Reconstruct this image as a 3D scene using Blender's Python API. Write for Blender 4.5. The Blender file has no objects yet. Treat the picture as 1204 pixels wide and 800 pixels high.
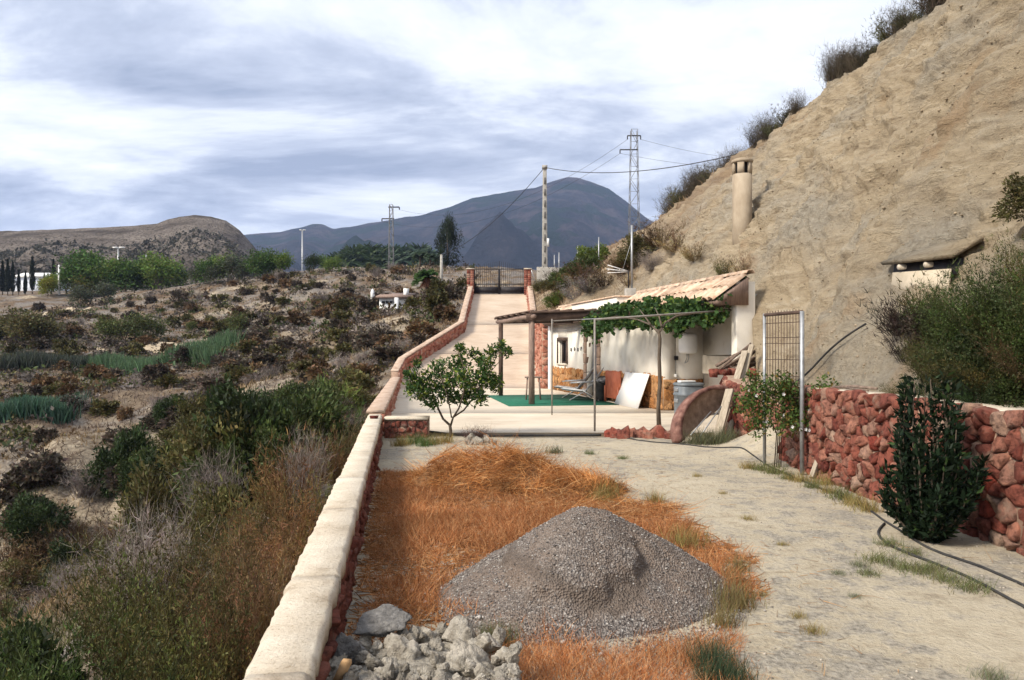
import bpy, math, random
import numpy as np
from mathutils import Vector, Matrix
R = math.radians
rng = np.random.default_rng(7)
random.seed(7)
scene = bpy.context.scene
col = scene.collection

# ------------------------------------------------------------------ camera
EYE = 1.65
FPX = 920.0                       # focal length in pixels of the 1204 px wide photograph
cam_d = bpy.data.cameras.new('camera')
cam_d.sensor_width = 36.0
cam_d.lens = 36.0 * FPX / 1204.0
cam_d.shift_y = 10.0 / 1204.0
cam_d.clip_start = 0.05
cam_d.clip_end = 20000.0
cam = bpy.data.objects.new('camera', cam_d)
cam.location = (0, 0, EYE)
cam.rotation_euler = (R(90), 0, 0)
col.objects.link(cam)
scene.camera = cam

# ------------------------------------------------------------------ sky, sun, exposure
SUN_TO = Vector((-0.72, -0.42, 0.74)).normalized()      # direction towards the sun
sun_el = math.asin(SUN_TO.z)
sun_az = math.atan2(SUN_TO.x, SUN_TO.y)
world = bpy.data.worlds.new('World')
scene.world = world
world.use_nodes = True
wt = world.node_tree
wt.nodes.clear()
def wn(t, **kw):
    n = wt.nodes.new(t)
    for k, v in kw.items():
        setattr(n, k, v)
    return n
w_out = wn('ShaderNodeOutputWorld')
w_sky = wn('ShaderNodeTexSky', sky_type='NISHITA')
w_sky.sun_disc = False
w_sky.sun_elevation = sun_el
w_sky.sun_rotation = sun_az
w_sky.dust_density = 2.0
w_bsky = wn('ShaderNodeBackground')
w_bsky.inputs[1].default_value = 0.12
wt.links.new(w_sky.outputs[0], w_bsky.inputs[0])
w_tc = wn('ShaderNodeTexCoord')
w_sep = wn('ShaderNodeSeparateXYZ')
wt.links.new(w_tc.outputs['Generated'], w_sep.inputs[0])
def wmath(op, a, b=None, clamp=False):
    n = wn('ShaderNodeMath', operation=op, use_clamp=clamp)
    for i, v in enumerate((a, b)):
        if v is None:
            continue
        if isinstance(v, (int, float)):
            n.inputs[i].default_value = v
        else:
            wt.links.new(v, n.inputs[i])
    return n.outputs[0]
zc = wmath('ADD', wmath('MAXIMUM', w_sep.outputs[2], 0.0), 0.16)
cx_ = wmath('DIVIDE', w_sep.outputs[0], zc)
cy_ = wmath('DIVIDE', w_sep.outputs[1], zc)
w_comb = wn('ShaderNodeCombineXYZ')
wt.links.new(cx_, w_comb.inputs[0]); wt.links.new(cy_, w_comb.inputs[1])
w_map = wn('ShaderNodeMapping')
w_map.inputs['Location'].default_value = (10.491, -19.916, 0.0)
w_map.inputs['Rotation'].default_value = (0, 0, R(-24))
w_map.inputs['Scale'].default_value = (0.62, 0.95, 1.0)
wt.links.new(w_comb.outputs[0], w_map.inputs[0])
w_n1 = wn('ShaderNodeTexNoise')
w_n1.inputs['Scale'].default_value = 1.15
w_n1.inputs['Detail'].default_value = 9.0
w_n1.inputs['Roughness'].default_value = 0.61
w_n1.inputs['Distortion'].default_value = 0.35
wt.links.new(w_map.outputs[0], w_n1.inputs['Vector'])
w_r = wn('ShaderNodeValToRGB')
els = w_r.color_ramp.elements
els[0].position = 0.355; els[0].color = (0.36, 0.42, 0.56, 1)
els[1].position = 0.63; els[1].color = (1.25, 1.26, 1.28, 1)
e = els.new(0.435); e.color = (0.60, 0.66, 0.80, 1)
e = els.new(0.50); e.color = (0.90, 0.95, 1.05, 1)
wt.links.new(w_n1.outputs['Fac'], w_r.inputs[0])
w_bcl = wn('ShaderNodeBackground')
w_bcl.inputs[1].default_value = 0.86
wt.links.new(w_r.outputs[0], w_bcl.inputs[0])
# broken cover: a little blue of the clear sky between the clouds
w_n2 = wn('ShaderNodeTexNoise')
w_n2.inputs['Scale'].default_value = 0.8
w_n2.inputs['Detail'].default_value = 4.0
wt.links.new(w_map.outputs[0], w_n2.inputs['Vector'])
w_mr = wn('ShaderNodeMapRange')
w_mr.inputs['From Min'].default_value = 0.30
w_mr.inputs['From Max'].default_value = 0.42
w_mr.inputs['To Min'].default_value = 0.72
w_mr.inputs['To Max'].default_value = 1.0
wt.links.new(w_n2.outputs['Fac'], w_mr.inputs['Value'])
w_mix = wn('ShaderNodeMixShader')
wt.links.new(w_mr.outputs[0], w_mix.inputs[0])
wt.links.new(w_bsky.outputs[0], w_mix.inputs[1])
wt.links.new(w_bcl.outputs[0], w_mix.inputs[2])
wt.links.new(w_mix.outputs[0], w_out.inputs[0])

sun_d = bpy.data.lights.new('sun', 'SUN')
sun_d.energy = 4.6
sun_d.angle = R(15)
sun_d.color = (1.0, 0.91, 0.77)
sun = bpy.data.objects.new('sun', sun_d)
sun.rotation_euler = SUN_TO.to_track_quat('Z', 'Y').to_euler()
sun.location = (-10, -10, 30)
col.objects.link(sun)
scene.view_settings.view_transform = 'Standard'
scene.view_settings.look = 'None'
scene.view_settings.exposure = 0.40
scene.view_settings.gamma = 1.0
scene.view_settings.use_curve_mapping = False
scene.cycles.max_bounces = 6
scene.cycles.diffuse_bounces = 3
scene.cycles.transparent_max_bounces = 6
scene.cycles.use_denoising = True

# ------------------------------------------------------------------ helpers
def P(px, py, Y):
    """point at depth Y that the photograph shows at pixel (px, py)"""
    return np.array([(px - 602.0) / FPX * Y, Y, EYE - (py - 410.0) / FPX * Y])
def G(px, py, z=0.0):
    """point of the level z that the photograph shows at pixel (px, py)"""
    return P(px, py, FPX * (EYE - z) / (py - 410.0))
def tag(o, label=None, cat=None, group=None, kind=None):
    if label: o['label'] = label
    if cat: o['category'] = cat
    if group: o['group'] = group
    if kind: o['kind'] = kind
    return o
def empty(name, loc=(0, 0, 0), rz=0.0):
    o = bpy.data.objects.new(name, None)
    o.location = loc
    o.rotation_euler = (0, 0, rz)
    o.empty_display_size = 0.1
    col.objects.link(o)
    return o
def mesh_data(name, V, F, mats=None, smooth=False, cols=None):
    """V (n,3); F either an (m,k) array or a list of index tuples"""
    me = bpy.data.meshes.new(name)
    V = np.asarray(V, dtype=np.float32).reshape(-1, 3)
    if isinstance(F, np.ndarray):
        m, k = F.shape
        loops = F.astype(np.int32).ravel()
        start = np.arange(0, m * k, k, dtype=np.int32)
        total = np.full(m, k, dtype=np.int32)
    else:
        total = np.array([len(f) for f in F], dtype=np.int32)
        loops = np.array([i for f in F for i in f], dtype=np.int32)
        start = np.concatenate([[0], np.cumsum(total)[:-1]]).astype(np.int32)
    me.vertices.add(len(V)); me.vertices.foreach_set('co', V.ravel())
    me.loops.add(len(loops)); me.loops.foreach_set('vertex_index', loops)
    me.polygons.add(len(total))
    me.polygons.foreach_set('loop_start', start)
    me.polygons.foreach_set('loop_total', total)
    me.update(calc_edges=True)
    me.validate()
    if smooth:
        me.polygons.foreach_set('use_smooth', np.ones(len(me.polygons), dtype=bool))
    if cols is not None:
        a = me.attributes.new('Col', 'FLOAT_COLOR', 'POINT')
        c = np.ones((len(V), 4), dtype=np.float32)
        c[:, :3] = cols
        a.data.foreach_set('color', c.ravel())
    if mats is not None:
        for m_ in (mats if isinstance(mats, (list, tuple)) else [mats]):
            me.materials.append(m_)
    return me
def link(name, me, parent=None, loc=(0, 0, 0), rot=(0, 0, 0), scale=(1, 1, 1)):
    o = bpy.data.objects.new(name, me)
    o.location = loc; o.rotation_euler = rot
    o.scale = scale if isinstance(scale, (tuple, list)) else (scale,) * 3
    if parent is not None: o.parent = parent
    col.objects.link(o)
    return o
def obj(name, V, F, mat, parent=None, smooth=False, cols=None, **kw):
    return link(name, mesh_data(name, V, F, mat, smooth, cols), parent, **kw)
class MB:
    """collects shapes of ONE part and builds them as one mesh"""
    def __init__(self):
        self.V = []; self.F = []; self.n = 0
    def add(self, V, F):
        V = np.asarray(V, float).reshape(-1, 3)
        self.F += [tuple(int(i) + self.n for i in f) for f in F]
        self.V.append(V); self.n += len(V)
        return self
    def box(self, a, b, jit=0.0):
        a = np.array(a, float); b = np.array(b, float)
        V = np.array([[x, y, z] for x in (a[0], b[0]) for y in (a[1], b[1]) for z in (a[2], b[2])])
        if jit: V = V + rng.normal(0, jit, V.shape)
        return self.add(V, [(0, 1, 3, 2), (4, 6, 7, 5), (0, 4, 5, 1), (2, 3, 7, 6), (0, 2, 6, 4), (1, 5, 7, 3)])
    def bar(self, p, q, w, h=None, up=(0, 0, 1)):
        """rectangular bar from p to q"""
        h = h or w
        p = np.array(p, float); q = np.array(q, float)
        d = q - p; d = d / np.linalg.norm(d)
        u = np.array(up, float)
        if abs(d @ u) > 0.95: u = np.array([1.0, 0, 0])
        s = np.cross(d, u); s /= np.linalg.norm(s)
        u = np.cross(s, d)
        V = [c + s * a * w / 2 + u * b * h / 2 for c in (p, q) for a in (-1, 1) for b in (-1, 1)]
        return self.add(V, [(0, 1, 3, 2), (4, 6, 7, 5), (0, 4, 5, 1), (2, 3, 7, 6), (0, 2, 6, 4), (1, 5, 7, 3)])
    def tube(self, pts, rad, sides=6, cap=True):
        pts = np.asarray(pts, float)
        n = len(pts)
        rad = np.full(n, rad) if np.isscalar(rad) else np.asarray(rad, float)
        V = []
        t = np.gradient(pts, axis=0)
        t /= np.linalg.norm(t, axis=1)[:, None] + 1e-9
        ref = np.array([0, 0, 1.0]) if abs(t[0][2]) < 0.9 else np.array([1.0, 0, 0])
        a = np.cross(t[0], ref); a /= np.linalg.norm(a)
        for i in range(n):
            a = a - t[i] * (a @ t[i]); a /= np.linalg.norm(a) + 1e-9
            b = np.cross(t[i], a)
            for k in range(sides):
                th = 2 * math.pi * k / sides
                V.append(pts[i] + rad[i] * (math.cos(th) * a + math.sin(th) * b))
        F = []
        for i in range(n - 1):
            for k in range(sides):
                k2 = (k + 1) % sides
                F.append((i * sides + k, i * sides + k2, (i + 1) * sides + k2, (i + 1) * sides + k))
        if cap:
            F.append(tuple(range(sides - 1, -1, -1)))
            F.append(tuple((n - 1) * sides + k for k in range(sides)))
        return self.add(V, F)
    def lathe(self, prof, sides=20, center=(0, 0, 0)):
        V = []; c = np.array(center, float)
        for r, z in prof:
            for k in range(sides):
                th = 2 * math.pi * k / sides
                V.append(c + [r * math.cos(th), r * math.sin(th), z])
        F = []
        for i in range(len(prof) - 1):
            for k in range(sides):
                k2 = (k + 1) % sides
                F.append((i * sides + k, i * sides + k2, (i + 1) * sides + k2, (i + 1) * sides + k))
        F.append(tuple(range(sides - 1, -1, -1)))
        F.append(tuple((len(prof) - 1) * sides + k for k in range(sides)))
        return self.add(V, F)
    def build(self, name, mat, parent=None, smooth=False, bevel=0.0, **kw):
        V = np.concatenate(self.V)
        o = obj(name, V, self.F, mat, parent, smooth, **kw)
        if bevel:
            m = o.modifiers.new('bevel', 'BEVEL'); m.width = bevel; m.segments = 2
            m.limit_method = 'ANGLE'
        return o

# value noise on numpy arrays --------------------------------------------------
_perm = np.random.default_rng(3).random((256, 256))
def vnoise(x, y, s=1.0, o=0):
    x = np.asarray(x, float) * s + 17.3 * o; y = np.asarray(y, float) * s + 41.7 * o
    xi = np.floor(x).astype(int); yi = np.floor(y).astype(int)
    fx = x - xi; fy = y - yi
    fx = fx * fx * (3 - 2 * fx); fy = fy * fy * (3 - 2 * fy)
    g = lambda a, b: _perm[a & 255, b & 255]
    return (g(xi, yi) * (1 - fx) + g(xi + 1, yi) * fx) * (1 - fy) + (g(xi, yi + 1) * (1 - fx) + g(xi + 1, yi + 1) * fx) * fy
def fbm(x, y, s=1.0, octv=4, o=0, gain=0.5):
    a = 0.5; t = 0.0; n = 0.0
    for k in range(octv):
        t = t + a * (vnoise(x, y, s * 2 ** k, o + k) - 0.5); n += a; a *= gain
    return t / n
def ridged(x, y, s=1.0, octv=4, o=0):
    a = 0.5; t = 0.0; n = 0.0
    for k in range(octv):
        t = t + a * (1 - np.abs(2 * vnoise(x, y, s * 2 ** k, o + k) - 1)); n += a; a *= 0.5
    return t / n
def grid_faces(nu, nv):
    i = np.arange(nu - 1)[:, None] * nv + np.arange(nv - 1)[None, :]
    i = i.ravel()
    return np.stack([i, i + nv, i + nv + 1, i + 1], axis=1)

# ------------------------------------------------------------------ materials
def material(name):
    m = bpy.data.materials.new(name)
    m.use_nodes = True
    nt = m.node_tree
    nt.nodes.clear()
    out = nt.nodes.new('ShaderNodeOutputMaterial')
    b = nt.nodes.new('ShaderNodeBsdfPrincipled')
    nt.links.new(b.outputs[0], out.inputs[0])
    return m, nt, b
def n_noise(nt, vec, scale, detail=5, rough=0.55, dist=0.0):
    n = nt.nodes.new('ShaderNodeTexNoise')
    n.inputs['Scale'].default_value = scale
    n.inputs['Detail'].default_value = detail
    n.inputs['Roughness'].default_value = rough
    n.inputs['Distortion'].default_value = dist
    if vec is not None: nt.links.new(vec, n.inputs['Vector'])
    return n.outputs['Fac']
def n_ramp(nt, fac, stops):
    n = nt.nodes.new('ShaderNodeValToRGB')
    e = n.color_ramp.elements
    e[0].position = stops[0][0]; e[0].color = (*stops[0][1], 1)
    e[1].position = stops[-1][0]; e[1].color = (*stops[-1][1], 1)
    for p, c in stops[1:-1]:
        k = e.new(p); k.color = (*c, 1)
    nt.links.new(fac, n.inputs[0])
    return n.outputs[0]
def n_mix(nt, fac, a, b, mode='MIX'):
    n = nt.nodes.new('ShaderNodeMix')
    n.data_type = 'RGBA'; n.blend_type = mode
    for sock, v in ((n.inputs[0], fac), (n.inputs[6], a), (n.inputs[7], b)):
        if isinstance(v, (int, float)): sock.default_value = v
        elif isinstance(v, tuple): sock.default_value = (*v, 1)
        else: nt.links.new(v, sock)
    return n.outputs[2]
def n_coord(nt, kind='world', scale=(1, 1, 1)):
    if kind == 'world':
        v = nt.nodes.new('ShaderNodeNewGeometry').outputs['Position']
    else:
        v = nt.nodes.new('ShaderNodeTexCoord').outputs['Object']
    if scale != (1, 1, 1):
        mp = nt.nodes.new('ShaderNodeMapping')
        mp.inputs['Scale'].default_value = scale
        nt.links.new(v, mp.inputs[0]); v = mp.outputs[0]
    return v
def n_bump(nt, b, height, strength=0.5, dist=0.02):
    n = nt.nodes.new('ShaderNodeBump')
    n.inputs['Strength'].default_value = strength
    n.inputs['Distance'].default_value = dist
    nt.links.new(height, n.inputs['Height'])
    nt.links.new(n.outputs[0], b.inputs['Normal'])
def simple(name, stops, scale=6.0, detail=6, rough=0.9, coord='world', cscale=(1, 1, 1), bump=0.3, bdist=0.01, bscale=None, spec=0.25, metallic=0.0, var=0.0, dist=0.0):
    """noise-coloured surface; var: per-object brightness variation"""
    m, nt, b = material(name)
    v = n_coord(nt, coord, cscale)
    f = n_noise(nt, v, scale, detail, 0.6, dist)
    c = n_ramp(nt, f, stops)
    if var:
        oi = nt.nodes.new('ShaderNodeObjectInfo')
        mr = nt.nodes.new('ShaderNodeMapRange')
        mr.inputs['To Min'].default_value = 1 - var; mr.inputs['To Max'].default_value = 1 + var
        nt.links.new(oi.outputs['Random'], mr.inputs['Value'])
        cb = nt.nodes.new('ShaderNodeCombineColor')
        for i in range(3): nt.links.new(mr.outputs[0], cb.inputs[i])
        c = n_mix(nt, 1.0, c, cb.outputs[0], 'MULTIPLY')
    nt.links.new(c, b.inputs['Base Color'])
    b.inputs['Roughness'].default_value = rough
    b.inputs['Specular IOR Level'].default_value = spec
    b.inputs['Metallic'].default_value = metallic
    if bump:
        h = n_noise(nt, v, bscale or scale * 4, 6, 0.65)
        n_bump(nt, b, h, bump, bdist)
    return m
def leaf_material(name, translucent=0.25, rough=0.6):
    """colour = per-leaf attribute x the object's own colour"""
    m, nt, b = material(name)
    at = nt.nodes.new('ShaderNodeAttribute'); at.attribute_name = 'Col'
    oi = nt.nodes.new('ShaderNodeObjectInfo')
    c = n_mix(nt, 1.0, at.outputs['Color'], oi.outputs['Color'], 'MULTIPLY')
    nt.links.new(c, b.inputs['Base Color'])
    b.inputs['Roughness'].default_value = rough
    b.inputs['Specular IOR Level'].default_value = 0.2
    if translucent:
        tr = nt.nodes.new('ShaderNodeBsdfTranslucent')
        nt.links.new(c, tr.inputs[0])
        mx = nt.nodes.new('ShaderNodeMixShader'); mx.inputs[0].default_value = translucent
        out = [n for n in nt.nodes if n.type == 'OUTPUT_MATERIAL'][0]
        nt.links.new(b.outputs[0], mx.inputs[1]); nt.links.new(tr.outputs[0], mx.inputs[2])
        nt.links.new(mx.outputs[0], out.inputs[0])
    return m
M = {}
M['leaf'] = leaf_material('leaf', 0.22)
M['twig'] = leaf_material('twig', 0.0, 0.9)
M['straw'] = leaf_material('straw', 0.15, 0.8)
M['bark'] = simple('bark', [(0.3, (0.05, 0.038, 0.028)), (0.7, (0.15, 0.115, 0.085))], 14, coord='object', cscale=(1, 1, 0.3), bump=0.6)
M['mortar'] = simple('mortar', [(0.3, (0.24, 0.15, 0.11)), (0.7, (0.38, 0.27, 0.20))], 9, bump=0.6, bdist=0.02)
def whitewash_material():
    m, nt, b = material('whitewash')
    v = n_coord(nt)
    c = n_ramp(nt, n_noise(nt, v, 2.6, 9, 0.68), [(0.30, (0.38, 0.31, 0.23)), (0.42, (0.55, 0.475, 0.375)), (0.60, (0.64, 0.575, 0.475))])
    sp = n_ramp(nt, n_noise(nt, v, 60, 6, 0.75), [(0.34, (0.60, 0.56, 0.50)), (0.46, (1, 1, 1))])
    c = n_mix(nt, 1.0, c, sp, 'MULTIPLY')
    c = n_mix(nt, n_ramp(nt, n_noise(nt, v, 6, 8, 0.7), [(0.60, (0, 0, 0)), (0.72, (0.55, 0.55, 0.55))]), c, (0.40, 0.30, 0.22))
    nt.links.new(c, b.inputs['Base Color'])
    b.inputs['Roughness'].default_value = 0.95; b.inputs['Specular IOR Level'].default_value = 0.1
    n_bump(nt, b, n_noise(nt, v, 42, 9, 0.72), 0.8, 0.02)
    return m
M['whitewash'] = whitewash_material()
M['cap_pink'] = simple('cap_pink', [(0.3, (0.28, 0.18, 0.13)), (0.5, (0.44, 0.32, 0.24)), (0.7, (0.55, 0.44, 0.35))], 4.0, detail=9, bump=0.8, bdist=0.03, bscale=12)
M['plaster'] = simple('plaster', [(0.28, (0.56, 0.50, 0.41)), (0.42, (0.76, 0.71, 0.62)), (0.75, (0.83, 0.80, 0.73))], 1.6, detail=8, bump=0.25, bdist=0.01, bscale=25)
M['white_paint'] = simple('white_paint', [(0.3, (0.74, 0.74, 0.73)), (0.7, (0.82, 0.82, 0.81))], 3, bump=0.05, rough=0.5)
M['iron'] = simple('iron', [(0.3, (0.012, 0.012, 0.016)), (0.7, (0.035, 0.03, 0.032))], 8, rough=0.6, bump=0.1)
M['galvanised'] = simple('galvanised', [(0.3, (0.26, 0.27, 0.28)), (0.7, (0.42, 0.43, 0.44))], 12, rough=0.45, metallic=0.6, bump=0.1)
M['concrete'] = simple('concrete', [(0.3, (0.27, 0.255, 0.23)), (0.7, (0.44, 0.42, 0.38))], 5, bump=0.4)
M['steel_dark'] = simple('steel_dark', [(0.3, (0.10, 0.10, 0.105)), (0.7, (0.19, 0.19, 0.195))], 6, rough=0.6, bump=0.1)
M['rubber'] = simple('rubber', [(0.3, (0.015, 0.015, 0.017)), (0.7, (0.05, 0.048, 0.045))], 6, rough=0.7, bump=0.1)
M['wood_dark'] = simple('wood_dark', [(0.3, (0.05, 0.032, 0.025)), (0.7, (0.12, 0.08, 0.062))], 5, cscale=(1, 1, 1), bump=0.5)
M['wood_grey'] = simple('wood_grey', [(0.3, (0.20, 0.165, 0.125)), (0.7, (0.42, 0.36, 0.28))], 9, coord='object', cscale=(6, 6, 0.6), bump=0.5, var=0.15)
M['wood_post'] = simple('wood_post', [(0.3, (0.16, 0.11, 0.09)), (0.7, (0.30, 0.215, 0.175))], 8, cscale=(3, 3, 0.5), bump=0.4)
M['glass_dark'] = simple('glass_dark', [(0.3, (0.012, 0.012, 0.016)), (0.7, (0.03, 0.03, 0.035))], 3, rough=0.15, bump=0.0, spec=0.5)
def stone_mat(name, stops, grime):
    m, nt, b = material(name)
    v = n_coord(nt)
    oi = nt.nodes.new('ShaderNodeObjectInfo')
    # each stone its own hue
    base = n_ramp(nt, oi.outputs['Random'], stops)
    f = n_noise(nt, v, 16, 8, 0.65)
    sp = n_ramp(nt, f, [(0.32, (0.32, 0.3, 0.3)), (0.5, (1, 1, 1)), (0.68, (1.4, 1.34, 1.25))])
    c = n_mix(nt, 1.0, base, sp, 'MULTIPLY')
    g = n_noise(nt, v, 5.5, 7, 0.6)
    gm = n_ramp(nt, g, [(0.56, (0, 0, 0)), (0.70, (0.85, 0.85, 0.85))])
    c = n_mix(nt, gm, c, grime)
    nt.links.new(c, b.inputs['Base Color'])
    b.inputs['Roughness'].default_value = 0.92
    b.inputs['Specular IOR Level'].default_value = 0.15
    n_bump(nt, b, n_noise(nt, v, 22, 10, 0.75), 1.0, 0.06)
    return m
M['red_stone'] = stone_mat('red_stone', [(0.0, (0.15, 0.042, 0.032)), (0.2, (0.28, 0.085, 0.06)), (0.4, (0.40, 0.19, 0.135)), (0.55, (0.20, 0.068, 0.052)), (0.7, (0.31, 0.10, 0.07)), (0.85, (0.42, 0.29, 0.22)), (1.0, (0.26, 0.055, 0.038))], (0.36, 0.25, 0.19))
M['red_stone_old'] = stone_mat('red_stone_old', [(0.0, (0.16, 0.055, 0.045)), (0.5, (0.28, 0.11, 0.08)), (1.0, (0.22, 0.07, 0.05))], (0.30, 0.22, 0.18))
M['clad_stone'] = stone_mat('clad_stone', [(0.0, (0.33, 0.14, 0.05)), (0.35, (0.46, 0.22, 0.085)), (0.7, (0.52, 0.30, 0.14)), (1.0, (0.38, 0.19, 0.09))], (0.38, 0.22, 0.11))
# ================================================================== THE SETTING
WALL_T = 0.22
_wy = np.array([-8.0, 14.3, 31.0, 33.5, 41.0, 53.2])
_wx = np.array([0.69, -2.50, -4.62, -4.70, -2.66, -2.80])
def wall_x(Y):
    """centre line of the low walls on the ravine side of yard and ramp"""
    return np.interp(Y, _wy, _wx)
RAMP0, RAMP1, RZ0, RZ1 = 31.0, 52.8, 0.08, 5.3
def ramp_z(Y):
    return np.interp(Y, [RAMP0, RAMP1], [RZ0, RZ1])

# ---- terrain on the ravine side and beyond: thin-plate surface through surveyed points
ctrl = []
def c_xyz(*a): ctrl.extend([tuple(map(float, p)) for p in a])
def c_px(*a): ctrl.extend([tuple(P(x, y, d)) for x, y, d in a])
c_xyz((-0.2, -6, -0.6), (-1.3, 2, -0.55), (-1.7, 5, -0.55), (-2.3, 9, -0.5), (-3.1, 14, -0.45), (-3.9, 20, -0.45), (-5.2, 31, 0.1),
      (-2.6, 3.5, -0.95), (-4, 3, -1.35), (-5, 6, -2.0), (-7.5, 8, -3.3), (-4, 10, -1.5), (-10, 3, -3.8), (-8, -6, -3.2), (-20, -6, -5), (-20, 8, -5.2), (-5.2, 14, -1.5), (-10, 14, -4.1), (-14, 18, -5.2), (-8, 18, -3.0),
      (-40, 10, -5), (-60, -6, -4), (-60, 30, -2), (-90, 60, 1), (-90, 10, 0))
c_px((100, 645, 25), (200, 615, 23.5), (180, 535, 30), (60, 550, 30), (20, 620, 26), (300, 560, 21), (330, 500, 25), (250, 495, 31), (0, 525, 33), (120, 505, 35), (250, 545, 26),
     (100, 467, 46), (0, 505, 37), (60, 503, 37), (180, 470, 42), (250, 450, 44),
     (100, 440, 57), (0, 440, 57), (200, 440, 57), (240, 432, 56), (100, 428, 66), (200, 428, 66), (0, 428, 66),
     (110, 410, 76), (200, 410, 76), (0, 412, 78), (120, 400, 84), (220, 395, 84), (0, 385, 98), (0, 348, 140), (60, 346, 138), (120, 348, 130), (60, 372, 112), (170, 343, 128), (170, 370, 100),
     (240, 335, 124), (300, 328, 120), (400, 319, 116), (480, 313, 115), (540, 318, 106),
     (240, 365, 100), (300, 352, 98), (300, 378, 76), (330, 392, 60), (400, 374, 66), (420, 402, 46), (350, 432, 40), (280, 408, 54), (256, 428, 50),
     (450, 338, 98), (380, 345, 92), (463, 366, 83), (500, 345, 80), (500, 372, 46), (540, 347, 55), (530, 372, 45), (490, 411, 36), (468, 428, 33.5),
     (590, 334, 76), (620, 342, 70), (650, 330, 95))
c_xyz((-2.9, 53, 5.25), (0, 53, 5.25), (3, 53, 5.25), (-2, 60, 5.6), (2, 60, 5.6), (-60, 160, 12.5), (0, 160, 11), (60, 160, 8), (-160, 160, 14), (-160, 60, 6), (60, 60, 4), (60, 10, 0), (30, 100, 7), (-60, 320, 16), (60, 320, 12), (160, 200, 8), (-200, 320, 20))
ctrl = np.array(ctrl)
def tps_fit(C):
    n = len(C); X = C[:, :2] / 10.0
    d = np.linalg.norm(X[:, None] - X[None], axis=2)
    K = np.where(d > 0, d * d * np.log(d + 1e-12), 0) + np.eye(n) * 0.02
    Pm = np.c_[np.ones(n), X]
    A = np.zeros((n + 3, n + 3)); A[:n, :n] = K; A[:n, n:] = Pm; A[n:, :n] = Pm.T
    return np.linalg.solve(A, np.r_[C[:, 2], 0, 0, 0])
TW = tps_fit(ctrl)
def terrain_base(x, y):
    x = np.asarray(x, float); y = np.asarray(y, float)
    sh = x.shape; q = np.stack([x.ravel(), y.ravel()], 1) / 10.0
    out = np.zeros(len(q))
    for a in range(0, len(q), 20000):
        qq = q[a:a + 20000]
        d2 = ((qq[:, None] - ctrl[None, :, :2] / 10.0) ** 2).sum(2)
        out[a:a + 20000] = (0.5 * d2 * np.log(d2 + 1e-12)) @ TW[:-3] + TW[-3] + qq @ TW[-2:]
    return out.reshape(sh)
def terrain_z(x, y):
    x = np.asarray(x, float); y = np.asarray(y, float)
    z = terrain_base(x, y)
    dist = np.clip((wall_x(y) - x) / 5.0, 0, 1) ** 1.0
    far = np.clip((y - 53) / 10.0, 0, 1)
    w = np.maximum(dist, far)
    z = z + w * (1.7 * (ridged(x, y, 0.055, 4, 2) - 0.62) + 1.0 * fbm(x, y, 0.21, 4, 5)) + (0.15 + 0.35 * w) * fbm(x, y, 0.8, 3, 9)
    # gullies washed into the ravine bank
    g = np.exp(-(((x + 13.0) / 8.0) ** 2 + ((y - 28) / 7.0) ** 2))
    z = z - g * 2.1 * (ridged(x * 0.9 + y * 0.5, y * 0.3 - x * 0.12, 0.32, 3, 14) - 0.55)
    # sits below the yard, the terrace and the ramp
    inside = (x > wall_x(y) - 0.02) & (y < 53.2)
    cap = np.where(y < RAMP0, -0.45, ramp_z(y) - 0.45)
    z = np.where(inside, np.minimum(z, cap), z)
    return z
def on_terrain(px, py, y0=4.0, y1=260.0):
    """where the ray through a pixel meets the terrain"""
    Y = np.geomspace(y0, y1, 900)
    X = (px - 602.0) / FPX * Y; Z = EYE - (py - 410.0) / FPX * Y
    t = terrain_z(X, Y)
    k = np.argmax(Z < t)
    if Z[k] >= t[k]: k = len(Y) - 1
    return np.array([X[k], Y[k], t[k]])
def spaced(edges_steps):
    out = []
    for a, b, s in edges_steps:
        out.append(np.arange(a, b, s))
    return np.unique(np.concatenate(out))
gx = spaced([(-1500, -300, 60), (-300, -120, 8), (-120, -60, 1.6), (-60, -25, 0.6), (-25, 1, 0.22), (1, 30, 1.5), (30, 300, 12), (300, 1501, 60)])
gy = spaced([(-300, -30, 30), (-30, -6, 4), (-6, 2, 0.8), (2, 34, 0.22), (34, 80, 0.42), (80, 150, 0.8), (150, 330, 8), (330, 1500, 60)])
GX, GY = np.meshgrid(gx, gy, indexing='ij')
GZ = terrain_z(np.clip(GX, -200, 160), np.clip(GY, -6, 320))
V = np.stack([GX, GY, GZ], -1).reshape(-1, 3)

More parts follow.
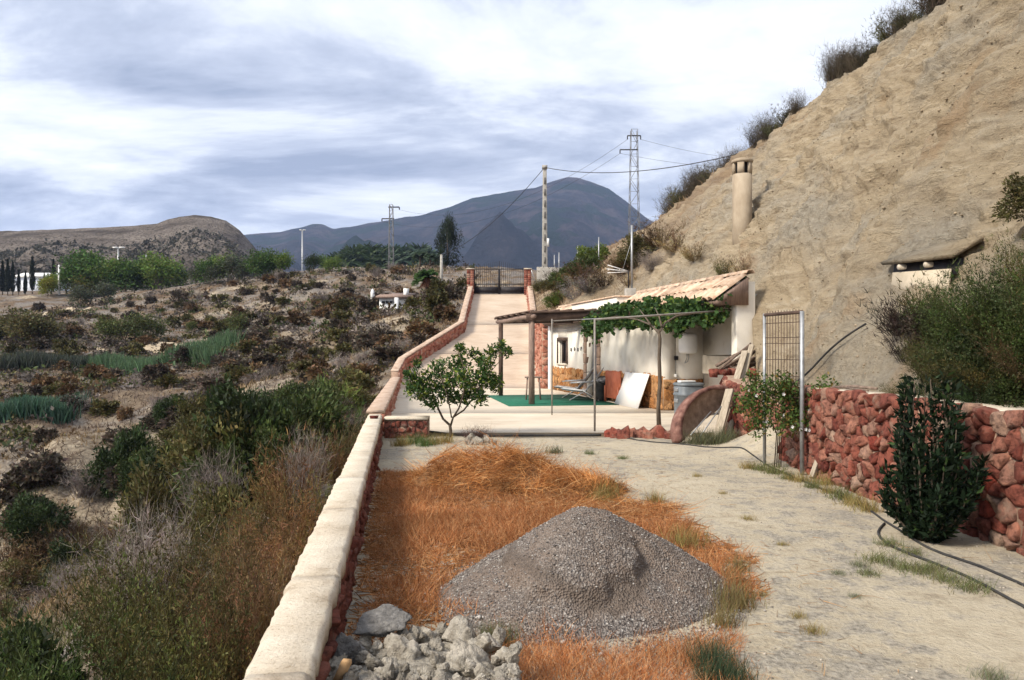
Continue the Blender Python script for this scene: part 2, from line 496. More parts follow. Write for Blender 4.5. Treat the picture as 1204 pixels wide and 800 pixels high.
def terrain_material():
    m, nt, b = material('terrain_soil')
    v = n_coord(nt)
    big = n_noise(nt, v, 0.16, 6, 0.6)
    mid = n_noise(nt, v, 0.9, 7, 0.62)
    fine = n_noise(nt, v, 7.0, 8, 0.65)
    soil = n_ramp(nt, mid, [(0.30, (0.065, 0.048, 0.037)), (0.46, (0.12, 0.09, 0.066)), (0.60, (0.20, 0.152, 0.105)), (0.75, (0.33, 0.265, 0.19))])
    dry = n_ramp(nt, fine, [(0.3, (0.06, 0.043, 0.033)), (0.5, (0.13, 0.09, 0.062)), (0.7, (0.25, 0.175, 0.10))])
    c = n_mix(nt, n_ramp(nt, big, [(0.40, (0, 0, 0)), (0.58, (1, 1, 1))]), soil, dry)
    grey = n_ramp(nt, fine, [(0.35, (0.09, 0.078, 0.072)), (0.65, (0.30, 0.275, 0.25))])
    c = n_mix(nt, n_ramp(nt, n_noise(nt, v, 0.33, 6, 0.6, 0.6), [(0.47, (0, 0, 0)), (0.58, (0.85, 0.85, 0.85))]), c, grey)
    # bare marl on the steep cut banks
    ge = nt.nodes.new('ShaderNodeNewGeometry')
    sp = nt.nodes.new('ShaderNodeSeparateXYZ'); nt.links.new(ge.outputs['True Normal'], sp.inputs[0])
    steep = n_ramp(nt, sp.outputs[2], [(0.80, (1, 1, 1)), (0.91, (0, 0, 0))])
    marl = n_ramp(nt, n_noise(nt, n_coord(nt, 'world', (1, 1, 4)), 2.2, 10, 0.72), [(0.34, (0.13, 0.10, 0.075)), (0.46, (0.28, 0.228, 0.165)), (0.58, (0.40, 0.335, 0.25)), (0.7, (0.48, 0.41, 0.315))])
    c = n_mix(nt, steep, c, marl)
    # washed-out marl gullies of the ravine bank
    vd = nt.nodes.new('ShaderNodeVectorMath'); vd.operation = 'DISTANCE'
    fl = nt.nodes.new('ShaderNodeMapping'); fl.inputs['Scale'].default_value = (1, 0.8, 0); nt.links.new(v, fl.inputs[0])
    nt.links.new(fl.outputs[0], vd.inputs[0]); vd.inputs[1].default_value = (-13.0, 22.8, 0)
    mg = nt.nodes.new('ShaderNodeMapRange'); mg.inputs['From Min'].default_value = 4.5; mg.inputs['From Max'].default_value = 11.0; mg.inputs['To Min'].default_value = 1.0; mg.inputs['To Max'].default_value = 0.0
    nt.links.new(vd.outputs['Value'], mg.inputs['Value'])
    mm = nt.nodes.new('ShaderNodeMath'); mm.operation = 'MULTIPLY'; nt.links.new(mg.outputs[0], mm.inputs[0])
    nt.links.new(n_ramp(nt, mid, [(0.44, (0, 0, 0)), (0.54, (0.9, 0.9, 0.9))]), mm.inputs[1])
    c = n_mix(nt, mm.outputs[0], c, marl)
    nt.links.new(c, b.inputs['Base Color'])
    b.inputs['Roughness'].default_value = 0.95
    b.inputs['Specular IOR Level'].default_value = 0.1
    n_bump(nt, b, n_mix(nt, 0.5, fine, mid), 1.0, 0.35)
    return m
M['terrain'] = terrain_material()
tag(obj('terrain', V, grid_faces(len(gx), len(gy)), M['terrain'], smooth=True), 'dry scrubby ravine and rolling ground beyond the low walls', None, None, 'structure')

# ---- distant mountain and brown hill
def far_ridge(name, prof, Yr, Yf, zf, amp, mat, scl, nu=420, nv=70, label='', o=0, back=0.5):
    px = np.linspace(prof[0][0], prof[-1][0], nu)
    py = np.interp(px, [p[0] for p in prof], [p[1] for p in prof])
    v = np.concatenate([np.linspace(0, 1, nv), 1 + np.linspace(0.05, 1, 14)])
    PX, Vv = np.meshgrid(px, v, indexing='ij')
    PY = np.repeat(py[:, None], len(v), 1)
    Y = np.where(Vv <= 1, Yf + (Yr - Yf) * Vv, Yr + (Vv - 1) * (Yr - Yf) * back)
    X = (PX - 602) / FPX * Yr * (0.55 + 0.45 * np.minimum(Vv, 1.0)) / 1.0
    zr = EYE + (410 - PY) / FPX * Yr
    s = np.where(Vv <= 1, Vv ** 1.25, 1 - (Vv - 1))
    Z = zf + (zr - zf) * s
    env = np.where(Vv <= 1, np.clip(1.5 * (1 - Vv), 0, 1) * np.clip(4 * Vv, 0, 1), 0.3 * (Vv - 1))
    rel_ = np.clip((zr - zf) / (zr - zf).max(), 0.1, 1)
    Z = Z + env * amp * rel_ * ((ridged(X, Y, scl, 5, o) - 0.62) + 0.5 * fbm(X, Y, scl * 4, 4, o + 3)) + 0.02 * amp * fbm(X, Y, scl * 9, 4, o + 7)
    Vt = np.stack([X, Y, Z], -1).reshape(-1, 3)
    far_ridge.last = Vt.reshape(nu, len(v), 3)
    return tag(obj(name, Vt, grid_faces(nu, len(v)), mat, smooth=True), label, None, None, 'structure')
def far_mat(name, stops, scale, bump, bd, spots=None, cs=(1, 1, 1), stripe=None):
    m, nt, b = material(name)
    v = n_coord(nt, 'world', cs)
    c = n_ramp(nt, n_noise(nt, v, scale, 8, 0.6), stops)
    if stripe:
        st = n_noise(nt, n_coord(nt, 'world', stripe[0]), stripe[1], 6, 0.6, 0.4)
        c = n_mix(nt, n_ramp(nt, st, [(0.48, (0, 0, 0)), (0.60, (0.75, 0.75, 0.75))]), c, stripe[2])
    if spots:
        sp = n_noise(nt, v, spots[0], 3, 0.5)
        c = n_mix(nt, n_ramp(nt, sp, [(0.53, (0, 0, 0)), (0.60, (1, 1, 1))]), c, spots[1])
    nt.links.new(c, b.inputs['Base Color'])
    b.inputs['Roughness'].default_value = 1.0
    b.inputs['Specular IOR Level'].default_value = 0.0
    n_bump(nt, b, n_noise(nt, v, scale * 3, 9, 0.7), bump, bd)
    return m
M['mountain'] = far_mat('mountain_rock', [(0.36, (0.016, 0.020, 0.026)), (0.5, (0.040, 0.038, 0.046)), (0.62, (0.10, 0.078, 0.08))], 0.011, 1.0, 90, (0.007, (0.016, 0.032, 0.017)))
M['hill'] = far_mat('hill_rock', [(0.32, (0.075, 0.063, 0.055)), (0.5, (0.145, 0.122, 0.105)), (0.68, (0.25, 0.215, 0.185))], 0.06, 1.0, 6, (0.9, (0.07, 0.056, 0.042)), stripe=((1, 1, 9), 0.012, (0.29, 0.25, 0.215)))
far_ridge('mountain', [(-500, 300), (-200, 285), (100, 290), (240, 284), (292, 276), (330, 273), (352, 268), (366, 264), (380, 264), (392, 269), (410, 267), (450, 260), (500, 252), (530, 243), (555, 233), (600, 225), (630, 221), (650, 213), (668, 208), (680, 209), (700, 216), (716, 222), (735, 236), (760, 256), (790, 275), (830, 292), (900, 300), (1100, 290), (1500, 300)],
          2600, 1000, 10, 300, M['mountain'], 1 / 380., nu=700, nv=150, label='dark blue-purple mountain rising behind the valley', o=31)
far_ridge('hill', [(-700, 300), (-400, 290), (-150, 282), (0, 272), (40, 271), (110, 268), (150, 266), (185, 263), (198, 258), (212, 255), (228, 253), (248, 255), (266, 260), (282, 271), (296, 287), (312, 306), (335, 330), (370, 350)],
          430, 205, 14, 26, M['hill'], 1 / 55., nu=700, nv=150, label='bare brown rounded hill spotted with scrub', o=11)
HILL_V = far_ridge.last

# ---- right-hand marl hillside behind the house
_by = [-6, 0, 3, 6.5, 10, 11.5, 12.6, 13.4, 15, 16.2, 16.8, 18.6, 20, 25, 30, 30.8, 31.4, 37, 43, 53, 60, 75, 90, 110]
_bx = [6.5, 5.9, 5.3, 4.55, 4.15, 4.0, 4.35, 4.7, 4.75, 5.0, 5.12, 5.35, 5.0, 3.9, 2.9, 2.4, 1.75, 1.45, 1.4, 1.35, 1.6, 3.0, 4.5, 9]
_bz = [0.8, 0.9, 1.0, 1.02, 1.1, 1.02, 0.95, 0.9, 1.1, 1.9, 2.65, 2.8, 2.9, 2.9, 2.75, 2.75, 2.75, 2.95, 3.55, 5.75, 6.1, 6.6, 6, 5]
_cy = [-6, 49, 60, 70, 78, 90, 110]
_cx = [10, 10, 9.0, 7.4, 5.6, 6.0, 12]
_cz = [9.65, 9.65, 9.75, 9.3, 8.5, 6.6, 5.5]
def hill_surface(Y, t, disp=True):
    """t 0 at the foot, 1 at the crest, above 1 on the plateau behind it"""
    Y = np.asarray(Y, float); t = np.asarray(t, float)
    bx = np.interp(Y, _by, _bx); bz = np.interp(Y, _by, _bz)
    wob = 0.5 * fbm(Y, Y * 0, 0.12, 3, 4)
    cx = np.interp(Y, _cy, _cx) + wob; cz = np.interp(Y, _cy, _cz) + wob * 0.8
    tt = np.minimum(t, 1.0)
    X = bx + (cx - bx) * tt; Z = bz + (cz - bz) * (tt + 0.05 * np.sin(tt * math.pi))
    ov = np.maximum(t - 1.0, 0)
    X = X + ov * 40; Z = Z + ov * 5 + np.where(ov > 0, 0.1, 0)
    if disp:
        n = np.stack([-(cz - bz), np.zeros_like(cz), cx - bx], -1)
        n = n / np.linalg.norm(n, axis=-1)[..., None]
        e = np.clip(t * 6, 0, 1) * np.clip((Y - 0) / 3, 0, 1)
        L = t * 9.0
        rough = 0.75 * fbm(Y, L, 0.30, 4, 1) + 0.50 * (ridged(Y + 0.65 * L, L * 0.55 - 0.3 * Y, 0.42, 4, 8) - 0.6) + 0.30 * (ridged(Y * 0.7 + 0.5 * L, L * 1.6 - Y * 0.5, 1.3, 4, 6) - 0.6) + 0.20 * fbm(Y + L * 0.4, L * 1.8, 3.4, 4, 12) + 0.13 * (ridged(Y * 0.8 + L * 0.3, L * 1.3 - 0.4 * Y, 3.1, 3, 19) - 0.6)
        # strata: harder bands stand out, softer ones are washed back
        rough = rough + 0.09 * (vnoise(L * 1.0 + 0.16 * Y + 0.5 * fbm(Y, L, 0.5, 2, 3), Y * 0.05, 3.2, 2) - 0.5) + 0.05 * (vnoise(L + 0.16 * Y, Y * 0.2, 9.0, 5) - 0.5)
        cn = fbm(Y * 0.9 + L * 0.55, L * 1.1 - Y * 0.45, 0.75, 4, 51); cn2 = fbm(Y * 0.7 - L * 0.3, L * 1.5 + Y * 0.2, 1.6, 3, 57)
        rough = rough - 0.13 * np.exp(-(cn / 0.012) ** 2) * np.clip(fbm(Y, L, 0.5, 2, 61) * 6 + 0.4, 0, 1) - 0.07 * np.exp(-(cn2 / 0.014) ** 2) * np.clip(fbm(Y, L, 0.6, 2, 63) * 6 + 0.3, 0, 1)
        d = e * rough
        X = X + n[..., 0] * d; Z = Z + n[..., 2] * d
    return np.stack([X, Y + 0 * X, Z], -1)
hy = spaced([(-6, 3, 0.5), (3, 30, 0.075), (30, 60, 0.25), (60, 111, 1.0)])
ht = np.concatenate([np.linspace(0, 1, 190), [1.01, 1.03, 1.07, 1.15, 1.3, 1.6, 2.2, 3.2]])
HY, HT = np.meshgrid(hy, ht, indexing='ij')
V = hill_surface(HY, HT)
foot = V[:, :1].copy(); foot[..., 2] -= 2.9; foot[..., 0] += 0.12        # buried foot of the slope
V = np.concatenate([foot, V], 1).reshape(-1, 3)
def marl_material():
    m, nt, b = material('marl')
    v = n_coord(nt)
    big = n_noise(nt, v, 0.35, 6, 0.6)
    st = n_noise(nt, n_coord(nt, 'world', (0.9, 0.5, 2.6)), 1.7, 9, 0.68, 0.8)
    fine = n_noise(nt, v, 11, 9, 0.68)
    c = n_ramp(nt, st, [(0.30, (0.24, 0.182, 0.118)), (0.42, (0.41, 0.325, 0.22)), (0.56, (0.50, 0.405, 0.28)), (0.70, (0.57, 0.485, 0.36))])
    c = n_mix(nt, n_ramp(nt, big, [(0.46, (0, 0, 0)), (0.62, (0.7, 0.7, 0.7))]), c, n_ramp(nt, fine, [(0.3, (0.22, 0.20, 0.165)), (0.65, (0.45, 0.415, 0.35))]))
    g = n_noise(nt, v, 0.55, 5, 0.6)
    c = n_mix(nt, n_ramp(nt, g, [(0.58, (0, 0, 0)), (0.66, (0.6, 0.6, 0.6))]), c, (0.40, 0.275, 0.165))
    # far end of the slope carries a thin dry turf
    sx = nt.nodes.new('ShaderNodeSeparateXYZ'); nt.links.new(v, sx.inputs[0])
    mr = nt.nodes.new('ShaderNodeMapRange'); mr.inputs['From Min'].default_value = 24; mr.inputs['From Max'].default_value = 34
    nt.links.new(sx.outputs[1], mr.inputs['Value'])
    turf = n_ramp(nt, n_noise(nt, v, 1.3, 8, 0.7), [(0.32, (0.12, 0.085, 0.065)), (0.5, (0.25, 0.175, 0.115)), (0.68, (0.38, 0.29, 0.185))])
    k = nt.nodes.new('ShaderNodeMath'); k.operation = 'MULTIPLY'
    nt.links.new(mr.outputs[0], k.inputs[0])
    nt.links.new(n_ramp(nt, n_noise(nt, v, 0.6, 6, 0.6), [(0.36, (0.35, 0.35, 0.35)), (0.56, (1, 1, 1))]), k.inputs[1])
    c = n_mix(nt, k.outputs[0], c, turf)
    nt.links.new(c, b.inputs['Base Color'])
    b.inputs['Roughness'].default_value = 0.95
    b.inputs['Specular IOR Level'].default_value = 0.1
    cr = n_noise(nt, n_coord(nt, 'world', (1, 1, 2.2)), 5.0, 10, 0.75, 0.5)
    hsum = n_mix(nt, 0.5, cr, fine)
    n_bump(nt, b, n_mix(nt, 0.35, hsum, st), 1.0, 0.42)
    return m
def n_noise_color(nt, vec, scale):
    n = nt.nodes.new('ShaderNodeTexNoise'); n.inputs['Scale'].default_value = scale
    nt.links.new(vec, n.inputs['Vector'])
    return n.outputs['Color']
M['marl'] = marl_material()
hill_o = tag(obj('hillside', V, grid_faces(len(hy), len(ht) + 1), M['marl'], smooth=True), 'steep bare tan marl hillside behind the cave house', None, None, 'structure')
def hill_at(px, py):
    """where the ray through a pixel meets the hillside"""
    Y = np.linspace(4, 95, 1400)
    t = np.linspace(0, 1, 120)
    YY, TT = np.meshgrid(Y, t, indexing='ij')
    S = hill_surface(YY, TT)
    ax = (px - 602) / FPX * YY; az = EYE - (py - 410) / FPX * YY
    dd = (S[..., 0] - ax) ** 2 + (S[..., 2] - az) ** 2
    near = dd < (0.06 + 0.0018 * YY) ** 2 * 4
    if near.any():
        i = np.argmax(near.any(1)); j = np.argmin(dd[i])
    else:
        i, j = np.unravel_index(np.argmin(dd), dd.shape)
    return S[i, j]

# ---- yard floor
def yard_z(x, y):
    z = 0.05 * fbm(x, y, 0.5, 4, 3) + 0.018 * fbm(x, y, 3.0, 3, 6)
    m = np.exp(-(((x - 4.25) / 0.55) ** 2 + ((y - 12.6) / 1.0) ** 2))
    m2 = np.exp(-(((x + 1.2) / 1.2) ** 2 + ((y - 14.3) / 0.5) ** 2))
    return z + 0.42 * m + 0.03 * m2
yy = spaced([(-7, 1, 0.4), (1, 14.72, 0.09)])
uu = np.linspace(0, 1, 120)
YY, UU = np.meshgrid(yy, uu, indexing='ij')
XL = wall_x(YY) - 0.02; XR = np.interp(YY, [-7, 3, 6.5, 14], [6.8, 5.6, 4.9, 4.95])
XX = XL + (XR - XL) * UU
V = np.stack([XX, YY, yard_z(XX, YY)], -1).reshape(-1, 3)
def yard_material():
    m, nt, b = material('yard_dirt')
    v = n_coord(nt)
    f1 = n_noise(nt, v, 0.8, 7, 0.62, 0.3)
    f2 = n_noise(nt, v, 4.5, 8, 0.68)
    f3 = n_noise(nt, v, 26, 6, 0.65)
    pale = n_ramp(nt, f2, [(0.28, (0.27, 0.225, 0.165)), (0.45, (0.41, 0.355, 0.265)), (0.7, (0.50, 0.44, 0.34))])
    grey = n_ramp(nt, f3, [(0.32, (0.13, 0.117, 0.098)), (0.5, (0.27, 0.245, 0.205)), (0.7, (0.42, 0.38, 0.32))])
    k = n_mix(nt, 0.55, f1, f2)
    c = n_mix(nt, n_ramp(nt, k, [(0.485, (0, 0, 0)), (0.56, (0.9, 0.9, 0.9))]), pale, grey)
    c = n_mix(nt, n_ramp(nt, n_noise(nt, v, 1.7, 7, 0.7), [(0.60, (0, 0, 0)), (0.70, (0.6, 0.6, 0.6))]), c, (0.33, 0.24, 0.15))
    nt.links.new(c, b.inputs['Base Color'])
    b.inputs['Roughness'].default_value = 0.95
    b.inputs['Specular IOR Level'].default_value = 0.1
    n_bump(nt, b, n_mix(nt, 0.5, f2, f3), 1.0, 0.06)
    return m
M['yard'] = yard_material()
tag(obj('ground', V, grid_faces(len(yy), len(uu)), M['yard'], smooth=True), 'pale trodden dirt yard in front of the terrace', None, None, 'structure')

# ---- terrace and ramp in cream concrete
def slab_material(name, a, b_, c_):
    m, nt, b = material(name)
    v = n_coord(nt)
    f1 = n_noise(nt, v, 0.5, 6, 0.6, 0.4); f2 = n_noise(nt, n_coord(nt, 'world', (0.5, 2.2, 1)), 2.4, 7, 0.62)
    c = n_ramp(nt, n_mix(nt, 0.5, f1, f2), [(0.34, a), (0.48, b_), (0.62, c_)])
    c = n_mix(nt, n_ramp(nt, n_noise(nt, v, 1.3, 5, 0.6), [(0.58, (0, 0, 0)), (0.7, (0.45, 0.45, 0.45))]), c, (0.40, 0.30, 0.22))
    nt.links.new(c, b.inputs['Base Color'])
    b.inputs['Roughness'].default_value = 0.85
    n_bump(nt, b, n_noise(nt, v, 30, 6, 0.6), 0.3, 0.01)
    return m
M['terrace'] = slab_material('terrace_concrete', (0.41, 0.335, 0.25), (0.53, 0.455, 0.355), (0.59, 0.52, 0.42))
M['ramp'] = slab_material('ramp_concrete', (0.34, 0.25, 0.18), (0.45, 0.35, 0.26), (0.52, 0.42, 0.325))
def sheet(name, y0, y1, ny, nx, zf, mat, xl=None, xr=None, thick=0.12, parent=None, label=None):
    ys = np.linspace(y0, y1, ny)
    top = []
    for y in ys:
        a = wall_x(y) if xl is None else xl(y); b = xr(y)
        xs = np.linspace(a, b, nx)
        top.append(np.stack([xs, np.full(nx, y), np.full(nx, zf(y))], -1))
    top = np.concatenate(top)
    bot = top - [0, 0, thick]
    n = len(top)
    F = [tuple(f) for f in grid_faces(ny, nx)[:, ::-1]]
    F += [tuple(x + n for x in f[::-1]) for f in F]
    for i in range(nx - 1):
        F.append((i, i + 1, n + i + 1, n + i)); k = (ny - 1) * nx
        F.append((k + i + 1, k + i, n + k + i, n + k + i + 1))
    for j in range(ny - 1):
        a = j * nx; c = (j + 1) * nx
        F.append((c, a, n + a, n + c)); F.append((a + nx - 1, c + nx - 1, n + c + nx - 1, n + a + nx - 1))
    o = obj(name, np.concatenate([top, bot]), F, mat, parent)
    if label: tag(o, label, None, None, 'structure')
    return o
TZ = 0.08
terr_xr = lambda y: np.interp(y, [14.0, 15.0, 17.0, 31], [3.4, 4.0, 5.4, 4.2])
terrace = sheet('terrace', 14.6, 18.98, 6, 8, lambda y: TZ, M['terrace'], xr=terr_xr, thick=0.4, label='cream concrete terrace in front of the house')
for a, b in ((19.0, 24.98), (25.0, 30.97)):
    sheet('slab', a, b, 4, 6, lambda y: TZ, M['terrace'], xr=terr_xr, thick=0.3, parent=terrace)
ramp = sheet('ramp', 31.0, 36.5, 8, 6, ramp_z, M['ramp'], xr=lambda y: 1.25, thick=0.3, label='steep cream concrete ramp climbing to the iron gate')
for a, b in ((36.53, 43.0), (43.04, 52.8)):
    sheet('slab', a, b, 8, 6, ramp_z, M['ramp'], xr=lambda y: 1.2, thick=0.3, parent=ramp)
tag(sheet('road', 52.82, 66, 6, 6, lambda y: 5.29 + (y - 52.8) * 0.035, M['ramp'], xl=lambda y: -2.9, xr=lambda y: 1.5, thick=0.4), 'short stretch of pale track beyond the iron gate', None, None, 'structure')
# ---- pale earth tracks across the valley
M['track'] = simple('track_earth', [(0.3, (0.30, 0.24, 0.165)), (0.7, (0.48, 0.40, 0.295))], 1.5, detail=8, bump=0.5, bdist=0.05)
def track(pxs, w, label):
    pts = np.array([on_terrain(*p) for p in pxs])
    d = np.r_[0, np.cumsum(np.linalg.norm(np.diff(pts[:, :2], axis=0), axis=1))]
    s = np.arange(0, d[-1], 0.35)
    x = np.interp(s, d, pts[:, 0]); y = np.interp(s, d, pts[:, 1])
    x = x + 0.5 * fbm(s, s * 0, 0.2, 3, 2); y = y + 0.5 * fbm(s, s * 0, 0.2, 3, 4)
    tx, ty = np.gradient(x), np.gradient(y); ln = np.hypot(tx, ty) + 1e-9
    rows = []
    for o in np.linspace(-1, 1, 7):
        k = o * w / 2 * (1 + 0.35 * fbm(s, s * 0 + o, 0.7, 3, 6))
        xx = x - ty / ln * k; yv = y + tx / ln * k
        rows.append(np.stack([xx, yv, terrain_z(xx, yv) + 0.10 - 0.09 * o * o], -1))
    V_ = np.stack(rows, 1).reshape(-1, 3)
    return tag(obj('path', V_, grid_faces(len(s), 7), M['track'], smooth=True), label, None, None, 'structure')
track([(95, 412), (140, 411), (190, 410), (235, 408), (268, 404)], 3.0, 'pale earth track behind the reed strip')
track([(55, 368), (72, 367), (98, 366)], 3.5, 'short pale earth track below the cypresses')
# ================================================================== STONE WALLS
def voronoi_cells(L, H, size, r, aspect=1.0):
    """rubble-masonry cells on a strip L x H: list of outlines (k,2)"""
    nx = max(1, int(round(L / (size * aspect)))); ny = max(1, int(round(H / size)))
    pts = []
    for j in range(ny):
        for i in range(nx):
            pts.append([(i + 0.5 + (0.5 if j % 2 else 0.0) * 0.6 + r.uniform(-0.46, 0.46)) * L / nx, (j + 0.5 + r.uniform(-0.46, 0.46)) * H / ny])
    pts = np.array(pts)
    cells = []
    for k, p in enumerate(pts):
        poly = np.array([[0, 0], [L, 0], [L, H], [0, H]], float)
        d = np.linalg.norm(pts - p, axis=1)
        for q in np.argsort(d)[1:22]:
            if d[q] > 3.2 * size * max(1, aspect): break
            n = pts[q] - p; c = (pts[q] + p) / 2
            s = (poly - c) @ n
            new = []
            for a in range(len(poly)):
                b = (a + 1) % len(poly)
                if s[a] <= 0: new.append(poly[a])
                if s[a] * s[b] < 0:
                    new.append(poly[a] + (poly[b] - poly[a]) * s[a] / (s[a] - s[b]))
            poly = np.array(new)
            if len(poly) < 3: break
        if len(poly) >= 3: cells.append(poly)
    return cells
def stone_shape(poly, gap, depth, r):
    c = poly.mean(0)
    size = np.sqrt(((poly - c) ** 2).sum(1).mean())
    # round the corners once
    q = []
    n = len(poly)
    for i in range(n):
        a, b = poly[i], poly[(i + 1) % n]
        k = r.uniform(0.08, 0.2)
        q += [a * (1 - k) + b * k, a * k + b * (1 - k)]
    q = np.array(q)
    q = c + (q - c) * max(0.55, 1 - gap / size)
    q = q + r.normal(0, 0.035 * size, q.shape)
    m = len(q)
    tilt = r.normal(0, 0.30, 2)
    dz = lambda pts, f: depth * f * r.uniform(0.7, 1.3, len(pts)) + (pts - c) @ tilt * f
    q2 = c + (q - c) * 0.95; q3 = c + (q - c) * 0.74 + r.normal(0, 0.05 * size, q.shape)
    rings = [np.c_[q, np.full(m, -0.06)], np.c_[q, dz(q, 0.35)], np.c_[q2, dz(q2, 0.75)], np.c_[q3, dz(q3, 1.0)]]
    Vv = np.concatenate(rings + [np.array([[*c, depth * r.uniform(0.9, 1.15)]])])
    F = []
    for k in range(3):
        for i in range(m):
            j = (i + 1) % m
            F.append((k * m + i, k * m + j, (k + 1) * m + j, (k + 1) * m + i))
    for i in range(m): F.append((3 * m + i, 3 * m + (i + 1) % m, 4 * m))
    return Vv, F
def poly_path(pts):
    pts = np.array(pts, float)
    d = np.r_[0, np.cumsum(np.linalg.norm(np.diff(pts[:, :2], axis=0), axis=1))]
    return pts, d
def stones_on(path, h0, h1, size, parent, mat, side, depth=0.05, gap=0.012, seed=1, joined=False, aspect=1.0, name='stone', off=0.0):
    """stones laid on one face of a wall. path: xy polyline; h0/h1 functions of arc length; side +1: face to the left of travel"""
    r = np.random.default_rng(seed)
    pts, d = poly_path(path)
    L = d[-1]
    Hm = max(h1(s) - h0(s) for s in np.linspace(0, L, 20))
    cells = voronoi_cells(L, Hm, size, r, aspect)
    mb = MB()
    n = 0
    for poly in cells:
        Vv, F = stone_shape(poly, gap, depth * r.uniform(0.7, 1.3), r)
        s = np.clip(Vv[:, 0], 0, L)
        lo = np.array([h0(x) for x in s]); hi = np.array([h1(x) for x in s])
        z = lo + Vv[:, 1] / Hm * (hi - lo)
        x = np.interp(s, d, pts[:, 0]); y = np.interp(s, d, pts[:, 1])
        k = np.clip(np.searchsorted(d, poly[:, 0].mean(), side='right') - 1, 0, len(pts) - 2)
        t = pts[k + 1, :2] - pts[k, :2]; t /= np.linalg.norm(t)
        nrm = np.array([-t[1], t[0]]) * side
        W = np.stack([x + nrm[0] * (Vv[:, 2] + off), y + nrm[1] * (Vv[:, 2] + off), z], -1)
        if side < 0: F = [f[::-1] for f in F]
        F = [f[::-1] for f in F]
        if joined: mb.add(W, F)
        else:
            c = W.mean(0)
            obj(name, W - c, F, mat, parent, loc=tuple(c)); n += 1
    if joined:
        tag(mb.build(name, mat, parent), kind='stuff')
    return n
def wall_body(path, thick, h0, h1, mat, parent, name='core', cap=None, cap_over=0.02, cap_h=0.06, capname='coping', step=0.25, rough=0.0):
    pts, d = poly_path(path)
    L = d[-1]
    n = max(2, int(L / step) + 1)
    ss = np.unique(np.round(np.r_[np.linspace(0, L, n), d], 5))
    ss = ss[np.r_[True, np.diff(ss) > 0.004]]
    x = np.interp(ss, d, pts[:, 0]); y = np.interp(ss, d, pts[:, 1])
    tx = np.gradient(x, ss); ty = np.gradient(y, ss)
    ln = np.hypot(tx, ty); nx, ny = -ty / ln, tx / ln
    def strip(half_l, half_r, lo, hi, nm, mt, jit):
        ring = []
        j = lambda: rng.normal(0, jit, len(ss)) if jit else 0
        a = half_l + j() ; b = half_r + j()
        hi2 = hi + (rng.normal(0, jit * 0.5, len(ss)) if jit else 0)
        for (o_, zz) in ((a, lo), (a, hi - (0.02 if jit else 0)), (a - (0.025 if jit else 0), hi2), (-b + (0.025 if jit else 0), hi2), (-b, hi - (0.02 if jit else 0)), (-b, lo)):
            ring.append(np.stack([x + nx * o_, y + ny * o_, zz + 0 * x], -1))
        m = len(ss)
        Vv = np.concatenate(ring)
        F = []
        for k in range(6):
            k2 = (k + 1) % 6
            for i in range(m - 1):
                F.append((k * m + i, k2 * m + i, k2 * m + i + 1, k * m + i + 1))
        F.append(tuple(k * m for k in range(5, -1, -1))); F.append(tuple(k * m + m - 1 for k in range(6)))
        return obj(nm, Vv, F, mt, parent)
    lo = np.array([h0(s) for s in ss]); hi = np.array([h1(s) for s in ss])
    strip(thick / 2 - 0.02, thick / 2 - 0.02, lo, hi - cap_h + 0.01 if cap else hi, name, mat, rough)
    if cap: strip(thick / 2 + cap_over, thick / 2 + cap_over, hi - cap_h, hi, capname, cap, 0.005)
M['red_mix'] = simple('red_mix', [(0.3, (0.17, 0.055, 0.04)), (0.45, (0.32, 0.12, 0.08)), (0.55, (0.42, 0.20, 0.14)), (0.68, (0.45, 0.31, 0.24))], 3.2, detail=6, bump=0.8, bdist=0.03)
def C(v): return lambda s: v

# low wall along the yard
wp = [(wall_x(y), y) for y in np.linspace(-4.0, 14.3, 20)]
w1 = tag(empty('low_wall', (wp[0][0], wp[0][1], 0)), 'long low whitewashed stone wall running beside the orange dry grass', 'wall')
def rel(path, o): return [(p[0] - o.location.x, p[1] - o.location.y) for p in path]
wall_body(rel(wp, w1), WALL_T, C(-0.7), C(0.36), M['mortar'], w1)
_yb = [-4.0, 0.4, 2.9, 4.15, 5.9, 7.3, 9.2, 10.6, 12.6, 14.3]
for _a, _b in zip(_yb[:-1], _yb[1:]):
    _p = [(wall_x(y), y) for y in np.linspace(_a + 0.004, _b - 0.004, 8)]
    _o = float(rng.normal(0, 0.004))
    wall_body(rel(_p, w1), WALL_T + 0.075 + _o, C(0.345), C(0.45 + _o), M['whitewash'], w1, name='coping', step=0.09, rough=0.0045)
vis = [(wall_x(y), y) for y in np.linspace(2.2, 14.2, 12)]
stones_on(rel([(p[0] + WALL_T / 2 - 0.02, p[1]) for p in vis], w1), C(-0.03), C(0.355), 0.135, w1, M['red_stone_old'], -1, 0.022, 0.008, 5, aspect=1.0, off=0.008)
# the next stretch, beside the terrace
wp = [(wall_x(y), y) for y in np.linspace(14.45, 31.2, 12)]
w2 = tag(empty('low_wall', (wp[0][0], wp[0][1], 0)), 'low red stone wall edging the cream terrace, ending at the ramp foot', 'wall')
wall_body(rel(wp, w2), 0.28, C(-0.7), C(0.52), M['mortar'], w2, cap=M['cap_pink'], cap_over=0.03, cap_h=0.07)
stones_on(rel([(p[0] + 0.12, p[1]) for p in wp], w2), C(0.06), C(0.45), 0.17, w2, M['red_mix'], -1, 0.03, 0.012, 6, joined=True)
